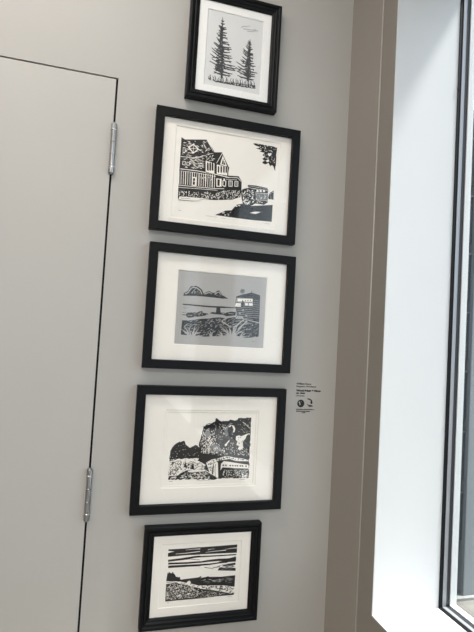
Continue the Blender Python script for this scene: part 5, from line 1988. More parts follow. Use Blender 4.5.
w2 178,104 170,126 149,136 156,113
w2 15,22 31,25 35,41 18,39
w2 120,-11 136,6 133,28 117,12
w2 21,57 19,74 2,77 4,60
w2 22,-41 30,-14 25,14 18,-13
w2 58,169 73,172 71,186 57,183
w2 -44,225 -31,250 -33,277 -46,253
w2 96,220 109,234 106,254 93,239
w2 124,178 125,207 109,230 108,202
w2 91,102 101,109 95,120 85,113
w2 78,-126 84,-104 67,-90 60,-112
w2 45,230 36,256 16,276 25,249
w2 57,68 65,81 62,95 54,82
w2 -38,-151 -28,-136 -27,-117 -38,-132
w2 50,247 65,255 67,273 52,264
w2 236,60 251,65 246,80 231,75
w2 56,87 71,100 76,119 61,106
w2 -39,-41 -41,-15 -61,2 -59,-24
w2 -143,-90 -121,-89 -110,-70 -132,-70
w2 -8,65 -15,80 -31,84 -24,69
w2 119,-144 111,-121 87,-117 95,-140
w2 46,236 57,255 55,277 45,258
w2 172,-128 190,-127 200,-113 182,-114
w2 74,419 91,417 92,434 75,436
w2 240,-86 260,-73 262,-51 243,-63
w2 18,21 30,43 18,65 6,43
w2 163,108 152,127 131,128 142,110
w2 -74,-67 -51,-53 -43,-27 -66,-41
w2 -56,22 -59,38 -74,47 -70,30
w2 25,428 13,452 -13,458 -1,434
w2 -13,5 0,14 -12,24 -24,15
w2 -83,-90 -73,-77 -85,-66 -95,-79
w2 22,171 18,192 -2,196 1,175
w2 35,89 55,91 63,110 43,108
w2 -72,269 -74,282 -86,286 -84,273
w2 -159,225 -155,244 -172,254 -176,235
w2 72,108 99,116 110,143 83,135
w2 -41,290 -37,314 -46,335 -50,312
w2 -93,360 -77,355 -73,370 -88,376
w2 -142,62 -134,77 -149,84 -157,70
w2 123,306 143,314 143,335 123,327
w2 -141,89 -132,112 -143,133 -152,111
w2 119,-76 128,-51 115,-28 106,-53
w2 -169,310 -160,322 -164,336 -174,324
w2 -44,-113 -27,-108 -19,-93 -35,-98
w2 -38,269 -25,275 -27,289 -40,283
w2 -66,-15 -71,0 -87,2 -82,-13
w2 89,246 103,250 106,265 92,261
w2 -86,182 -83,199 -97,207 -100,191
w2 -44,-58 -48,-34 -64,-15 -60,-39
w2 -169,403 -162,424 -173,442 -181,422
w2 241,295 234,311 217,312 224,296
w2 33,31 43,43 37,57 26,45
w2 210,-96 211,-76 194,-64 193,-85
w2 203,191 203,208 187,214 187,197
w2 -163,350 -155,366 -160,383 -168,367
w2 92,61 105,81 102,105 88,85
w2 -41,-33 -28,-17 -34,3 -47,-13
w2 -121,138 -105,147 -105,165 -121,156
w2 -10,74 -8,97 -23,113 -25,91
w2 -160,443 -145,453 -143,472 -159,461
w2 94,467 108,472 113,486 99,481
w2 223,-2 236,-3 242,9 229,11
w2 163,-127 163,-100 148,-77 148,-104
w2 162,166 162,191 150,214 151,188
w2 -128,386 -113,388 -111,402 -126,401
g2 -26,42 91,108 252,41 295,-94 155,-76 17,-99
g2 -188,426 -53,477 -26,326 -143,259
g2 327,546 413,580 513,683 585,656 482,598 437,479 480,344 394,310
g2 184,480 229,277 249,75 237,74 212,275 163,475
w3 552,615 614,599 658,514 638,429 589,412 606,497
w3 459,574 517,615 553,609 496,554
w3 688,317 782,344 820,310 1014,386 1086,393 1036,317 984,269 970,208 1044,174 1073,122 1070,37 1015,64 961,54 893,-13 806,-57 758,-23 789,55 709,79 732,174 682,225
k4 945,44 968,58 968,86 944,72
k4 889,164 906,187 886,207 869,184
k4 777,144 762,132 779,123 793,135
k4 860,155 862,171 846,173 844,156
k4 889,166 897,144 920,147 912,168
k4 1012,200 1022,213 1015,227 1005,215
k4 971,73 985,58 994,76 981,90
k4 1008,210 1027,220 1012,235 993,225
k4 747,287 763,274 781,284 765,297
k4 1014,62 1020,43 1040,39 1033,58
k4 754,248 751,234 764,228 767,242
k4 1028,297 1035,321 1018,338 1012,315
k4 781,133 776,115 794,118 799,136
k4 998,187 1004,162 1030,163 1024,188
k4 825,272 823,290 805,289 806,271
k4 1009,345 1033,341 1049,358 1026,362
k4 884,140 907,181 916,215 945,233 966,269 976,315 998,345 1024,368 1058,372 1049,336 1054,311 1031,280 1022,249 1033,221 1043,191 1059,170 1086,139 1095,118 1091,82 1084,46 1086,14 1088,-14 1057,-18 1034,-15 1004,0 964,3 939,11 897,38 893,80 892,98
w3 373,80 439,148 508,225 524,195 458,121 447,67 399,47
w3 855,708 967,623 1081,527 1075,520 960,614 847,698
w3 1021,595 1028,605 1017,610 1011,600
w3 900,443 889,449 878,445 888,439
w3 983,453 974,459 966,451 976,444
w3 920,412 917,427 902,431 905,416
w3 886,617 901,620 911,631 896,628
w3 1041,673 1051,684 1045,697 1035,686
w3 932,519 940,512 951,512 943,520
w3 920,605 920,619 911,631 911,616
w3 987,407 978,415 968,409 977,401
w3 1014,778 1013,764 1025,756 1025,770
w3 903,612 892,618 881,613 891,607
w3 1002,654 1000,639 1007,626 1008,641
w3 856,480 857,495 846,504 845,490
w3 901,513 905,526 900,538 896,526
w3 981,419 975,412 977,403 983,410
w3 926,517 915,520 907,511 918,508
w3 941,679 928,668 928,651 940,662
w3 879,742 885,750 880,758 874,751
w3 877,476 872,488 858,490 864,478
w3 789,618 789,629 779,633 779,622
w3 859,555 849,567 834,565 844,554
w3 806,514 814,500 828,493 820,507
w3 928,428 938,421 946,431 936,438
w3 993,613 1008,610 1021,618 1006,621
w3 735,637 728,625 731,611 738,623
w3 1071,452 1061,455 1059,444 1069,442
w3 786,734 795,747 793,764 784,751
w3 769,435 765,449 753,457 757,443
w3 782,638 786,630 795,629 791,637
w3 1019,444 1009,437 1010,425 1019,432
w3 257,663 237,668 220,656 240,651
w3 64,634 79,634 90,644 75,644
w3 257,639 275,636 291,645 273,648
w3 326,506 319,516 308,513 314,503
w3 336,625 324,620 322,607 334,612
w3 190,481 191,503 174,518 173,496
w3 175,559 190,542 212,543 197,560
w3 227,517 210,525 193,519 209,511
w3 324,395 339,384 357,385 342,397
w3 347,536 334,525 330,508 343,519
w3 228,455 234,475 221,493 215,472
w3 208,594 195,596 190,584 203,582
w3 392,599 377,615 355,618 371,603
w3 154,543 161,556 148,563 141,550
w3 235,611 224,600 227,585 238,596
w3 345,370 344,385 328,384 330,369
w3 320,491 300,499 279,491 300,483
w3 283,368 280,379 268,378 271,367
w3 90,565 99,583 92,602 83,584
w3 251,498 251,484 264,480 264,493
w3 315,545 329,545 336,557 322,557
w3 159,575 152,563 161,552 168,564
w3 398,558 394,540 405,524 408,543
w3 329,559 339,542 359,539 349,556
w3 129,573 112,584 92,580 109,569
w3 236,567 243,582 238,598 231,582
w3 199,561 207,571 203,584 195,573
w3 124,577 129,561 145,557 140,573
w3 262,571 264,556 279,555 277,569
w3 331,628 326,607 334,588 339,608
w3 303,561 310,544 328,543 322,560
w3 243,593 241,581 248,573 251,584
w3 233,506 214,517 195,508 213,497
w3 306,619 292,629 279,619 292,608
w3 324,576 303,581 284,570 305,565
w3 354,381 349,396 333,397 338,382
w3 307,502 325,497 337,509 320,514
w3 364,388 343,380 333,361 354,368
w3 378,506 390,507 395,518 383,518
w3 356,513 378,514 394,527 373,526
w3 232,640 233,618 245,600 245,622
w3 99,631 84,624 81,607 97,614
w3 259,454 269,467 266,484 256,471
w3 126,530 124,509 138,493 139,514
w3 347,409 330,416 312,411 329,404
w2 287,-69 298,-77 307,-66 295,-58
w2 658,-59 649,-70 650,-84 660,-73
w2 300,-188 291,-164 268,-155 277,-178
w2 117,-107 112,-86 92,-76 97,-98
w2 114,-2 99,-6 99,-22 115,-18
w2 843,-145 853,-163 873,-171 862,-153
w2 744,-91 736,-72 718,-64 726,-83
w2 105,-121 101,-109 89,-111 92,-123
w2 978,-99 997,-101 1009,-86 990,-85
w2 917,-151 899,-163 896,-184 914,-172
w2 360,15 350,-8 356,-31 366,-9
w2 445,-175 446,-153 429,-137 428,-160
w2 141,-58 136,-39 118,-33 122,-52
w2 -35,-64 -21,-79 -1,-75 -15,-60
w2 945,-2 942,-19 951,-33 954,-16
w2 878,-23 889,-44 911,-51 900,-30
w2 489,-34 503,-32 507,-19 493,-21
w2 155,-136 174,-136 183,-120 164,-119
w2 820,-103 822,-121 839,-128 837,-110
w2 614,-165 598,-151 578,-151 593,-164
w2 912,-96 890,-105 881,-127 903,-118
w2 202,-116 186,-109 170,-116 186,-124
w2 986,-58 989,-44 978,-35 975,-49
w2 369,-109 354,-96 334,-96 349,-109
w2 430,-13 439,-33 462,-38 452,-17
w2 578,-119 581,-100 572,-83 569,-102
w2 121,-12 143,-5 155,13 134,6
w2 211,10 188,16 165,9 188,3
w2 889,-182 905,-187 919,-180 904,-174
w2 809,-174 788,-175 774,-191 795,-190
w2 922,-199 930,-188 925,-176 917,-186
w2 572,16 553,23 534,17 553,11
w2 174,27 158,38 140,33 156,22
w2 844,-61 835,-47 819,-45 828,-59
w2 401,-69 386,-82 384,-102 399,-89
w2 360,-86 372,-96 385,-86 373,-76
w2 345,-55 331,-62 329,-78 343,-71
w2 7,-70 9,-93 25,-110 23,-87
w2 -66,36 -68,20 -60,7 -58,23
w2 395,-95 397,-77 380,-68 379,-86
w2 225,-37 228,-52 243,-56 240,-41
w2 222,-197 223,-183 209,-183 208,-197
w2 780,-161 767,-150 749,-148 763,-160
w2 161,-1 176,0 181,13 167,12
w2 306,-62 329,-70 351,-59 328,-51
w2 303,-28 319,-39 338,-36 322,-25
w2 1049,-154 1056,-166 1069,-161 1062,-149
w2 644,-87 633,-86 628,-96 639,-97
w2 103,21 109,-2 130,-14 123,9
w2 371,-59 357,-50 340,-55 355,-65
w2 705,-7 715,-16 723,-5 713,3
w2 861,-56 847,-48 831,-54 846,-61
w2 781,-180 784,-160 770,-146 766,-166
w2 643,-23 636,-40 646,-56 654,-38
w2 815,16 799,22 782,17 799,11
w2 396,-55 373,-58 361,-78 384,-75
w2 388,-88 397,-78 386,-70 377,-80
w2 822,-155 813,-172 821,-190 830,-173
w2 196,-152 211,-151 217,-137 202,-138
w2 140,-4 150,9 142,23 132,10
w2 883,-119 882,-103 871,-91 872,-107
w2 917,-123 924,-111 913,-103 906,-115
w2 82,-48 98,-29 94,-4 78,-23
w2 951,-183 932,-179 918,-194 938,-198
w2 314,-141 326,-127 322,-109 309,-123
w2 682,-51 667,-50 664,-66 680,-66
w2 154,-7 136,-3 122,-14 140,-18
w2 449,-156 471,-164 493,-154 470,-146
w2 375,-112 365,-133 370,-156 380,-135
w2 67,-106 67,-89 51,-83 52,-100
w2 399,-190 406,-178 397,-167 390,-179
w2 323,-24 310,-32 313,-47 326,-40
w2 432,-36 444,-20 436,-2 425,-18
w2 31,-82 38,-63 34,-44 26,-63
w2 255,-56 263,-50 262,-40 253,-46
w2 880,-16 869,-35 877,-56 888,-37
w2 257,-47 265,-58 276,-50 268,-39
w2 127,-38 108,-53 103,-76 122,-61
w2 754,-79 735,-71 716,-79 735,-87
w2 28,-87 9,-94 -1,-113 19,-105
w2 476,12 490,-1 510,0 495,13
w2 374,-65 390,-66 396,-51 380,-49
w2 132,-139 108,-146 94,-166 118,-160
w2 1022,-49 1010,-41 996,-44 1008,-53
w2 85,-96 60,-98 40,-111 64,-109
w2 664,-178 681,-163 682,-141 665,-156
w2 286,-14 270,-5 253,-9 268,-18
w2 1016,-208 1031,-206 1032,-190 1017,-192
w2 71,-131 59,-120 44,-125 56,-136
w2 969,-72 944,-73 929,-93 954,-92
w2 179,-35 191,-14 182,9 171,-12
w2 378,-145 381,-126 373,-109 370,-127
w2 538,-5 545,-22 562,-28 556,-11
w2 -8,-12 8,-29 30,-31 15,-14
w2 806,-48 804,-63 817,-72 819,-56
w2 784,-186 794,-167 785,-147 775,-166
w2 137,-34 136,-45 145,-51 147,-40
w2 996,-52 1019,-60 1041,-50 1018,-42
w2 76,-153 56,-151 41,-164 61,-166
w2 289,-67 285,-83 300,-91 303,-75
w2 1079,-198 1079,-174 1064,-155 1063,-180
w2 964,-181 959,-166 945,-160 949,-175
w2 354,-7 368,-22 388,-22 374,-7
w2 983,-2 1000,-16 1022,-19 1005,-6
w2 990,-118 1013,-123 1035,-116 1012,-111
w2 17,-126 37,-119 43,-99 23,-106
w2 400,-100 383,-94 368,-103 384,-109
w2 860,-32 869,-12 863,11 854,-10
w2 850,-150 858,-160 869,-155 861,-145
w2 746,-23 749,-40 764,-49 761,-32
k3 119,801 152,778 210,731 261,690 286,647 287,613 294,561 297,537 311,472 326,444 313,400 332,365 332,315 343,276 334,228 307,204 282,162 248,108 203,126 157,175 135,214 145,244 112,289 108,344 93,365 90,410 68,465 73,492 61,542 52,564 43,612 50,650 71,672 99,739 91,758
w4 108,474 115,491 104,506 97,489
w4 263,241 250,236 249,222 262,227
w4 162,300 145,299 136,285 153,285
w4 293,256 292,236 303,218 304,239
w4 262,308 250,298 253,283 265,293
w4 211,305 215,290 227,282 223,297
w4 215,529 224,536 219,546 211,539
w4 243,314 236,325 224,320 231,310
w4 191,255 206,248 223,252 208,259
w4 270,400 282,398 286,409 274,412
w4 219,640 221,625 236,620 234,635
w4 108,542 117,533 127,541 118,550
w4 283,453 283,471 269,483 269,465
w4 150,332 137,337 129,324 143,320
w4 194,654 204,639 221,634 212,649
w4 194,353 203,361 196,371 187,363
w4 116,613 103,598 102,578 115,593
w4 217,578 201,585 184,581 200,574
w4 224,533 241,535 249,550 232,548
w4 108,532 93,537 83,526 98,521
w4 57,622 69,634 63,650 51,638
w4 275,566 279,584 269,599 265,581
w4 321,304 321,319 307,324 307,309
w4 233,428 251,417 272,422 254,433
w4 253,157 242,152 244,140 254,146
w4 280,476 268,465 269,450 280,461
k3 509,445 566,409 598,387 639,361 659,332 672,285 653,235 690,187 687,140 695,88 696,44 680,14 676,-20 665,-74 687,-106 670,-165 604,-165 554,-153 511,-163 516,-117 508,-72 504,-42 514,17 505,67 496,87 510,141 506,182 509,240 502,271 517,307 499,368 499,409
w4 592,92 598,75 614,66 607,83
w4 559,108 556,123 543,131 546,116
w4 553,-136 551,-119 538,-110 539,-126
w4 592,-131 573,-126 556,-136 575,-140
w4 578,-4 595,-10 608,3 591,9
w4 604,86 609,99 598,108 593,95
w4 560,121 563,136 553,148 551,133
w4 572,-39 558,-40 552,-52 566,-52
w4 636,9 628,19 616,16 624,6
w4 572,380 567,390 556,387 561,376
w4 554,257 565,274 561,293 550,276
w4 581,-59 580,-46 568,-41 568,-54
w4 670,-61 656,-65 648,-78 663,-74
w4 614,-85 604,-70 586,-72 596,-86
w4 608,-88 614,-97 624,-97 619,-88
w4 552,-27 538,-19 523,-24 537,-31
w4 644,-98 640,-110 652,-114 656,-102
w4 548,42 549,60 539,74 537,56
w4 577,-40 588,-31 584,-18 573,-26
w4 667,-128 678,-113 670,-96 660,-112
w4 582,256 591,269 587,285 578,272
w4 609,142 619,123 639,118 630,137
w4 597,23 603,6 619,1 614,18
w4 571,363 584,358 592,369 579,374
w4 623,-50 609,-48 598,-59 613,-61
w4 599,121 593,137 576,140 582,124
w3 -1079,-560 -1087,-332 -970,-304 -805,-273 -653,-298 -502,-287 -312,-328 -110,-437 -162,-549 -349,-560 -602,-568 -765,-638 -828,-695 -944,-709 -1069,-707
k4 -649,-516 -627,-479 -629,-437 -652,-473
k4 -1010,-444 -1004,-396 -1014,-349 -1020,-397
k4 -197,-471 -200,-434 -218,-402 -215,-439
k4 -770,-390 -762,-351 -780,-315 -789,-354
k4 -220,-540 -208,-516 -214,-491 -226,-514
k4 -443,-496 -438,-465 -454,-437 -458,-469
k4 -958,-699 -938,-665 -937,-625 -957,-659
k4 -853,-583 -847,-544 -865,-508 -871,-548
k4 -934,-433 -919,-408 -917,-379 -932,-404
k4 -1060,-565 -1046,-548 -1051,-526 -1065,-543
k4 -435,-538 -436,-495 -461,-461 -461,-504
k4 -1007,-477 -987,-455 -985,-425 -1005,-447
k4 -972,-418 -959,-385 -971,-351 -984,-384
k4 -922,-583 -909,-543 -909,-501 -923,-541
k4 -508,-482 -490,-464 -496,-439 -513,-457
k4 -495,-471 -489,-431 -508,-395 -514,-435
k4 -567,-544 -561,-503 -582,-466 -588,-508
k4 -1042,-695 -1030,-658 -1039,-621 -1051,-657
k4 -794,-458 -766,-420 -762,-374 -790,-411
k4 -355,-525 -361,-491 -381,-463 -374,-497
k4 -1009,-395 -1000,-364 -1007,-331 -1016,-363
k4 -785,-475 -780,-437 -791,-401 -796,-438
k4 -767,-547 -773,-519 -790,-495 -784,-524
k4 -576,-448 -558,-411 -555,-371 -573,-407
k4 -403,-393 -394,-369 -402,-345 -410,-369
k4 -990,-623 -974,-580 -979,-534 -995,-577
k4 -612,-553 -609,-511 -620,-471 -623,-513
k4 -553,-471 -555,-431 -580,-401 -579,-440
k4 -660,-564 -643,-546 -643,-522 -659,-540
k4 -450,-466 -426,-434 -421,-394 -445,-426
k4 -746,-562 -740,-535 -759,-515 -765,-542
k4 -928,-592 -906,-561 -906,-522 -928,-554
k4 -835,-446 -842,-398 -872,-360 -865,-408
k4 -322,-468 -309,-426 -316,-382 -328,-425
k4 -904,-508 -898,-473 -910,-440 -916,-475
k4 -1060,-677 -1049,-650 -1059,-623 -1069,-649
k4 -1043,-603 -1039,-583 -1048,-565 -1052,-585
k4 -799,-389 -779,-362 -771,-329 -792,-356
k4 -485,-509 -480,-482 -490,-456 -496,-483
k4 -194,-488 -187,-456 -203,-428 -210,-460
k4 -633,-525 -610,-495 -605,-458 -628,-487
k4 -927,-406 -916,-382 -922,-356 -933,-380
k4 -810,-421 -804,-399 -821,-382 -827,-405
k4 -184,-548 -181,-505 -191,-463 -194,-506
k4 -1029,-682 -1016,-636 -1018,-588 -1031,-634
k4 -970,-521 -955,-496 -953,-467 -968,-492
k4 -997,-633 -1005,-593 -1027,-560 -1020,-599
k4 -1044,-655 -1028,-616 -1036,-575 -1052,-614
k4 -899,-607 -884,-571 -889,-533 -905,-569
k4 -1001,-419 -997,-386 -1010,-356 -1014,-389
k4 -503,-542 -499,-505 -520,-474 -523,-511
k4 -557,-450 -546,-421 -550,-389 -561,-419
k4 -815,-498 -803,-477 -807,-452 -820,-474
k4 -1022,-687 -1013,-657 -1020,-627 -1029,-657
k4 -910,-534 -889,-490 -889,-442 -910,-485
k4 -339,-464 -335,-430 -354,-401 -357,-435
k4 -992,-430 -1000,-382 -1021,-337 -1013,-386
k4 -615,-529 -598,-484 -594,-436 -611,-481
k4 -712,-419 -696,-383 -698,-344 -714,-380
k4 -995,-677 -974,-635 -966,-590 -987,-631
k4 -1041,-633 -1029,-588 -1030,-542 -1042,-587
k4 -768,-558 -761,-532 -770,-507 -777,-533
k4 -990,-388 -979,-359 -993,-332 -1004,-361
k4 -658,-582 -659,-550 -671,-521 -671,-553
k4 -802,-506 -795,-476 -811,-449 -818,-479
k4 -856,-576 -832,-541 -825,-499 -849,-534
k4 -591,-434 -569,-415 -571,-386 -593,-405
k4 -655,-497 -650,-459 -661,-423 -666,-461
k4 -921,-577 -927,-541 -949,-513 -944,-549
k4 -205,-482 -189,-466 -188,-443 -204,-459
g4 -772,-558 -747,-558 -731,-539 -756,-539
g4 -976,-553 -954,-572 -926,-565 -948,-547
g4 -736,-603 -708,-593 -693,-568 -721,-578
g4 -808,-499 -783,-506 -762,-490 -787,-484
g4 -988,-651 -969,-660 -949,-653 -968,-644
g4 -920,-529 -878,-518 -848,-486 -890,-497
g4 -525,-344 -484,-354 -442,-351 -483,-341
g4 -967,-341 -948,-353 -926,-350 -945,-338
g4 -720,-423 -687,-433 -655,-419 -688,-410
g4 -206,-505 -168,-501 -139,-478 -176,-482
g4 -1002,-344 -969,-358 -933,-357 -966,-343
g4 -1039,-559 -1001,-544 -972,-515 -1010,-530
g4 -571,-382 -540,-387 -512,-373 -543,-369
g4 -1050,-421 -1006,-426 -965,-407 -1009,-402
g4 -947,-560 -908,-576 -865,-576 -904,-560
g4 -1078,-377 -1045,-366 -1020,-343 -1053,-353
g4 -547,-338 -523,-357 -492,-354 -516,-334
g4 -286,-536 -257,-547 -227,-541 -256,-530
g4 -424,-435 -387,-455 -345,-453 -382,-433
g4 -582,-373 -561,-368 -551,-350 -571,-355
g4 -505,-513 -473,-500 -449,-477 -481,-489
g4 -1076,-490 -1037,-498 -999,-484 -1038,-476
g4 -447,-531 -418,-524 -394,-505 -423,-512
g4 -724,-476 -696,-483 -668,-475 -696,-469
g4 -1045,-671 -1016,-668 -998,-643 -1028,-647
g4 -740,-423 -708,-431 -676,-426 -708,-418
g4 -728,-497 -690,-481 -660,-453 -698,-469
g4 -472,-425 -448,-440 -419,-441 -444,-426
g4 -540,-541 -509,-535 -488,-511 -519,-517
g4 -468,-350 -444,-361 -420,-350 -444,-338
g4 -827,-394 -805,-395 -789,-379 -812,-378
g4 -989,-637 -966,-653 -938,-652 -961,-636
g4 -878,-351 -842,-350 -810,-331 -847,-332
g4 -715,-484 -681,-482 -655,-460 -689,-462
g4 -936,-642 -900,-648 -863,-642 -900,-636
g4 -902,-396 -862,-415 -819,-420 -858,-400
g4 -548,-444 -513,-456 -477,-456 -511,-444
g4 -159,-474 -134,-477 -120,-457 -144,-454
g4 -1029,-532 -988,-548 -944,-544 -985,-529
g4 -661,-390 -635,-400 -607,-395 -634,-385
g4 -512,-529 -469,-537 -429,-521 -472,-512
g4 -476,-447 -447,-467 -412,-464 -441,-444
g4 -909,-684 -880,-682 -856,-666 -885,-668
g4 -634,-502 -611,-497 -595,-479 -619,-484
g4 -713,-414 -686,-420 -658,-414 -685,-407
g4 -828,-329 -800,-328 -780,-308 -808,-310
g4 -641,-402 -613,-400 -592,-381 -620,-383
g4 -480,-447 -461,-461 -438,-454 -457,-440
g4 -580,-487 -561,-505 -535,-498 -555,-481
g4 -946,-466 -906,-448 -874,-418 -914,-436
g4 -544,-501 -517,-499 -495,-484 -522,-486
g4 -358,-426 -324,-425 -299,-401 -333,-402
g4 -261,-539 -227,-545 -193,-536 -228,-530
g4 -1009,-343 -988,-352 -967,-343 -988,-334
g4 -899,-397 -860,-377 -830,-347 -868,-366
g4 -871,-619 -838,-620 -813,-597 -847,-596
g4 -914,-394 -894,-401 -876,-389 -896,-381
g4 -296,-372 -275,-386 -252,-377 -273,-364
g4 -1060,-529 -1033,-520 -1015,-497 -1042,-506
g4 -682,-425 -643,-407 -616,-373 -655,-391
k5 -698,-485 -680,-403 -669,-304 -643,-403 -603,-496
k5 -503,-537 -485,-439 -462,-373 -430,-456 -410,-555
k5 -1065,-424 -968,-361 -838,-305 -835,-313 -963,-372 -1056,-437
k5 -630,-446 -463,-367 -221,-405 -222,-413 -462,-379 -623,-460
k5 -952,-689 -875,-561 -831,-449 -823,-451 -865,-566 -938,-697
k5 -422,-549 -305,-469 -150,-456 -150,-464 -301,-480 -412,-562
w3 -591,-585 -450,-564 -117,-557 -93,-604 -345,-619 -555,-622
w3 -329,-755 -292,-755 -259,-739 -296,-739
w3 -403,-679 -364,-683 -326,-677 -364,-673
w3 -383,-754 -354,-760 -326,-754 -354,-748
w3 -199,-769 -174,-775 -149,-769 -174,-762
w3 -268,-750 -252,-760 -233,-756 -249,-746
w3 -521,-702 -500,-711 -477,-710 -498,-701
w3 -198,-627 -166,-638 -134,-631 -165,-621
w3 -519,-729 -495,-734 -471,-727 -495,-721
w3 -134,-794 -98,-796 -65,-782 -101,-780
w3 -299,-757 -259,-753 -225,-733 -264,-737
w3 -178,-665 -143,-679 -106,-676 -141,-662
w3 -63,-801 -29,-809 6,-804 -28,-796
w3 -407,-761 -381,-765 -355,-759 -381,-755
w3 -159,-727 -135,-734 -111,-724 -136,-716
w3 -23,-793 -3,-797 16,-788 -4,-784
w3 -531,-735 -489,-741 -447,-733 -489,-727
w3 -138,-653 -101,-659 -65,-647 -102,-641
w3 -300,-725 -258,-716 -220,-698 -262,-707
w3 -484,-793 -445,-793 -408,-784 -446,-784
w3 -166,-707 -129,-711 -92,-701 -130,-697
w3 -433,-753 -416,-761 -400,-750 -418,-742
w3 -606,-718 -570,-713 -537,-699 -572,-704
w3 -412,-639 -382,-650 -351,-647 -380,-636
w3 -509,-785 -474,-785 -441,-772 -476,-772
w3 -482,-792 -452,-786 -425,-771 -455,-776
w3 -412,-682 -372,-681 -335,-669 -374,-670
w3 -768,-710 -732,-714 -698,-702 -734,-697
w3 -447,-757 -415,-763 -384,-757 -415,-751
w3 -690,-709 -672,-710 -658,-700 -676,-699
w3 -192,-739 -175,-742 -160,-730 -178,-727
w3 -516,-686 -495,-695 -472,-693 -493,-684
w3 -479,-685 -457,-692 -433,-689 -456,-682
w3 -742,-749 -707,-752 -673,-742 -708,-740
w3 -173,-717 -151,-716 -133,-703 -155,-704
w3 -470,-796 -446,-803 -421,-799 -445,-792
w3 -344,-733 -329,-740 -313,-734 -329,-727
w3 -672,-647 -654,-651 -640,-640 -658,-635
w3 -628,-745 -612,-750 -597,-742 -613,-736
w3 -287,-646 -254,-643 -226,-625 -259,-628
w3 -610,-796 -592,-800 -576,-790 -594,-786
w3 -127,-743 -103,-747 -83,-735 -106,-732
w3 -107,-659 -66,-669 -24,-669 -65,-659
w3 -385,-780 -367,-782 -352,-774 -369,-772
w3 -632,-737 -608,-744 -584,-738 -608,-731
w3 -321,-719 -283,-730 -245,-725 -282,-714
w3 -418,-649 -389,-664 -357,-662 -386,-647
w3 -566,-757 -528,-750 -496,-730 -534,-736
w3 -325,-684 -304,-693 -282,-689 -303,-680
w3 -313,-692 -293,-701 -271,-697 -291,-688
w3 -534,-653 -499,-645 -468,-626 -503,-634
w3 -661,-768 -631,-776 -600,-774 -630,-765
w3 -228,-703 -185,-705 -144,-695 -186,-693
w3 -185,-738 -154,-732 -128,-714 -159,-720
w3 -319,-694 -294,-698 -270,-690 -295,-686
w3 -484,-677 -446,-673 -410,-660 -448,-663
w3 -751,-739 -724,-743 -700,-731 -727,-726
w3 -420,-689 -392,-687 -368,-674 -395,-675
w3 -41,-759 -19,-770 6,-763 -17,-753
w3 -308,-716 -271,-731 -232,-732 -269,-718
w3 -602,-669 -582,-678 -561,-670 -581,-661
w3 -23,-788 8,-792 36,-781 6,-776
w3 -403,-705 -382,-714 -361,-706 -382,-697
w3 -661,-780 -637,-783 -617,-770 -641,-767
w3 -431,-672 -388,-664 -350,-643 -393,-651
w3 -648,-722 -629,-731 -609,-726 -628,-716
w3 -228,-770 -192,-781 -155,-775 -191,-764
w3 -671,-779 -647,-783 -623,-776 -647,-771
w3 -223,-789 -201,-798 -180,-788 -202,-779
w3 -325,-704 -299,-708 -276,-696 -302,-692
w3 -364,-676 -327,-689 -287,-687 -325,-675
w3 -250,-775 -216,-773 -185,-757 -219,-760
w3 -157,-747 -135,-747 -117,-733 -139,-733
w3 -534,-690 -516,-695 -499,-688 -517,-682
w3 -456,-785 -418,-799 -378,-797 -416,-783
w3 -330,-797 -293,-790 -259,-773 -297,-780
w3 -257,-670 -232,-670 -211,-655 -236,-656
w3 -21,-746 9,-747 35,-733 6,-732
w3 -346,-781 -326,-779 -310,-768 -330,-770
w3 -331,-782 -289,-778 -252,-757 -294,-761
w3 -739,-759 -702,-767 -666,-758 -703,-750
w3 -504,-720 -484,-723 -464,-717 -485,-714
w3 -504,-750 -464,-756 -423,-753 -463,-746
w3 -498,-763 -465,-769 -433,-761 -466,-754
w3 -238,-764 -203,-771 -168,-762 -204,-755
w3 -703,-681 -669,-696 -633,-694 -666,-679
w3 -468,-690 -448,-697 -429,-690 -448,-683
w3 -559,-747 -541,-745 -526,-734 -545,-735
w3 -412,-689 -383,-686 -356,-674 -386,-676
w3 -119,-672 -97,-676 -75,-671 -97,-666
w3 -711,-689 -689,-690 -670,-680 -691,-679
w3 -379,-745 -362,-752 -348,-743 -364,-736
w3 -580,-719 -537,-722 -494,-714 -537,-711
w3 -440,-664 -399,-671 -359,-662 -400,-655
w3 -132,-635 -102,-641 -72,-632 -102,-626
w3 -477,-692 -444,-694 -413,-683 -446,-682
w3 -61,-810 -44,-815 -28,-809 -44,-804
w3 -226,-750 -206,-752 -192,-737 -212,-735
w3 -284,-686 -253,-696 -222,-690 -253,-680
w3 -213,-670 -194,-674 -176,-667 -195,-663
w3 -674,-736 -631,-746 -588,-738 -631,-728
w3 -321,-780 -294,-784 -268,-774 -295,-770
w3 -652,-672 -633,-674 -620,-660 -639,-658
w3 -719,-721 -693,-717 -670,-704 -696,-708
w3 -113,-690 -86,-692 -62,-679 -89,-678
w3 -546,-697 -514,-694 -487,-675 -519,-679
w3 -800,-757 -759,-766 -716,-762 -758,-753
w3 -769,-769 -742,-767 -717,-753 -745,-756
w3 -49,-784 -18,-785 9,-772 -21,-771
w3 -489,-747 -470,-751 -451,-745 -470,-741
w3 -138,-779 -100,-788 -61,-783 -99,-774
w3 -524,-741 -491,-751 -457,-744 -490,-734
w3 -107,-761 -83,-767 -59,-761 -83,-755
w3 -320,-684 -304,-697 -284,-691 -300,-679
w3 -245,-674 -203,-685 -160,-681 -202,-670
w3 -718,-725 -702,-729 -686,-723 -702,-719
w3 -339,-677 -308,-679 -279,-668 -310,-666
w3 -286,-644 -249,-660 -210,-660 -246,-644
w3 -56,-699 -33,-695 -13,-683 -37,-686
w3 -616,-638 -597,-640 -580,-631 -599,-629
w3 -482,-626 -441,-633 -399,-629 -441,-623
w3 -923,-783 -903,-796 -880,-791 -900,-778
w3 -997,-751 -973,-763 -947,-762 -971,-750
w3 -964,-740 -930,-739 -902,-721 -935,-723
w3 -1017,-760 -984,-757 -953,-743 -987,-745
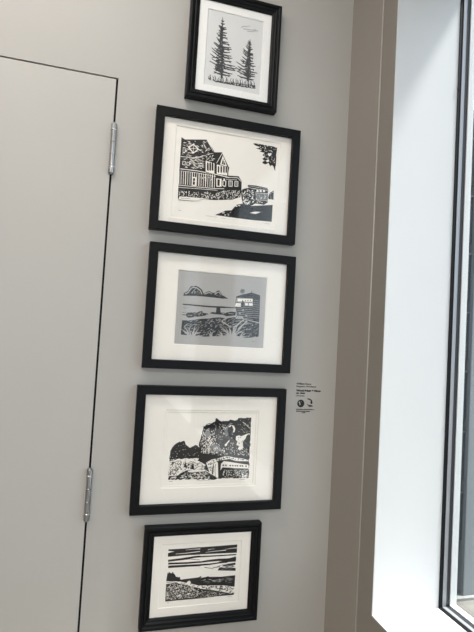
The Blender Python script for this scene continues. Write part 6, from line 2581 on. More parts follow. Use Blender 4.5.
w3 -919,-726 -896,-731 -875,-720 -898,-715
w3 -973,-756 -937,-761 -903,-752 -938,-747
w3 -1043,-764 -1018,-776 -992,-771 -1016,-760
w3 -997,-760 -979,-770 -960,-766 -977,-756
w3 -1023,-746 -992,-747 -962,-736 -994,-735
w3 -930,-749 -893,-755 -856,-746 -893,-740
w3 -930,-771 -900,-771 -875,-756 -905,-755
w3 -974,-754 -942,-756 -914,-740 -946,-738
w4 -85,-585 39,-655 160,-725 153,-738 30,-670 -95,-603
w3 -104,-378 47,-296 236,-265 443,-210 550,-224 658,-252 909,-282 1074,-332 1076,-359 734,-348 518,-291 240,-332 104,-380 77,-513 71,-697 17,-662
k4 189,-341 202,-310 201,-277 188,-307
k4 5,-443 23,-432 26,-411 8,-423
k4 191,-361 211,-355 211,-335 191,-340
k4 553,-308 584,-291 601,-260 570,-278
k4 17,-337 37,-339 50,-325 31,-323
k4 287,-317 318,-307 332,-278 301,-288
k4 -45,-443 -13,-434 9,-408 -24,-417
k4 -8,-410 14,-387 24,-358 3,-381
k4 -60,-436 -26,-421 -4,-390 -39,-405
k4 829,-310 857,-314 877,-293 848,-289
k4 522,-254 547,-252 557,-229 532,-231
k4 173,-314 185,-290 185,-263 173,-287
k4 160,-349 187,-352 206,-333 180,-330
k4 246,-314 265,-317 274,-299 255,-297
k4 764,-273 779,-277 792,-267 776,-263
k4 379,-302 404,-293 416,-268 390,-278
k4 258,-325 281,-333 298,-317 275,-309
k4 1018,-353 1035,-345 1036,-326 1019,-335
k4 362,-290 384,-274 387,-246 365,-263
k4 418,-264 447,-255 465,-230 436,-239
k4 295,-297 319,-286 334,-264 310,-276
k4 342,-261 363,-261 377,-245 356,-245
k4 -23,-351 -12,-343 -12,-328 -24,-337
k4 18,-598 41,-587 44,-562 21,-573
k4 616,-298 645,-290 658,-262 628,-270
k4 256,-340 273,-331 264,-314 247,-323
k4 512,-270 536,-258 541,-232 517,-244
k4 104,-375 120,-369 116,-352 100,-358
k4 18,-414 37,-403 35,-380 16,-391
k4 915,-326 942,-321 958,-299 931,-304
k4 458,-256 489,-251 508,-225 477,-230
k4 630,-289 648,-293 663,-283 645,-279
k4 474,-251 489,-254 501,-244 486,-241
k4 48,-427 63,-393 63,-355 47,-389
k4 298,-323 327,-301 332,-266 304,-288
k4 759,-325 787,-330 809,-314 782,-309
k4 177,-308 202,-299 208,-274 184,-283
k4 446,-265 478,-271 505,-253 473,-247
k4 84,-356 113,-338 122,-306 93,-324
k4 299,-303 328,-293 338,-264 309,-274
k4 756,-298 794,-302 826,-282 788,-278
k4 43,-551 65,-546 73,-525 51,-530
k4 871,-335 896,-318 907,-290 882,-307
k4 506,-306 537,-301 560,-280 529,-284
k4 231,-314 249,-313 261,-300 243,-301
k4 222,-308 257,-301 279,-273 244,-280
k4 678,-306 698,-315 713,-299 693,-290
k4 402,-250 417,-241 421,-224 406,-234
k4 -89,-385 -70,-388 -63,-370 -82,-367
k4 337,-282 370,-271 394,-245 361,-257
k4 602,-300 620,-297 620,-278 602,-281
k4 144,-302 174,-298 189,-273 160,-277
k4 19,-522 49,-509 61,-478 30,-491
k4 889,-318 926,-321 957,-300 920,-297
k4 68,-339 85,-319 84,-293 66,-313
k4 163,-312 188,-297 191,-268 166,-283
k4 430,-238 451,-238 462,-219 441,-220
k4 227,-322 246,-314 242,-294 223,-301
k4 364,-302 390,-296 397,-270 372,-276
k4 407,-295 423,-290 421,-273 405,-278
w3 112,-397 199,-341 224,-415 254,-790 204,-776 110,-707
k4 160,-415 156,-581 183,-765 175,-766 146,-582 148,-414
w3 308,-417 381,-344 666,-388 1081,-455 1091,-557 746,-541 497,-520 356,-511 304,-584
k4 351,-436 393,-437 392,-477 353,-470
k4 422,-440 464,-440 463,-481 424,-473
k4 545,-446 588,-447 587,-487 547,-480
k4 616,-450 659,-450 658,-491 618,-484
k4 687,-454 730,-454 729,-495 689,-487
k4 748,-457 791,-457 790,-498 750,-491
k4 830,-461 873,-462 872,-502 832,-495
k4 891,-464 934,-465 933,-506 893,-498
k4 992,-470 1035,-470 1034,-511 994,-504
w3 522,-717 541,-704 548,-681 529,-694
w3 458,-620 485,-607 500,-580 473,-594
w3 859,-608 877,-606 889,-593 871,-595
w3 579,-599 601,-600 621,-590 599,-589
w3 961,-601 983,-603 997,-586 975,-584
w3 763,-680 788,-674 804,-653 778,-659
w3 931,-789 947,-780 950,-762 934,-771
w3 826,-700 849,-686 865,-663 841,-677
w3 1031,-611 1058,-612 1079,-595 1052,-594
w3 718,-672 741,-663 751,-640 728,-649
w3 760,-753 790,-745 811,-723 781,-730
w3 1034,-798 1050,-789 1058,-771 1042,-780
w3 894,-693 917,-684 925,-661 902,-670
w3 781,-709 808,-711 832,-698 805,-697
w3 637,-795 656,-782 664,-760 645,-773
w3 619,-607 633,-608 644,-599 630,-598
w3 1001,-735 1019,-737 1029,-721 1011,-720
w3 728,-703 752,-683 760,-653 736,-673
w3 944,-600 964,-604 981,-593 961,-589
w3 847,-621 863,-624 870,-610 854,-607
w3 1008,-649 1029,-646 1037,-627 1016,-630
w3 919,-719 938,-715 952,-700 933,-705
w3 906,-707 924,-704 936,-691 918,-694
w3 502,-758 525,-748 535,-726 513,-736
w3 602,-680 622,-664 633,-640 613,-657
w3 467,-681 487,-661 496,-634 476,-654
w3 417,-596 435,-588 441,-570 423,-578
w3 385,-621 405,-618 420,-604 400,-606
w3 385,-641 406,-637 416,-619 396,-623
w3 555,-710 581,-713 601,-696 575,-694
w3 526,-792 544,-789 552,-772 534,-775
w3 369,-702 391,-682 400,-652 377,-673
w3 511,-663 528,-658 538,-643 521,-649
w3 913,-721 931,-721 943,-708 925,-708
w3 387,-634 413,-626 426,-603 401,-611
w3 515,-615 534,-615 548,-603 529,-602
w3 983,-696 1010,-683 1029,-660 1002,-672
w3 752,-727 784,-728 809,-709 777,-708
w3 997,-634 1019,-616 1030,-589 1007,-607
w3 732,-746 747,-735 753,-717 737,-728
w3 1014,-745 1043,-738 1066,-720 1037,-727
w3 814,-645 836,-643 849,-625 827,-627
w3 847,-769 876,-757 898,-734 869,-746
w3 383,-665 405,-658 414,-637 391,-643
w3 744,-773 758,-774 769,-764 754,-763
w3 1036,-605 1051,-599 1056,-584 1041,-590
w3 889,-782 914,-782 935,-766 909,-767
w3 520,-722 538,-716 548,-699 530,-706
w3 974,-756 999,-746 1013,-723 988,-733
w3 836,-611 856,-615 869,-600 850,-596
w3 759,-656 785,-648 802,-627 776,-634
w3 577,-616 602,-604 612,-578 587,-590
w3 393,-648 413,-652 428,-638 408,-635
w3 802,-745 829,-748 852,-733 825,-730
w3 840,-797 856,-801 864,-787 848,-783
w3 771,-701 793,-679 804,-650 782,-672
w3 927,-650 953,-652 976,-640 950,-638
w3 684,-651 700,-655 712,-643 695,-639
w3 930,-666 959,-658 982,-639 953,-647
w3 1069,-752 1088,-742 1090,-720 1071,-731
w3 959,-671 972,-665 975,-651 961,-656
w3 907,-700 930,-702 951,-690 927,-688
w3 656,-720 681,-717 695,-697 670,-699
w3 472,-660 493,-639 504,-612 483,-632
w3 461,-696 485,-697 502,-682 479,-680
w3 663,-620 685,-620 702,-607 680,-607
w3 587,-742 619,-738 643,-716 611,-721
w3 384,-732 403,-723 407,-702 388,-711
w3 723,-601 744,-604 762,-592 741,-589
w3 726,-693 756,-682 774,-656 745,-668
w3 998,-659 1022,-649 1034,-626 1010,-636
w3 928,-722 951,-720 969,-706 946,-708
w3 464,-745 486,-724 499,-695 477,-717
w3 673,-772 694,-766 709,-750 688,-757
w3 903,-723 920,-718 927,-702 910,-707
w3 367,-718 393,-704 410,-678 384,-693
w3 897,-696 918,-697 936,-688 915,-687
w3 1014,-794 1028,-795 1038,-784 1023,-783
w3 510,-608 539,-608 566,-595 536,-595
w3 748,-757 762,-759 772,-749 758,-748
w3 716,-704 735,-697 746,-681 727,-688
w3 893,-638 920,-624 935,-598 908,-612
w3 692,-597 707,-598 713,-584 698,-582
w3 1047,-708 1064,-706 1070,-690 1053,-692
w3 428,-769 446,-758 456,-738 438,-750
w3 556,-668 571,-662 570,-646 555,-651
w3 428,-772 443,-763 448,-746 433,-755
w3 507,-637 525,-637 537,-623 519,-623
w3 889,-652 908,-655 921,-641 902,-638
w3 453,-778 470,-781 481,-767 463,-763
w3 813,-685 830,-680 837,-664 820,-669
w3 547,-654 566,-647 573,-627 553,-635
w3 711,-635 728,-628 735,-611 717,-617
w3 675,-723 696,-711 701,-687 680,-699
w3 840,-763 862,-760 875,-742 853,-745
g3 81,-559 107,-550 122,-527 97,-537
g3 -129,-570 -110,-559 -101,-538 -120,-549
g3 51,-632 85,-629 112,-607 78,-611
g3 -42,-713 -9,-682 5,-640 -28,-670
g3 42,-727 61,-719 66,-698 47,-707
g3 -132,-669 -110,-654 -106,-627 -129,-642
g3 93,-526 118,-502 130,-470 105,-494
g3 43,-731 59,-714 61,-691 45,-708
g3 -139,-655 -112,-644 -103,-616 -130,-627
g3 -12,-572 27,-560 57,-533 18,-545
g3 37,-597 60,-596 75,-579 52,-580
g3 -71,-595 -50,-566 -42,-531 -63,-560
g3 48,-429 75,-410 92,-383 65,-401
g3 -142,-530 -117,-508 -102,-478 -127,-500
g3 -36,-710 -18,-695 -15,-671 -33,-687
g3 12,-702 39,-699 57,-678 30,-681
g3 14,-436 40,-436 56,-415 30,-414
g3 -91,-599 -70,-573 -69,-539 -90,-565
g3 -49,-528 -28,-519 -17,-499 -39,-507
g3 -4,-538 18,-520 28,-494 6,-512
g3 -34,-536 -6,-524 11,-499 -18,-510
g3 -87,-515 -64,-496 -57,-466 -80,-486
g3 0,-530 21,-502 23,-467 2,-494
g3 91,-519 119,-509 131,-482 103,-492
g3 94,-642 117,-627 125,-601 102,-616
g3 -220,-583 -194,-563 -181,-532 -208,-552
g3 35,-608 60,-591 77,-566 51,-582
g3 25,-714 53,-698 72,-670 43,-687
g3 92,-778 120,-749 135,-712 107,-741
g3 -162,-561 -132,-553 -115,-527 -145,-535
w3 1084,-790 1105,-780 1095,-760 1075,-769
w3 1040,-691 1056,-706 1068,-688 1052,-674
w3 1026,-752 1005,-746 998,-766 1018,-772
w3 931,-745 952,-738 955,-716 934,-723
w3 1034,-793 1045,-771 1025,-757 1014,-779
w3 1034,-759 1056,-738 1042,-711 1020,-732
w3 1030,-740 1007,-731 996,-752 1018,-761
w3 992,-747 965,-742 947,-761 973,-767
w3 910,-725 927,-741 940,-721 922,-705
w3 1038,-685 1026,-703 1042,-717 1055,-699
w3 937,-773 943,-796 966,-802 960,-779
w3 977,-762 1009,-758 1017,-726 984,-730
w3 1000,-744 971,-748 965,-777 995,-773
w3 915,-744 925,-774 956,-778 947,-747
g1 -1060,-843 -967,-848 -968,-856 -1061,-851
g1 -331,-843 -194,-850 46,-850 46,-855 -194,-857 -331,-851
g1 836,-850 1014,-844 1014,-852 836,-858
""",
 5: """
k1 -914,642 -437,640 -83,652 -81,646 433,652 941,661 943,444 446,453 -70,463 -71,458 -425,464 -916,455 -916,548 -751,581 -909,602
w2 -76,530 -429,511 -717,508 -717,516 -429,525 -77,550
w2 -69,597 -267,603 -461,593 -462,599 -267,614 -69,613
w2 630,521 355,516 70,503 69,510 355,528 629,539
w2 136,577 221,586 322,589 322,585 222,578 138,564
w2 941,564 788,564 614,550 613,556 788,576 941,581
k1 -903,379 -560,396 -200,430 -57,431 -57,385 -196,382 -557,344 -900,325
k1 -66,421 363,415 931,411 931,379 362,381 -66,385
k1 -524,359 -335,367 -62,326 -63,316 -336,355 -524,345
k1 -896,304 -412,286 -48,288 -48,244 -413,240 -897,256
k1 -59,280 168,304 456,318 717,307 920,348 934,264 720,233 455,257 170,254 -56,242
k1 660,263 929,284 927,212 518,212 430,234
k1 -891,230 -408,221 -42,209 -44,159 -409,165 -892,168
k1 -53,213 202,209 431,223 692,224 693,198 432,190 204,169 -53,167
k1 666,163 917,185 923,129 786,116 641,99 553,116
k1 468,78 701,78 931,45 935,-27 705,0 443,19
g2 642,91 728,86 813,96 727,101
g2 558,55 634,60 708,80 632,75
g2 714,93 753,91 789,107 750,108
g2 606,41 676,30 745,41 675,52
g2 279,103 336,96 393,107 336,113
g2 531,139 588,134 645,144 588,148
g2 558,61 609,61 656,79 606,78
g2 464,83 528,75 590,88 527,97
g2 544,130 625,134 705,153 623,148
g2 722,100 762,99 799,114 759,115
g2 593,118 665,111 735,123 664,129
g2 688,107 738,108 785,126 735,126
g2 288,99 355,85 422,96 355,110
g2 576,150 660,146 744,155 660,159
g2 760,103 821,98 882,108 821,113
g2 735,23 773,17 811,27 773,32
g2 732,93 800,89 864,110 796,113
g2 680,59 747,53 811,70 745,75
g2 452,24 533,21 614,33 533,36
g2 545,142 632,143 717,161 630,160
g2 588,149 657,144 725,157 656,163
g2 768,21 819,26 867,45 816,41
g2 633,104 721,103 805,124 718,124
g2 491,23 553,13 614,24 552,34
g2 640,89 678,78 716,88 678,99
g2 702,108 758,105 811,123 755,126
k1 649,155 711,154 771,170 709,171
k1 481,41 540,37 597,54 538,58
k1 355,94 401,87 447,99 400,106
k1 554,17 637,17 719,32 636,31
k1 651,103 690,92 730,100 691,111
k1 762,45 809,45 852,63 805,64
k1 463,22 518,19 570,34 516,37
k1 557,47 636,57 711,81 633,71
k1 780,100 828,96 873,112 825,116
k1 768,120 834,118 899,133 833,134
k1 365,103 445,111 523,133 443,125
k1 689,48 727,42 765,51 727,57
k1 553,21 627,18 699,32 625,34
k1 438,45 515,35 591,49 514,60
k1 472,16 533,7 593,16 533,26
k1 411,120 474,113 535,130 472,137
k1 788,73 856,76 919,102 851,99
k1 497,142 581,138 664,152 580,156
k1 419,88 465,90 507,110 461,107
k1 730,155 792,145 854,156 792,166
k1 678,115 743,105 808,112 743,122
k1 551,110 611,110 668,129 608,130
k1 704,105 788,111 868,137 784,131
k1 599,34 677,30 752,46 675,50
k1 542,115 612,109 682,123 611,129
k1 610,13 675,13 737,31 672,31
k2 566,126 638,135 739,153 741,141 641,118 569,104
k2 444,37 706,12 936,-12 934,-32 704,-11 442,12
k2 66,127 210,97 326,76 324,66 208,84 63,112
k1 -920,-166 -914,-110 -912,-63 -902,-13 -901,51 -878,28 -859,80 -835,41 -813,45 -790,22 -760,68 -735,18 -700,-12 -668,-73 -636,-70 -599,-89 -572,-75 -559,-121 -536,-163 -522,-202 -564,-196 -608,-198 -653,-184 -702,-182 -737,-186 -786,-178 -830,-175 -870,-165
k1 -542,-152 -304,-138 -108,-131 -52,-124 -20,-100 16,-124 -32,-148 137,-133 182,-120 223,-139 540,-158 931,-148 931,-447 555,-395 -20,-338 -21,-349 -267,-275 -521,-223
g2 367,-229 443,-235 519,-223 443,-216
g2 430,-264 483,-273 537,-270 484,-261
g2 696,-226 784,-235 871,-224 783,-215
g2 709,-331 786,-334 862,-321 785,-318
g2 488,-239 565,-253 643,-246 566,-232
g2 143,-293 206,-301 267,-289 205,-281
g2 421,-243 458,-253 495,-243 458,-233
g2 158,-207 211,-213 263,-202 210,-196
g2 447,-290 488,-302 529,-295 489,-283
g2 -13,-215 61,-222 135,-211 60,-204
g2 542,-214 586,-216 630,-205 585,-203
g2 688,-228 733,-235 778,-228 733,-221
g2 464,-212 511,-223 559,-218 512,-207
g2 428,-262 517,-262 605,-249 516,-249
g2 46,-219 86,-226 125,-215 85,-207
g2 258,-228 317,-239 378,-233 318,-222
g2 384,-248 478,-250 569,-231 476,-228
g2 323,-227 365,-237 408,-231 366,-221
g2 279,-249 372,-245 462,-223 369,-227
g2 704,-239 791,-244 878,-234 791,-229
g2 510,-240 585,-237 657,-220 583,-223
g2 725,-261 770,-268 813,-253 768,-247
g2 700,-262 793,-260 884,-240 791,-243
g2 75,-244 173,-257 271,-256 173,-243
g2 305,-282 399,-286 492,-270 398,-266
g2 748,-281 799,-287 848,-271 797,-266
g2 644,-241 709,-243 773,-229 708,-227
g2 64,-262 127,-268 189,-258 127,-252
g2 781,-247 836,-256 892,-246 836,-237
g2 639,-199 722,-214 805,-205 722,-191
w2 309,-261 371,-263 431,-253 370,-250
w2 279,-243 325,-248 371,-242 325,-237
w2 63,-207 100,-208 136,-199 99,-198
w2 478,-229 510,-233 542,-226 510,-222
w2 468,-274 519,-280 571,-273 519,-268
w2 206,-207 251,-212 297,-207 251,-202
w2 652,-279 685,-284 718,-279 685,-275
k1 -918,-238 -687,-210 -492,-236 -264,-330 -17,-409 -15,-425 417,-493 930,-579 920,-661 571,-659 1,-676 -1,-675 -465,-673 -911,-676
w2 -918,-198 -717,-176 -698,-220 -910,-236
k3 -907,-187 -798,-192 -702,-189 -702,-197 -798,-202 -907,-199
w2 -661,-197 -522,-207 -381,-245 -355,-209 -314,-196 -270,-227 -279,-275 -95,-338 -9,-355 -6,-410 -206,-361 -377,-299 -603,-244
k3 -73,-340 -58,-350 -41,-346 -55,-336
k3 -471,-255 -445,-265 -417,-257 -444,-246
k3 -311,-282 -276,-292 -239,-287 -275,-277
k3 -227,-334 -214,-348 -194,-345 -208,-331
k3 -435,-243 -410,-252 -385,-250 -409,-241
k3 -532,-239 -508,-252 -482,-254 -505,-241
k3 -111,-352 -87,-367 -60,-364 -83,-350
k3 -379,-284 -365,-293 -351,-285 -364,-275
k3 -246,-305 -230,-317 -210,-314 -226,-303
k3 -97,-352 -80,-368 -57,-363 -74,-348
k3 -196,-331 -168,-342 -138,-338 -166,-327
k3 -204,-333 -189,-344 -170,-345 -185,-334
k3 -205,-310 -192,-321 -175,-320 -188,-309
k3 -543,-227 -515,-243 -483,-246 -511,-231
w2 -19,-349 265,-361 642,-391 925,-452 923,-603 830,-615 418,-510 -16,-409
k3 576,-487 605,-487 626,-468 597,-467
k3 521,-402 543,-412 563,-399 541,-389
k3 203,-404 232,-421 264,-414 236,-398
k3 638,-488 671,-486 688,-458 656,-460
k3 387,-443 410,-448 429,-434 406,-429
k3 317,-421 335,-419 346,-403 327,-405
k3 713,-535 746,-536 770,-512 736,-511
k3 563,-427 589,-428 609,-413 584,-412
k3 758,-587 794,-590 828,-576 791,-573
k3 560,-457 592,-459 620,-445 588,-443
k3 733,-434 755,-443 768,-424 747,-415
k3 570,-546 587,-553 595,-536 578,-529
k3 215,-446 250,-464 287,-451 252,-433
k3 644,-495 670,-506 693,-489 667,-478
k3 716,-438 730,-454 750,-448 736,-432
k3 160,-359 190,-372 223,-365 192,-351
k3 492,-459 528,-468 560,-446 523,-438
k3 735,-441 771,-452 807,-442 771,-431
k3 707,-568 721,-577 732,-563 718,-555
k3 859,-515 896,-509 919,-479 882,-486
k3 339,-414 362,-417 373,-397 350,-394
k3 559,-472 572,-491 592,-479 578,-461
k3 691,-465 721,-479 754,-478 724,-464
k3 29,-393 54,-411 83,-401 58,-383
k3 824,-477 847,-495 876,-489 853,-471
k3 529,-420 560,-427 587,-411 556,-404
k3 533,-471 562,-466 578,-443 550,-447
k3 545,-469 565,-476 583,-464 563,-458
k3 779,-501 789,-515 804,-507 794,-493
k3 872,-597 889,-596 896,-581 880,-583
k3 259,-400 289,-418 324,-410 293,-393
k3 683,-451 713,-448 732,-425 702,-428
k3 40,-401 58,-412 79,-408 61,-397
k3 525,-412 559,-418 585,-395 551,-389
k3 791,-589 830,-588 861,-564 822,-565
k3 558,-451 567,-468 582,-457 574,-440
k3 790,-471 821,-462 843,-439 812,-447
k3 417,-459 454,-472 489,-456 453,-443
k3 660,-423 678,-433 691,-419 674,-408
k3 405,-442 433,-437 452,-417 424,-421
k3 520,-415 551,-431 587,-428 555,-412
k3 444,-475 471,-465 490,-443 462,-452
k3 731,-505 754,-507 761,-486 739,-484
k3 334,-389 351,-393 358,-377 341,-373
k3 691,-527 727,-524 753,-500 717,-502
k3 791,-566 809,-577 826,-564 808,-552
k3 771,-487 793,-498 817,-491 795,-480
k3 811,-503 836,-503 853,-483 828,-483
k3 579,-417 598,-418 609,-403 591,-402
k3 191,-427 215,-446 245,-442 221,-424
k3 568,-498 600,-496 626,-478 595,-480
k3 535,-509 549,-525 566,-512 552,-497
k3 380,-419 417,-411 439,-381 402,-388
k3 535,-387 549,-398 564,-386 549,-375
k3 417,-383 437,-394 459,-389 439,-378
k3 557,-491 588,-485 607,-459 575,-465
k3 718,-471 734,-488 756,-481 740,-464
k3 522,-495 542,-500 560,-489 540,-484
k3 147,-434 161,-446 178,-436 163,-424
k3 869,-516 894,-513 912,-494 886,-497
k3 521,-434 537,-446 546,-428 530,-416
k3 487,-470 515,-487 545,-474 517,-458
k3 77,-401 110,-403 133,-379 100,-377
k3 808,-551 840,-554 865,-535 833,-532
k3 144,-434 169,-447 197,-444 172,-431
k3 408,-412 428,-422 442,-404 422,-395
k3 5,-352 35,-371 69,-364 39,-345
k3 607,-496 636,-504 662,-490 634,-481
k3 479,-517 517,-523 550,-504 513,-498
k3 125,-409 154,-430 190,-425 161,-404
k3 43,-383 71,-396 102,-392 74,-379
k3 672,-539 708,-545 743,-535 707,-530
k3 267,-398 304,-398 337,-381 300,-381
k3 251,-400 282,-395 302,-371 271,-376
k3 203,-402 233,-414 263,-405 234,-393
w2 -850,-327 -835,-319 -829,-303 -844,-311
w2 -38,-558 -21,-548 -20,-529 -36,-539
w2 -804,-383 -791,-384 -790,-371 -803,-370
w2 -66,-641 -50,-646 -40,-634 -55,-629
w2 -572,-346 -560,-344 -558,-330 -571,-333
w2 -677,-610 -665,-607 -664,-594 -676,-598
w2 -795,-409 -783,-412 -782,-400 -793,-397
w2 -403,-461 -393,-467 -386,-457 -397,-450
w2 -584,-423 -570,-416 -572,-400 -586,-407
w2 -296,-487 -283,-481 -289,-467 -302,-473
w2 -806,-347 -795,-333 -796,-315 -807,-329
w2 -857,-530 -847,-520 -850,-505 -861,-516
w2 -739,-625 -727,-630 -726,-617 -738,-613
w2 -456,-341 -443,-345 -437,-332 -451,-328
w2 -201,-426 -188,-423 -187,-410 -200,-413
w2 -878,-473 -863,-470 -863,-456 -877,-459
w2 -158,-435 -143,-439 -133,-428 -148,-424
w2 -666,-403 -655,-405 -654,-393 -665,-391
w2 -497,-582 -486,-573 -492,-560 -504,-569
w2 -528,-358 -514,-361 -509,-347 -523,-344
w2 -431,-337 -416,-335 -412,-321 -427,-322
w2 -529,-603 -517,-602 -515,-590 -527,-591
w2 -670,-639 -650,-637 -641,-618 -662,-621
w2 -581,-510 -568,-513 -558,-504 -572,-500
w2 -640,-339 -628,-339 -627,-326 -639,-327
w2 -333,-542 -324,-537 -326,-528 -334,-533
w2 -417,-629 -405,-632 -397,-622 -409,-619
w2 -213,-387 -197,-389 -188,-375 -205,-373
w2 -456,-497 -443,-499 -437,-488 -450,-486
w2 -733,-432 -721,-425 -726,-412 -738,-419
w2 -402,-362 -383,-362 -368,-352 -387,-352
w2 -614,-524 -596,-525 -587,-508 -605,-508
w2 -57,-510 -41,-503 -36,-486 -53,-493
w2 -424,-400 -411,-387 -413,-369 -426,-382
w2 -280,-363 -263,-367 -251,-356 -267,-352
w2 -753,-382 -744,-368 -747,-351 -756,-366
w2 -630,-479 -616,-480 -617,-466 -631,-465
w2 -304,-639 -285,-634 -273,-618 -292,-623
w2 -572,-323 -560,-321 -557,-308 -570,-311
w2 -449,-523 -434,-518 -436,-502 -451,-508
w2 -443,-339 -429,-326 -432,-308 -446,-321
w2 -591,-332 -579,-334 -570,-325 -582,-323
w2 -582,-450 -570,-440 -575,-425 -587,-435
w2 -686,-330 -671,-337 -660,-325 -675,-318
w2 -392,-609 -377,-605 -370,-592 -384,-596
w2 -709,-436 -694,-440 -686,-427 -700,-423
w2 -715,-445 -703,-445 -704,-433 -716,-433
w2 -217,-397 -204,-386 -200,-369 -213,-380
w2 -393,-545 -379,-547 -369,-536 -383,-535
w2 -615,-440 -595,-436 -588,-417 -608,-421
w2 -847,-597 -833,-592 -828,-578 -842,-583
w2 -90,-541 -75,-539 -65,-528 -80,-530
w2 -622,-563 -604,-568 -589,-556 -608,-550
w2 -229,-573 -213,-564 -217,-546 -232,-555
w2 -713,-472 -703,-457 -705,-439 -714,-454
w2 -87,-555 -73,-551 -78,-537 -92,-541
w2 -201,-577 -185,-575 -180,-558 -197,-561
w2 -282,-452 -265,-456 -250,-445 -267,-441
w2 -770,-411 -757,-405 -763,-393 -775,-398
w2 -686,-495 -676,-501 -670,-490 -681,-484
w2 -278,-362 -262,-358 -257,-343 -273,-346
w2 -729,-426 -717,-427 -716,-416 -728,-415
w2 -558,-633 -543,-629 -544,-614 -558,-617
w2 -569,-403 -556,-393 -554,-378 -566,-387
w2 -248,-415 -234,-417 -226,-405 -240,-403
w2 -153,-618 -134,-618 -121,-605 -139,-605
w2 -485,-631 -474,-626 -474,-614 -485,-619
w2 -896,-491 -878,-492 -865,-479 -883,-478
w2 -519,-477 -500,-474 -489,-460 -507,-463
w2 -789,-371 -779,-374 -773,-365 -783,-361
w2 -646,-581 -631,-579 -629,-565 -643,-566
w2 -659,-370 -645,-362 -648,-347 -662,-354
w2 -606,-600 -588,-602 -579,-586 -597,-584
w2 -193,-600 -183,-596 -184,-584 -195,-589
w2 -764,-272 -748,-261 -750,-242 -766,-253
w2 -726,-381 -713,-383 -708,-372 -720,-370
w2 -97,-585 -80,-578 -80,-559 -97,-566
w2 -702,-443 -689,-439 -684,-426 -697,-430
w2 -624,-277 -611,-272 -608,-258 -621,-263
w2 -77,-525 -68,-519 -72,-508 -82,-514
w2 -532,-607 -517,-600 -519,-584 -534,-590
w2 -735,-404 -718,-401 -714,-384 -731,-387
w2 -405,-323 -393,-318 -392,-306 -404,-310
w2 -717,-253 -703,-247 -699,-232 -713,-239
w2 -746,-533 -737,-527 -740,-516 -749,-522
w2 -843,-371 -831,-370 -825,-359 -838,-359
w2 -82,-465 -68,-464 -70,-450 -84,-451
w2 -288,-611 -277,-609 -274,-598 -284,-600
w2 -523,-295 -510,-300 -504,-288 -517,-283
w2 -726,-568 -710,-560 -714,-543 -729,-551
w2 -192,-470 -180,-465 -186,-453 -198,-459
w2 -318,-578 -298,-582 -283,-568 -303,-564
w2 -328,-392 -317,-395 -313,-384 -324,-382
w2 -328,-430 -319,-418 -320,-404 -329,-415
w2 -160,-448 -148,-438 -146,-422 -158,-432
w2 -790,-583 -779,-575 -780,-561 -791,-569
w2 -251,-463 -239,-454 -239,-438 -251,-447
w2 -889,-573 -875,-569 -873,-555 -887,-558
w2 -708,-446 -698,-451 -692,-443 -701,-437
w2 -789,-467 -777,-465 -774,-453 -786,-455
w2 -829,-614 -817,-620 -807,-610 -820,-604
w2 -618,-359 -602,-350 -593,-334 -610,-342
w2 -393,-468 -372,-467 -362,-448 -383,-450
w2 -900,-455 -883,-456 -872,-444 -888,-444
w2 -856,-332 -837,-332 -825,-317 -844,-318
w2 -590,-357 -580,-346 -583,-330 -594,-342
w2 -108,-461 -97,-464 -89,-457 -100,-453
w2 -503,-395 -490,-397 -487,-385 -500,-383
w2 -387,-593 -376,-591 -378,-580 -389,-582
w2 -801,-550 -789,-535 -790,-515 -803,-530
w2 -221,-541 -211,-526 -213,-509 -223,-524
w2 -242,-632 -230,-632 -228,-620 -240,-620
w2 -343,-437 -326,-429 -317,-412 -334,-421
w2 -187,-432 -176,-432 -173,-422 -183,-422
w2 -814,-426 -802,-425 -802,-412 -815,-413
w2 -727,-562 -716,-548 -721,-530 -731,-545
w2 -507,-446 -491,-446 -488,-430 -505,-430
w2 -791,-340 -777,-328 -772,-310 -787,-322
w2 -743,-396 -726,-393 -715,-380 -732,-383
w2 -524,-293 -506,-291 -494,-277 -512,-279
w2 -200,-396 -190,-403 -184,-391 -195,-385
w2 -218,-641 -206,-643 -206,-631 -218,-629
w2 -523,-440 -512,-436 -511,-424 -523,-428
w2 -359,-492 -344,-490 -339,-476 -354,-478
w2 -591,-300 -578,-295 -575,-281 -588,-286
w2 -745,-512 -727,-519 -713,-505 -731,-499
w2 -502,-451 -489,-445 -490,-430 -504,-436
w2 -762,-331 -744,-331 -730,-320 -748,-320
w2 -504,-424 -490,-415 -487,-398 -501,-407
w2 -726,-513 -714,-520 -708,-507 -720,-500
w2 -760,-643 -746,-649 -735,-639 -749,-632
w2 -877,-385 -861,-379 -853,-364 -870,-369
w2 -835,-550 -822,-542 -824,-527 -837,-535
w2 -829,-551 -817,-545 -818,-532 -830,-538
w2 -533,-332 -521,-324 -522,-310 -533,-318
w2 -489,-519 -479,-514 -482,-504 -491,-509
w2 -197,-454 -187,-440 -192,-424 -203,-437
w2 -467,-455 -452,-444 -451,-425 -466,-436
w2 -769,-628 -757,-632 -749,-621 -761,-618
w2 -254,-456 -243,-457 -237,-448 -248,-447
w2 -567,-564 -556,-569 -552,-558 -563,-553
w2 -635,-379 -620,-368 -624,-350 -639,-361
w2 -276,-526 -261,-528 -253,-515 -268,-513
w2 -815,-254 -800,-255 -797,-240 -812,-239
w2 -696,-564 -680,-555 -677,-537 -693,-546
w2 -525,-606 -512,-612 -507,-599 -520,-593
w2 -616,-320 -603,-315 -607,-300 -620,-306
w2 -544,-283 -530,-284 -519,-275 -533,-274
w2 -97,-623 -88,-614 -89,-600 -98,-610
w2 -705,-643 -693,-640 -689,-628 -701,-631
w2 -883,-351 -870,-336 -877,-317 -889,-332
w2 -599,-443 -587,-434 -592,-420 -605,-429
w2 -877,-473 -865,-478 -858,-467 -870,-463
w2 -270,-581 -254,-581 -243,-569 -259,-569
w2 -678,-319 -661,-312 -654,-296 -671,-302
w2 -90,-592 -74,-584 -70,-567 -86,-574
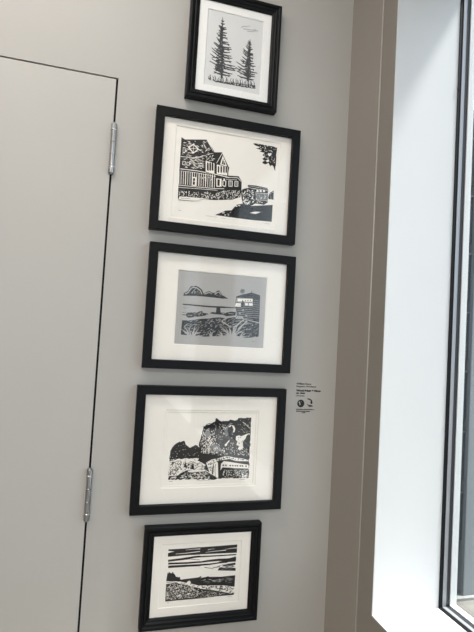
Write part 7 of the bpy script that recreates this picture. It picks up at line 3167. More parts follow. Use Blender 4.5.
w2 -490,-466 -470,-470 -456,-456 -476,-452
w2 -210,-438 -194,-438 -192,-422 -208,-422
w2 -549,-619 -534,-610 -536,-592 -551,-602
w2 -894,-482 -881,-481 -878,-469 -891,-469
w2 -265,-410 -253,-401 -258,-387 -270,-396
w2 -853,-469 -839,-460 -842,-445 -855,-453
w2 -842,-606 -825,-600 -815,-585 -832,-592
w2 -629,-451 -618,-456 -615,-444 -626,-439
w2 -697,-309 -684,-303 -680,-289 -694,-295
w2 -638,-351 -628,-349 -629,-338 -640,-340
w2 -531,-632 -519,-637 -511,-626 -523,-621
w2 -688,-370 -669,-362 -665,-341 -685,-349
w2 -792,-443 -781,-441 -780,-430 -790,-433
w2 -681,-425 -670,-419 -669,-407 -679,-413
w2 -854,-527 -842,-519 -842,-505 -854,-512
w2 -240,-598 -227,-584 -231,-565 -244,-579
w2 -469,-417 -457,-407 -455,-392 -467,-402
w2 -37,-574 -23,-571 -27,-558 -41,-560
w2 -264,-395 -253,-386 -252,-371 -263,-381
w2 -655,-527 -640,-523 -640,-506 -656,-510
w2 -164,-635 -154,-632 -155,-622 -165,-625
w2 -225,-645 -215,-642 -215,-632 -225,-634
w2 -220,-399 -202,-400 -192,-385 -210,-383
w2 -788,-638 -773,-626 -776,-608 -791,-619
w2 -562,-408 -548,-405 -546,-391 -560,-393
w2 -521,-575 -504,-575 -498,-558 -515,-558
w2 -344,-536 -329,-534 -330,-519 -345,-521
w2 -873,-640 -862,-626 -866,-608 -877,-623
w2 -97,-588 -79,-593 -68,-578 -86,-574
w2 -298,-624 -287,-618 -286,-606 -296,-611
w2 -876,-396 -863,-386 -861,-369 -874,-380
w2 -548,-437 -535,-433 -539,-420 -552,-424
w2 -843,-304 -830,-299 -828,-285 -841,-290
w2 -427,-571 -416,-558 -422,-543 -432,-555
w2 -728,-567 -708,-572 -693,-559 -712,-554
w2 -385,-381 -370,-373 -372,-356 -387,-363
w2 -175,-557 -162,-554 -159,-540 -172,-544
w2 -880,-530 -864,-531 -854,-519 -869,-518
w2 -733,-443 -721,-443 -715,-432 -727,-432
w2 -725,-339 -712,-345 -705,-332 -719,-327
w2 -774,-375 -760,-361 -756,-343 -770,-356
w2 -827,-342 -811,-343 -804,-328 -820,-327
w2 -524,-563 -509,-554 -504,-537 -519,-546
w2 -581,-454 -567,-456 -557,-446 -571,-444
w2 -354,-483 -344,-479 -349,-469 -359,-474
w2 -61,-600 -51,-597 -51,-587 -60,-590
w2 -905,-553 -888,-544 -887,-524 -904,-533
w2 -235,-406 -223,-400 -231,-389 -242,-395
w2 -75,-491 -63,-486 -69,-474 -81,-479
w2 -492,-503 -479,-502 -471,-490 -484,-492
w2 -677,-259 -661,-261 -655,-247 -670,-245
w2 -835,-555 -825,-544 -830,-530 -840,-541
w2 -656,-264 -646,-254 -646,-240 -656,-250
w2 -397,-572 -386,-573 -380,-564 -391,-562
w2 -658,-496 -640,-491 -637,-472 -655,-478
w2 -335,-450 -326,-440 -330,-428 -339,-438
w2 -890,-431 -879,-418 -885,-401 -896,-415
w2 -613,-502 -598,-489 -601,-471 -616,-483
w2 -649,-360 -638,-363 -631,-354 -642,-350
w2 -476,-507 -463,-506 -455,-495 -468,-496
w2 -318,-612 -306,-605 -313,-593 -325,-600
w2 -364,-349 -349,-348 -347,-333 -363,-333
w2 -481,-557 -466,-554 -459,-540 -474,-543
w2 -74,-515 -57,-507 -59,-489 -75,-497
w2 -439,-587 -430,-581 -431,-570 -440,-576
w2 -813,-289 -800,-280 -803,-264 -816,-273
w2 -349,-589 -332,-591 -317,-580 -335,-579
w2 -801,-400 -786,-399 -783,-385 -797,-386
w2 -169,-573 -157,-571 -159,-559 -172,-561
w2 -395,-557 -387,-562 -381,-554 -390,-549
w2 -637,-438 -619,-435 -612,-420 -629,-422
w2 -801,-351 -787,-350 -785,-337 -799,-338
w2 -880,-460 -868,-451 -867,-436 -879,-445
w2 -546,-475 -529,-471 -524,-453 -542,-458
w2 -283,-485 -268,-474 -266,-455 -280,-467
w2 -510,-585 -499,-581 -501,-570 -512,-573
w2 -291,-445 -274,-443 -266,-429 -283,-430
w2 -887,-354 -877,-349 -878,-339 -887,-344
w2 -773,-358 -761,-351 -763,-338 -775,-344
w2 -806,-614 -790,-608 -789,-591 -806,-597
w2 -747,-461 -740,-455 -742,-445 -750,-451
w2 -601,-377 -582,-368 -580,-347 -599,-357
w2 -392,-385 -377,-382 -368,-369 -383,-372
w2 -360,-426 -350,-413 -352,-398 -361,-410
w2 -637,-463 -623,-458 -626,-443 -640,-448
w2 -306,-430 -290,-422 -285,-404 -301,-412
w2 -784,-338 -772,-341 -763,-332 -775,-328
w2 -872,-330 -861,-325 -859,-313 -870,-318
w2 -477,-426 -463,-430 -452,-421 -466,-417
w2 -689,-356 -681,-349 -684,-339 -691,-346
w2 -466,-456 -452,-455 -448,-442 -462,-442
w2 -539,-600 -527,-607 -520,-595 -532,-588
w2 -268,-446 -258,-448 -253,-440 -262,-438
w2 -563,-584 -547,-585 -537,-572 -553,-571
w2 -703,-481 -690,-482 -687,-470 -700,-469
w2 -375,-435 -366,-430 -370,-420 -378,-426
w2 -832,-495 -816,-497 -805,-486 -820,-484
w2 -903,-294 -890,-288 -893,-274 -907,-279
w2 -186,-436 -173,-424 -172,-406 -185,-418
w2 -418,-599 -406,-604 -397,-595 -409,-591
w2 -639,-549 -630,-551 -626,-542 -636,-540
w2 -704,-611 -687,-612 -676,-601 -692,-600
w2 -324,-559 -313,-557 -311,-547 -322,-548
w2 -409,-618 -396,-620 -389,-609 -402,-607
w2 -646,-432 -629,-437 -617,-424 -634,-419
w2 -522,-375 -509,-367 -510,-352 -523,-360
w2 -535,-333 -519,-336 -507,-326 -522,-324
w2 -470,-512 -451,-506 -442,-489 -461,-494
w2 -672,-579 -659,-575 -657,-561 -670,-565
w2 -460,-473 -441,-471 -432,-453 -451,-455
w2 -73,-507 -59,-494 -63,-475 -78,-488
w2 -497,-336 -480,-330 -471,-314 -488,-320
w2 -170,-462 -153,-465 -144,-449 -162,-447
w2 -773,-502 -762,-504 -760,-494 -770,-492
w2 -873,-602 -859,-597 -862,-582 -876,-587
w2 -316,-418 -308,-403 -311,-385 -319,-401
w2 -444,-590 -433,-591 -430,-580 -441,-579
w2 -222,-439 -210,-425 -215,-407 -227,-421
w2 -325,-445 -311,-450 -305,-436 -319,-431
w2 -487,-466 -476,-459 -484,-447 -495,-455
w2 -773,-505 -759,-508 -750,-498 -764,-495
w2 -689,-506 -677,-491 -680,-471 -692,-487
w2 -83,-533 -70,-521 -73,-503 -86,-516
w2 -474,-637 -458,-627 -458,-608 -475,-617
w2 -166,-638 -147,-633 -142,-614 -161,-619
w2 -418,-396 -405,-386 -408,-371 -421,-380
w2 -222,-568 -206,-566 -203,-550 -219,-552
w2 -720,-293 -700,-296 -685,-283 -705,-280
w2 -737,-435 -717,-435 -703,-421 -723,-422
w2 -734,-382 -720,-384 -710,-375 -724,-372
w2 -726,-327 -714,-319 -715,-305 -726,-313
w2 -471,-383 -460,-385 -459,-374 -470,-372
w2 -255,-435 -245,-443 -239,-431 -250,-423
w2 -273,-554 -260,-554 -260,-542 -273,-541
w2 -390,-425 -377,-426 -377,-413 -390,-412
w2 -504,-603 -487,-593 -486,-573 -503,-583
w2 -761,-641 -747,-633 -750,-617 -764,-625
w2 -191,-515 -174,-507 -172,-488 -189,-496
w2 -69,-426 -58,-428 -49,-420 -61,-418
w2 -480,-642 -472,-631 -475,-618 -483,-629
w2 -723,-572 -713,-576 -705,-569 -715,-564
w2 -764,-484 -749,-473 -748,-455 -763,-465
w2 -269,-442 -252,-441 -250,-425 -266,-425
w2 -859,-526 -847,-526 -846,-514 -858,-514
w2 -697,-371 -679,-377 -664,-365 -682,-359
w2 -106,-508 -93,-503 -96,-490 -109,-494
w2 -104,-483 -93,-476 -99,-464 -110,-471
w2 -452,-450 -433,-451 -421,-437 -440,-436
w2 -586,-426 -574,-414 -580,-398 -591,-410
w2 -908,-536 -896,-539 -894,-527 -905,-524
w2 -831,-312 -816,-305 -810,-290 -825,-296
w2 -659,-642 -647,-639 -651,-628 -663,-630
w2 -706,-272 -693,-271 -685,-262 -697,-262
w2 -246,-397 -226,-391 -221,-371 -241,-377
w2 -603,-315 -589,-314 -580,-303 -594,-304
w2 -247,-482 -236,-471 -239,-456 -250,-467
w2 -495,-338 -480,-329 -481,-312 -495,-321
w2 -633,-462 -621,-448 -620,-429 -632,-443
w2 -306,-400 -294,-400 -290,-389 -301,-390
w2 -187,-460 -175,-444 -179,-424 -191,-440
w2 -271,-537 -257,-542 -246,-531 -260,-527
w2 -506,-435 -489,-439 -478,-427 -494,-423
w2 -657,-347 -646,-348 -645,-337 -657,-336
w2 -317,-433 -307,-441 -303,-429 -313,-421
w2 -808,-462 -794,-459 -796,-446 -810,-448
w2 -577,-305 -560,-305 -551,-291 -568,-290
w2 -408,-533 -390,-529 -377,-516 -395,-520
w2 -157,-503 -144,-498 -139,-485 -153,-490
w2 -478,-443 -464,-446 -451,-438 -466,-435
w2 -850,-519 -835,-524 -826,-512 -840,-508
w2 -766,-613 -748,-606 -744,-587 -762,-594
w2 -338,-531 -327,-522 -329,-508 -340,-517
w2 -432,-355 -417,-363 -406,-350 -421,-342
w2 -109,-610 -96,-608 -93,-595 -106,-597
w2 -885,-516 -872,-507 -876,-493 -889,-501
w2 -259,-390 -243,-388 -234,-374 -250,-376
w2 -692,-599 -679,-598 -677,-585 -690,-585
w2 -741,-313 -726,-308 -723,-292 -738,-297
w2 -347,-356 -331,-356 -328,-340 -344,-340
w2 -801,-278 -788,-270 -792,-256 -804,-264
w2 -651,-361 -636,-363 -631,-349 -646,-347
w2 -147,-600 -131,-602 -118,-591 -135,-590
w2 -263,-618 -250,-623 -242,-612 -255,-607
w2 -378,-550 -367,-543 -367,-530 -378,-537
w2 -127,-487 -117,-473 -121,-455 -131,-470
w2 -186,-570 -175,-575 -172,-563 -184,-558
w2 -867,-568 -853,-570 -846,-558 -860,-556
w2 -576,-645 -561,-633 -559,-614 -574,-626
w2 -726,-267 -710,-261 -705,-245 -721,-250
w2 -217,-536 -203,-530 -201,-515 -215,-521
w2 -82,-585 -63,-576 -57,-557 -75,-566
w2 -328,-370 -311,-374 -296,-364 -313,-360
w2 -679,-481 -662,-481 -649,-470 -666,-470
w2 -543,-541 -528,-541 -529,-526 -544,-526
w2 -668,-518 -657,-506 -658,-489 -669,-502
w2 -584,-435 -568,-435 -567,-420 -582,-420
w2 -105,-552 -88,-556 -77,-543 -94,-539
w2 -221,-389 -211,-390 -208,-381 -218,-379
w2 -853,-584 -841,-579 -839,-566 -852,-571
w2 -546,-499 -528,-489 -528,-469 -546,-479
w2 -871,-475 -855,-466 -849,-449 -864,-458
w2 -154,-551 -139,-554 -126,-544 -141,-541
w2 -766,-322 -754,-320 -758,-309 -770,-310
w2 -631,-434 -620,-432 -624,-421 -635,-423
w2 -886,-487 -876,-483 -875,-471 -886,-476
w2 -310,-627 -297,-621 -294,-607 -306,-613
w2 -238,-594 -227,-594 -226,-583 -237,-584
w2 -30,-552 -18,-546 -15,-533 -27,-539
w2 -342,-445 -328,-432 -324,-413 -338,-426
w2 -333,-633 -320,-634 -317,-621 -330,-620
w2 -151,-546 -137,-549 -128,-536 -143,-533
w2 -651,-376 -636,-373 -634,-358 -649,-361
w2 -796,-384 -775,-385 -761,-370 -782,-368
w2 -298,-626 -283,-622 -281,-606 -297,-610
w2 -881,-502 -868,-501 -862,-489 -875,-490
w2 -328,-535 -315,-529 -314,-515 -326,-521
w2 -310,-412 -293,-404 -285,-387 -303,-394
w2 -778,-473 -760,-473 -748,-459 -766,-459
w2 -404,-488 -386,-491 -372,-480 -390,-477
w2 -825,-327 -810,-315 -807,-296 -822,-308
w2 -264,-369 -249,-369 -242,-354 -258,-355
w2 -65,-435 -53,-440 -49,-428 -61,-422
w2 -864,-536 -847,-534 -844,-517 -861,-519
w2 -856,-305 -836,-306 -825,-290 -845,-289
w2 -741,-594 -732,-600 -726,-591 -735,-585
w2 -356,-621 -344,-617 -345,-604 -357,-609
w2 -419,-465 -407,-455 -406,-440 -418,-450
w2 -522,-563 -508,-566 -505,-552 -519,-549
w2 -879,-605 -863,-601 -857,-586 -873,-590
w2 -166,-522 -153,-515 -150,-500 -163,-507
w2 -888,-531 -880,-524 -884,-514 -891,-521
w2 -109,-501 -93,-503 -81,-492 -97,-489
w2 -857,-595 -843,-596 -833,-585 -847,-584
w2 -440,-379 -425,-375 -422,-359 -438,-363
w2 -210,-621 -201,-617 -203,-607 -212,-611
w2 -535,-365 -520,-353 -518,-333 -533,-345
w2 -179,-439 -166,-442 -160,-431 -172,-428
w2 -687,-379 -674,-368 -673,-351 -686,-362
w2 -889,-600 -872,-594 -863,-577 -881,-583
w2 -432,-563 -421,-549 -426,-531 -436,-546
w2 -55,-546 -43,-548 -36,-538 -48,-536
w2 -658,-614 -639,-613 -629,-597 -648,-598
w2 -388,-612 -377,-603 -378,-589 -389,-598
w2 -839,-492 -825,-490 -823,-476 -837,-478
w2 -377,-589 -367,-591 -364,-582 -373,-579
w2 -531,-347 -516,-337 -519,-320 -535,-330
w2 -398,-604 -382,-607 -368,-598 -384,-596
w2 -640,-545 -629,-547 -622,-538 -633,-536
w2 -651,-422 -638,-422 -637,-409 -650,-408
w2 -623,-353 -613,-340 -614,-324 -624,-337
w2 -414,-477 -401,-467 -399,-450 -413,-460
w2 -265,-471 -250,-473 -248,-458 -262,-456
w2 -659,-461 -645,-453 -651,-437 -665,-446
w2 -568,-290 -554,-287 -549,-273 -564,-276
w2 -382,-571 -367,-566 -364,-551 -379,-556
w2 -875,-612 -863,-617 -858,-605 -870,-600
w2 -306,-423 -295,-425 -290,-415 -301,-413
w2 -865,-516 -854,-501 -858,-483 -869,-498
w2 -847,-421 -834,-427 -824,-416 -837,-409
w2 -552,-319 -531,-318 -521,-299 -542,-300
w2 -728,-307 -717,-312 -714,-300 -725,-296
w2 -227,-523 -215,-515 -221,-502 -233,-510
w2 -685,-253 -667,-255 -652,-246 -669,-244
w2 -149,-458 -138,-461 -131,-451 -142,-449
w2 -530,-302 -515,-306 -504,-296 -519,-293
w2 -628,-300 -608,-300 -596,-285 -615,-286
w2 -750,-618 -737,-619 -733,-608 -745,-607
w2 -66,-445 -51,-447 -42,-434 -57,-432
w2 -451,-447 -439,-443 -443,-431 -455,-435
w2 -708,-249 -694,-246 -696,-231 -710,-235
w2 -410,-412 -397,-412 -391,-400 -404,-400
w2 -521,-314 -504,-314 -492,-301 -509,-301
w2 -634,-548 -618,-552 -608,-538 -625,-534
w2 -806,-526 -795,-514 -795,-497 -806,-509
w2 14,-476 30,-478 42,-468 26,-466
w2 202,-628 215,-635 226,-626 213,-619
w2 104,-657 115,-656 116,-645 105,-646
w2 277,-649 294,-648 307,-637 290,-638
w2 198,-646 208,-643 210,-632 200,-635
w2 256,-642 270,-638 278,-626 264,-630
w2 334,-578 349,-577 358,-565 343,-566
w2 8,-558 22,-559 27,-546 14,-545
w2 513,-600 528,-604 539,-594 525,-591
w2 13,-518 25,-523 36,-515 24,-510
w2 593,-594 607,-596 617,-585 602,-583
w2 24,-472 39,-477 53,-469 38,-464
w2 76,-572 85,-573 90,-566 81,-565
w2 383,-637 393,-641 402,-634 392,-630
w2 443,-555 453,-557 456,-548 446,-545
w2 497,-613 512,-618 523,-608 508,-603
w2 175,-619 190,-623 204,-617 189,-614
w2 178,-607 190,-598 194,-584 182,-593
w2 630,-608 642,-610 649,-600 637,-598
w2 276,-517 286,-521 295,-515 285,-510
w2 277,-630 292,-633 304,-623 289,-620
w2 201,-511 215,-510 222,-498 208,-499
w2 46,-506 59,-511 70,-501 56,-496
w2 236,-591 251,-591 259,-580 245,-580
w2 439,-630 454,-625 459,-610 444,-615
w2 499,-586 509,-583 512,-573 502,-577
w2 322,-641 336,-633 338,-618 324,-625
w2 36,-549 50,-553 65,-548 50,-545
w2 0,-653 12,-653 15,-642 3,-642
w2 549,-623 566,-621 576,-608 559,-609
w2 370,-657 383,-655 389,-643 376,-646
w2 228,-510 238,-508 242,-500 233,-501
w2 184,-635 194,-634 199,-625 189,-626
w2 143,-651 154,-653 157,-642 146,-640
w2 572,-598 582,-598 585,-589 575,-588
w2 60,-519 76,-524 90,-514 73,-509
w2 303,-556 313,-551 315,-540 305,-545
w2 538,-623 551,-624 557,-612 544,-611
w2 198,-547 211,-542 215,-528 202,-533
w2 74,-601 85,-608 96,-600 85,-593
w2 407,-558 420,-559 428,-550 416,-548
w2 410,-581 421,-587 428,-577 418,-571
w2 -6,-551 8,-558 21,-549 7,-542
w2 235,-642 247,-634 249,-620 237,-628
w2 356,-545 368,-546 371,-535 360,-535
w2 213,-659 225,-662 235,-656 223,-652
w2 -8,-519 6,-524 19,-519 6,-514
w2 434,-588 445,-579 448,-566 437,-575
w2 219,-613 230,-610 231,-599 221,-602
w2 551,-619 562,-615 561,-603 550,-607
w2 208,-611 219,-617 226,-607 215,-601
w2 129,-566 143,-566 154,-557 140,-557
w2 374,-567 388,-561 396,-548 382,-553
w2 311,-585 327,-588 342,-582 326,-579
w2 184,-547 197,-551 210,-546 197,-542
w2 52,-573 63,-574 66,-564 56,-564
w2 319,-538 332,-538 341,-528 328,-529
w2 157,-618 172,-614 178,-599 163,-604
w2 213,-609 228,-605 238,-594 223,-597
w2 168,-606 179,-612 189,-603 178,-597
w2 136,-512 151,-512 158,-499 143,-498
w2 268,-553 284,-558 298,-549 282,-544
w2 113,-645 130,-647 142,-634 124,-632
w2 193,-588 206,-591 215,-582 202,-580
w2 358,-543 370,-551 381,-543 369,-535
w2 662,-616 676,-615 680,-602 666,-602
w2 631,-622 641,-619 644,-609 634,-612
w2 227,-645 239,-648 248,-639 236,-635
w2 180,-509 189,-510 194,-503 185,-502
w2 5,-592 16,-596 27,-591 16,-587
w2 440,-648 454,-645 459,-631 446,-635
w2 292,-580 305,-577 305,-564 293,-567
w2 177,-603 188,-610 198,-600 186,-593
w2 34,-652 49,-643 51,-626 37,-635
w2 385,-615 399,-611 402,-596 387,-600
w2 339,-577 353,-582 367,-576 353,-572
w2 405,-587 418,-591 430,-583 416,-579
w2 229,-598 239,-595 238,-584 229,-588
w2 397,-643 409,-643 416,-634 405,-634
w2 9,-637 20,-637 24,-627 13,-626
w2 39,-583 53,-586 65,-577 51,-574
w2 283,-653 293,-653 296,-643 286,-644
w2 416,-652 429,-654 435,-642 422,-641
w2 227,-517 238,-523 248,-516 237,-510
w2 160,-610 170,-608 172,-598 161,-599
w2 201,-628 213,-629 220,-620 209,-620
w2 578,-604 590,-609 596,-598 585,-593
w2 348,-565 363,-566 377,-559 362,-558
w2 520,-622 534,-625 543,-616 530,-612
w2 506,-651 516,-655 521,-647 512,-642
w2 512,-647 520,-653 527,-645 519,-640
w2 108,-522 121,-521 124,-508 111,-509
w2 393,-592 404,-591 404,-581 394,-582
w2 124,-608 136,-611 147,-604 135,-601
w2 335,-632 347,-635 353,-625 341,-622
w2 88,-644 98,-647 106,-641 96,-638
w2 238,-569 251,-567 252,-553 239,-556
w2 212,-619 221,-619 226,-611 216,-610
w2 318,-595 330,-591 329,-578 318,-582
w2 48,-514 59,-519 64,-508 53,-504
w2 572,-616 581,-615 585,-608 576,-608
w2 514,-609 525,-607 528,-596 517,-599
w2 369,-653 378,-661 386,-653 377,-645
w2 217,-549 228,-546 232,-535 221,-538
w2 125,-511 141,-515 156,-507 140,-502
w2 100,-509 110,-504 113,-493 103,-498
w2 517,-585 531,-577 535,-561 521,-569
w2 341,-556 352,-560 359,-551 349,-547
w2 223,-653 238,-644 240,-627 225,-636
w2 44,-660 58,-665 68,-656 55,-651
w3 -623,-574 -544,-516 -502,-531 -568,-573
w3 -374,-525 -281,-501 -274,-534 -334,-550
g1 -868,-709 -819,-710 -819,-717 -868,-716
g1 762,-696 864,-691 864,-698 762,-703
""",
}


def parse(k):
    out = []
    for line in ART[k].strip().splitlines():
        head, rest = line.split(' ', 1)
        pts = [tuple(float(v) * 1e-4 for v in p.split(',')) for p in rest.split()]
        out.append((head[0], int(head[1:]), pts))
    return out

def print_mesh(k, w, h, zc, y, sheet, ink, parent):
    """paper sheet with the inked shapes of the block lying on it"""
    bm = bmesh.new()
    box(bm, -w / 2, w / 2, y, y + 0.0008, zc - h / 2, zc + h / 2, 0)
    idx = {'k': 1, 'g': 2, 'w': 3, 'p': 0}
    for rank, (sh, ly, pts) in enumerate(sorted(parse(k), key=lambda q: q[1])):
        yy = y - 0.00002 - 0.0000012 * rank
        clean = []
        for p in pts:
            p = (max(-w / 2, min(w / 2, p[0])), max(-h / 2, min(h / 2, p[1])))
            if not clean or (abs(p[0] - clean[-1][0]) + abs(p[1] - clean[-1][1])) > 2e-5:
                clean.append(p)
        if len(clean) < 3:
            continue
        co = [Vector((p[0], p[1], 0)) for p in clean]
        vs = [bm.verts.new((p[0], yy, zc + p[1])) for p in clean]
        for tri in tessellate_polygon([co]):
            a, b, c = [vs[i] for i in tri]
            n = (b.co - a.co).cross(c.co - a.co)
            if n.length < 1e-12:
                continue
            try:
                f = bm.faces.new((a, b, c) if n.y < 0 else (a, c, b))
            except ValueError:
                continue
            f.material_index = idx[sh]
    me = bpy.data.meshes.new('print')
    bm.to_mesh(me)
    bm.free()
    for q in (sheet, ink, M_INKM if k != 1 else M_INKG, M_PAPER if k != 3 else M_PAPER):
        me.materials.append(q)
    o = bpy.data.objects.new('print', me)
    col.objects.link(o)
    o.parent = parent
    return o

FLAT = [(0, 0.002), (0, 0.0240), (0.0010, 0.0250), (0.0215, 0.0250), (0.0226, 0.0240), (0.0230, 0.0135), (0.0190, 0.0135), (0.0190, 0.002)]
STEP = [(0, 0.002), (0, 0.0244), (0.0008, 0.0254), (0.0036, 0.0260), (0.0070, 0.0256), (0.0095, 0.0242), (0.0105, 0.0218), (0.0122, 0.0212),
        (0.0132, 0.0228), (0.0165, 0.0232), (0.0190, 0.0215), (0.0200, 0.0196), (0.0240, 0.0186), (0.0268, 0.0170), (0.0278, 0.0152), (0.0278, 0.0135), (0.0230, 0.0135), (0.0230, 0.002)]

STEP = [(t_ * 0.93, d_) for t_, d_ in STEP]

def picture(name, label, k, cx, cz, w, h, prof, opening, matm, sheet, ink, double=0.0, tilt=0.0, rise=0.0):
    zc = h / 2
    root = empty(name, (cx, 0, cz - h / 2), label, 'picture', 'framed prints hung in a column on the grey wall')
    bm = bmesh.new()
    ring(bm, w, h, prof, zc)
    zc += rise
    link('frame', bm, M_FRAME, root)
    lip = prof[-1][0]
    a, b = w - 2 * lip - 0.001, h - 2 * lip - 0.001 - 2 * rise
    # mat board with a bevelled window
    x0, x1, z0, z1 = opening
    def board(x0, x1, z0, z1, yf, yb):
        bm = bmesh.new()
        t = yb - yf
        o = [(-a / 2, zc - b / 2), (a / 2, zc - b / 2), (a / 2, zc + b / 2), (-a / 2, zc + b / 2)]
        i = [(x0, zc + z0), (x1, zc + z0), (x1, zc + z1), (x0, zc + z1)]
        i2 = [(x0 + t, zc + z0 + t), (x1 - t, zc + z0 + t), (x1 - t, zc + z1 - t), (x0 + t, zc + z1 - t)]
        R = [[bm.verts.new((p[0], y, p[1])) for p in q] for q, y in ((o, yb), (o, yf), (i, yf), (i2, yb))]
        for n in range(4):
            A, B = R[n], R[(n + 1) % 4]
            for j in range(4):
                bm.faces.new((A[j], A[(j + 1) % 4], B[(j + 1) % 4], B[j]))
        return bm
    mo = link('mat', board(x0, x1, z0, z1, -0.0126, -0.0108), matm, root)
    yp = -0.0098
    if double:
        d = double
        link('inner_mat', board(x0 + d, x1 - d, z0 + d, z1 - d, -0.0107, -0.0093), matm, mo)
        yp = -0.0085
    else:
        yp = -0.0102
    print_mesh(k, a - 0.004, b - 0.004, zc, yp, sheet, ink, root)
    bm = bmesh.new()
    box(bm, -a / 2, a / 2, -0.0072, -0.0035, zc - b / 2, zc + b / 2)
    link('backing_board', bm, M_BACK, root)
    bm = bmesh.new()
    box(bm, -a / 2, a / 2, -0.0148 + 0.0013, -0.0128, zc - b / 2, zc + b / 2)
    link('glass', bm, M_GLASS, root)
    if tilt:
        root.rotation_euler = (0, -tilt, 0)
    return root

picture('picture_frame', 'topmost black framed print of two dark fir trees on pale grey paper', 1,
        0.2999, 2.3420, 0.2577, 0.3060, STEP, (-0.0803, 0.0816, -0.1080, 0.1060), M_MATW, M_GREYPAPER, M_INKG)
picture('picture_frame', 'black framed print of an old gabled house with porch and passing carriage', 2,
        0.3018, 1.9861, 0.406, 0.3265, FLAT, (-0.1480, 0.1497, -0.1262, 0.1228), M_MATC, M_PAPER, M_INK)
picture('picture_frame', 'middle black framed print on grey paper of waterside building and tall grass', 3,
        0.3076, 1.6254, 0.406, 0.3265, FLAT, (-0.1242, 0.1255, -0.0995, 0.0990), M_MATC, M_SLATEPAPER, M_INKG)
picture('picture_frame', 'black framed print of a tree-topped rocky cliff beside a field path', 4,
        0.3008, 1.2543, 0.406, 0.3265, FLAT, (-0.1268, 0.1297, -0.1018, 0.1014), M_MATC, M_PAPER, M_INK, 0.006, 0.0029)
picture('picture_frame', 'lowest and smaller black framed print of a pebble shore under streaked clouds', 5,
        0.2952, 0.9296, 0.3122, 0.2560, STEP, (-0.1100, 0.1065, -0.0833, 0.0785), M_MATC, M_PAPER, M_INK, rise=0.0019)

# ------------------------------------------------------------------ lettering beside the pictures
sign = empty('wall_label', (0.580, 0, 1.349), 'small black lettering and two round emblems on grey wall right of the pictures', 'label')
def lettering(name, text, x, z, width, height, m_, dz=0.00022):
    cu = bpy.data.curves.new(name, 'FONT')
    cu.body = text
    cu.size = 0.01
    cu.extrude = 0.0
    cu.offset = dz
    tmp = bpy.data.objects.new(name, cu)
    col.objects.link(tmp)
    bpy.context.view_layer.update()
    me = bpy.data.meshes.new_from_object(tmp.evaluated_get(bpy.context.evaluated_depsgraph_get()))
    bpy.data.objects.remove(tmp)
    bm = bmesh.new()
    bm.from_mesh(me)
    bpy.data.meshes.remove(me)
    xs = [v.co.x for v in bm.verts]
    ys = [v.co.y for v in bm.verts]
    ax, ay = min(xs), min(ys)
    sx_, sy_ = width / (max(xs) - ax), height / (max(ys) - ay)
    for v in bm.verts:
        v.co = Vector((x - 0.578 + (v.co.x - ax) * sx_, -0.0004, z - 1.345 - height / 2 + (v.co.y - ay) * sy_))
    r = bmesh.ops.extrude_face_region(bm, geom=list(bm.faces))
    for g in r['geom']:
        if isinstance(g, bmesh.types.BMVert):
            g.co.y = -0.0001
    return link(name, bm, m_, sign)
lettering('text_line', 'William Drew', 0.539, 1.4286, 0.046, 0.0052, M_LETTER)
lettering('text_line', 'Sequim, Portland', 0.539, 1.4205, 0.061, 0.0056, M_LETTERG)
lettering('text_line', 'Wood Prints & More', 0.539, 1.4094, 0.0755, 0.0058, M_LETTER, 0.0006)
lettering('text_line', 'on view', 0.539, 1.4022, 0.029, 0.0050, M_LETTER, 0.0006)
lettering('text_line', 'Linocuts', 0.539, 1.3948, 0.026, 0.0042, M_LETTER)
lettering('text_line', 'iiiiiiniiiiiiiin', 0.542, 1.3563, 0.055, 0.0026, M_LETTERG, 0.0005)
lettering('text_line', 'inininiiiniiin', 0.542, 1.3510, 0.043, 0.0030, M_LETTERG, 0.0007)
lettering('text_line', 'iniii', 0.560, 1.3470, 0.011, 0.0026, M_LETTER, 0.0007)

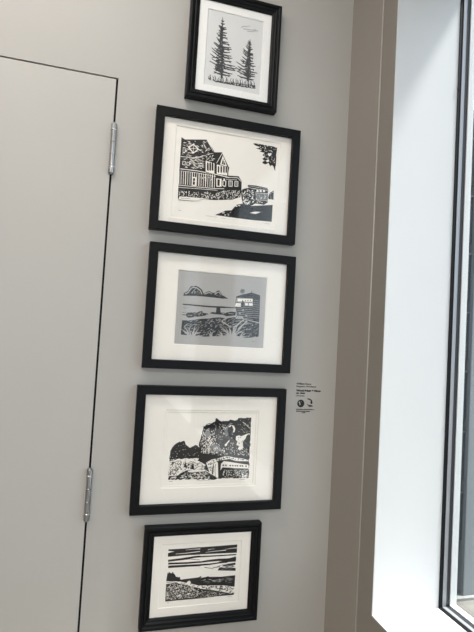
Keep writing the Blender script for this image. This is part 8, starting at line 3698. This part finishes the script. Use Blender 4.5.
def flat(name, polys, m_, parent):
    bm = bmesh.new()
    for pts in polys:
        lo = [bm.verts.new((p[0] - 0.578, -0.0001, p[1] - 1.345)) for p in pts]
        hi = [bm.verts.new((p[0] - 0.578, -0.0004, p[1] - 1.345)) for p in pts]
        n = len(pts)
        for i in range(n):
            bm.faces.new((lo[i], lo[(i + 1) % n], hi[(i + 1) % n], hi[i]))
        bm.faces.new(hi)
        bm.faces.new(lo[::-1])
    return link(name, bm, m_, parent)
def disc(cx, cz, r, n=40):
    return [(cx + r * math.cos(2 * math.pi * i / n), cz + r * math.sin(2 * math.pi * i / n)) for i in range(n)]
em = flat('emblem', [disc(0.5552, 1.3728, 0.0108)], M_LETTER, sign)
bm = bmesh.new()
for pts in ([(0.5485, 1.3755), (0.5500, 1.3785), (0.5530, 1.3775), (0.5522, 1.3740), (0.5545, 1.3722), (0.5538, 1.3690), (0.5510, 1.3680), (0.5515, 1.3720)],
            [(0.5555, 1.3790), (0.5575, 1.3775), (0.5562, 1.3760)]):
    vs = [bm.verts.new((p[0] - 0.578, -0.00055, p[1] - 1.345)) for p in pts]
    bm.faces.new(vs)
link('emblem_figure', bm, M_WALL, em)
flat('emblem', [[(0.5735, 1.3862), (0.5760, 1.3880), (0.5830, 1.3866), (0.5880, 1.3838), (0.5905, 1.3790), (0.5912, 1.3740), (0.5895, 1.3720),
                 (0.5855, 1.3724), (0.5848, 1.3760), (0.5856, 1.3800), (0.5838, 1.3832), (0.5770, 1.3845)],
                [(0.5740, 1.3700), (0.5762, 1.3712), (0.5800, 1.3690), (0.5860, 1.3690), (0.5920, 1.3672), (0.5925, 1.3648), (0.5860, 1.3640), (0.5800, 1.3642), (0.5785, 1.3672)]],
     M_LETTER, sign)

# ------------------------------------------------------------------ outside
bm = bmesh.new()
box(bm, 0.95, 14.0, -14.0, 1.289, -0.15, 0.0)
link('ground', bm, M_PAVE, kind='structure')
bm = bmesh.new()
box(bm, 1.0, 14.0, 1.289, 1.45, -0.15, 0.018, bevel=0.003)
tr = link('kerb', bm, M_KERB, kind='structure')
fac = empty('building', (3.212, 1.464, 0.018), 'dark grey clad building with pale kerb seen through the window', 'building')
def fpart(name, bm, m_, parent=fac):
    bmesh.ops.translate(bm, verts=bm.verts, vec=(-3.2, -1.45, -0.018))
    return link(name, bm, m_, parent)
bm = bmesh.new()
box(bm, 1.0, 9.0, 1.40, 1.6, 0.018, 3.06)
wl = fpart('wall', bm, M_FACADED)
for i in range(8):
    z0 = 0.35 + 0.384 * i
    bm = bmesh.new()
    top = min(z0 + 0.309, 3.06)
    if z0 > 3.0:
        break
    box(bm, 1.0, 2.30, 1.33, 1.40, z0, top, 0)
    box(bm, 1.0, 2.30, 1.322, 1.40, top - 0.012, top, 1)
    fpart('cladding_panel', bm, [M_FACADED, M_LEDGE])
bm = bmesh.new()
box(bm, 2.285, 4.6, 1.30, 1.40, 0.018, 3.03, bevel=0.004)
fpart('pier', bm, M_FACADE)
bm = bmesh.new()
box(bm, 1.0, 9.0, 1.27, 1.6, 3.06, 3.12, bevel=0.004)
fpart('coping', bm, M_LEDGE)
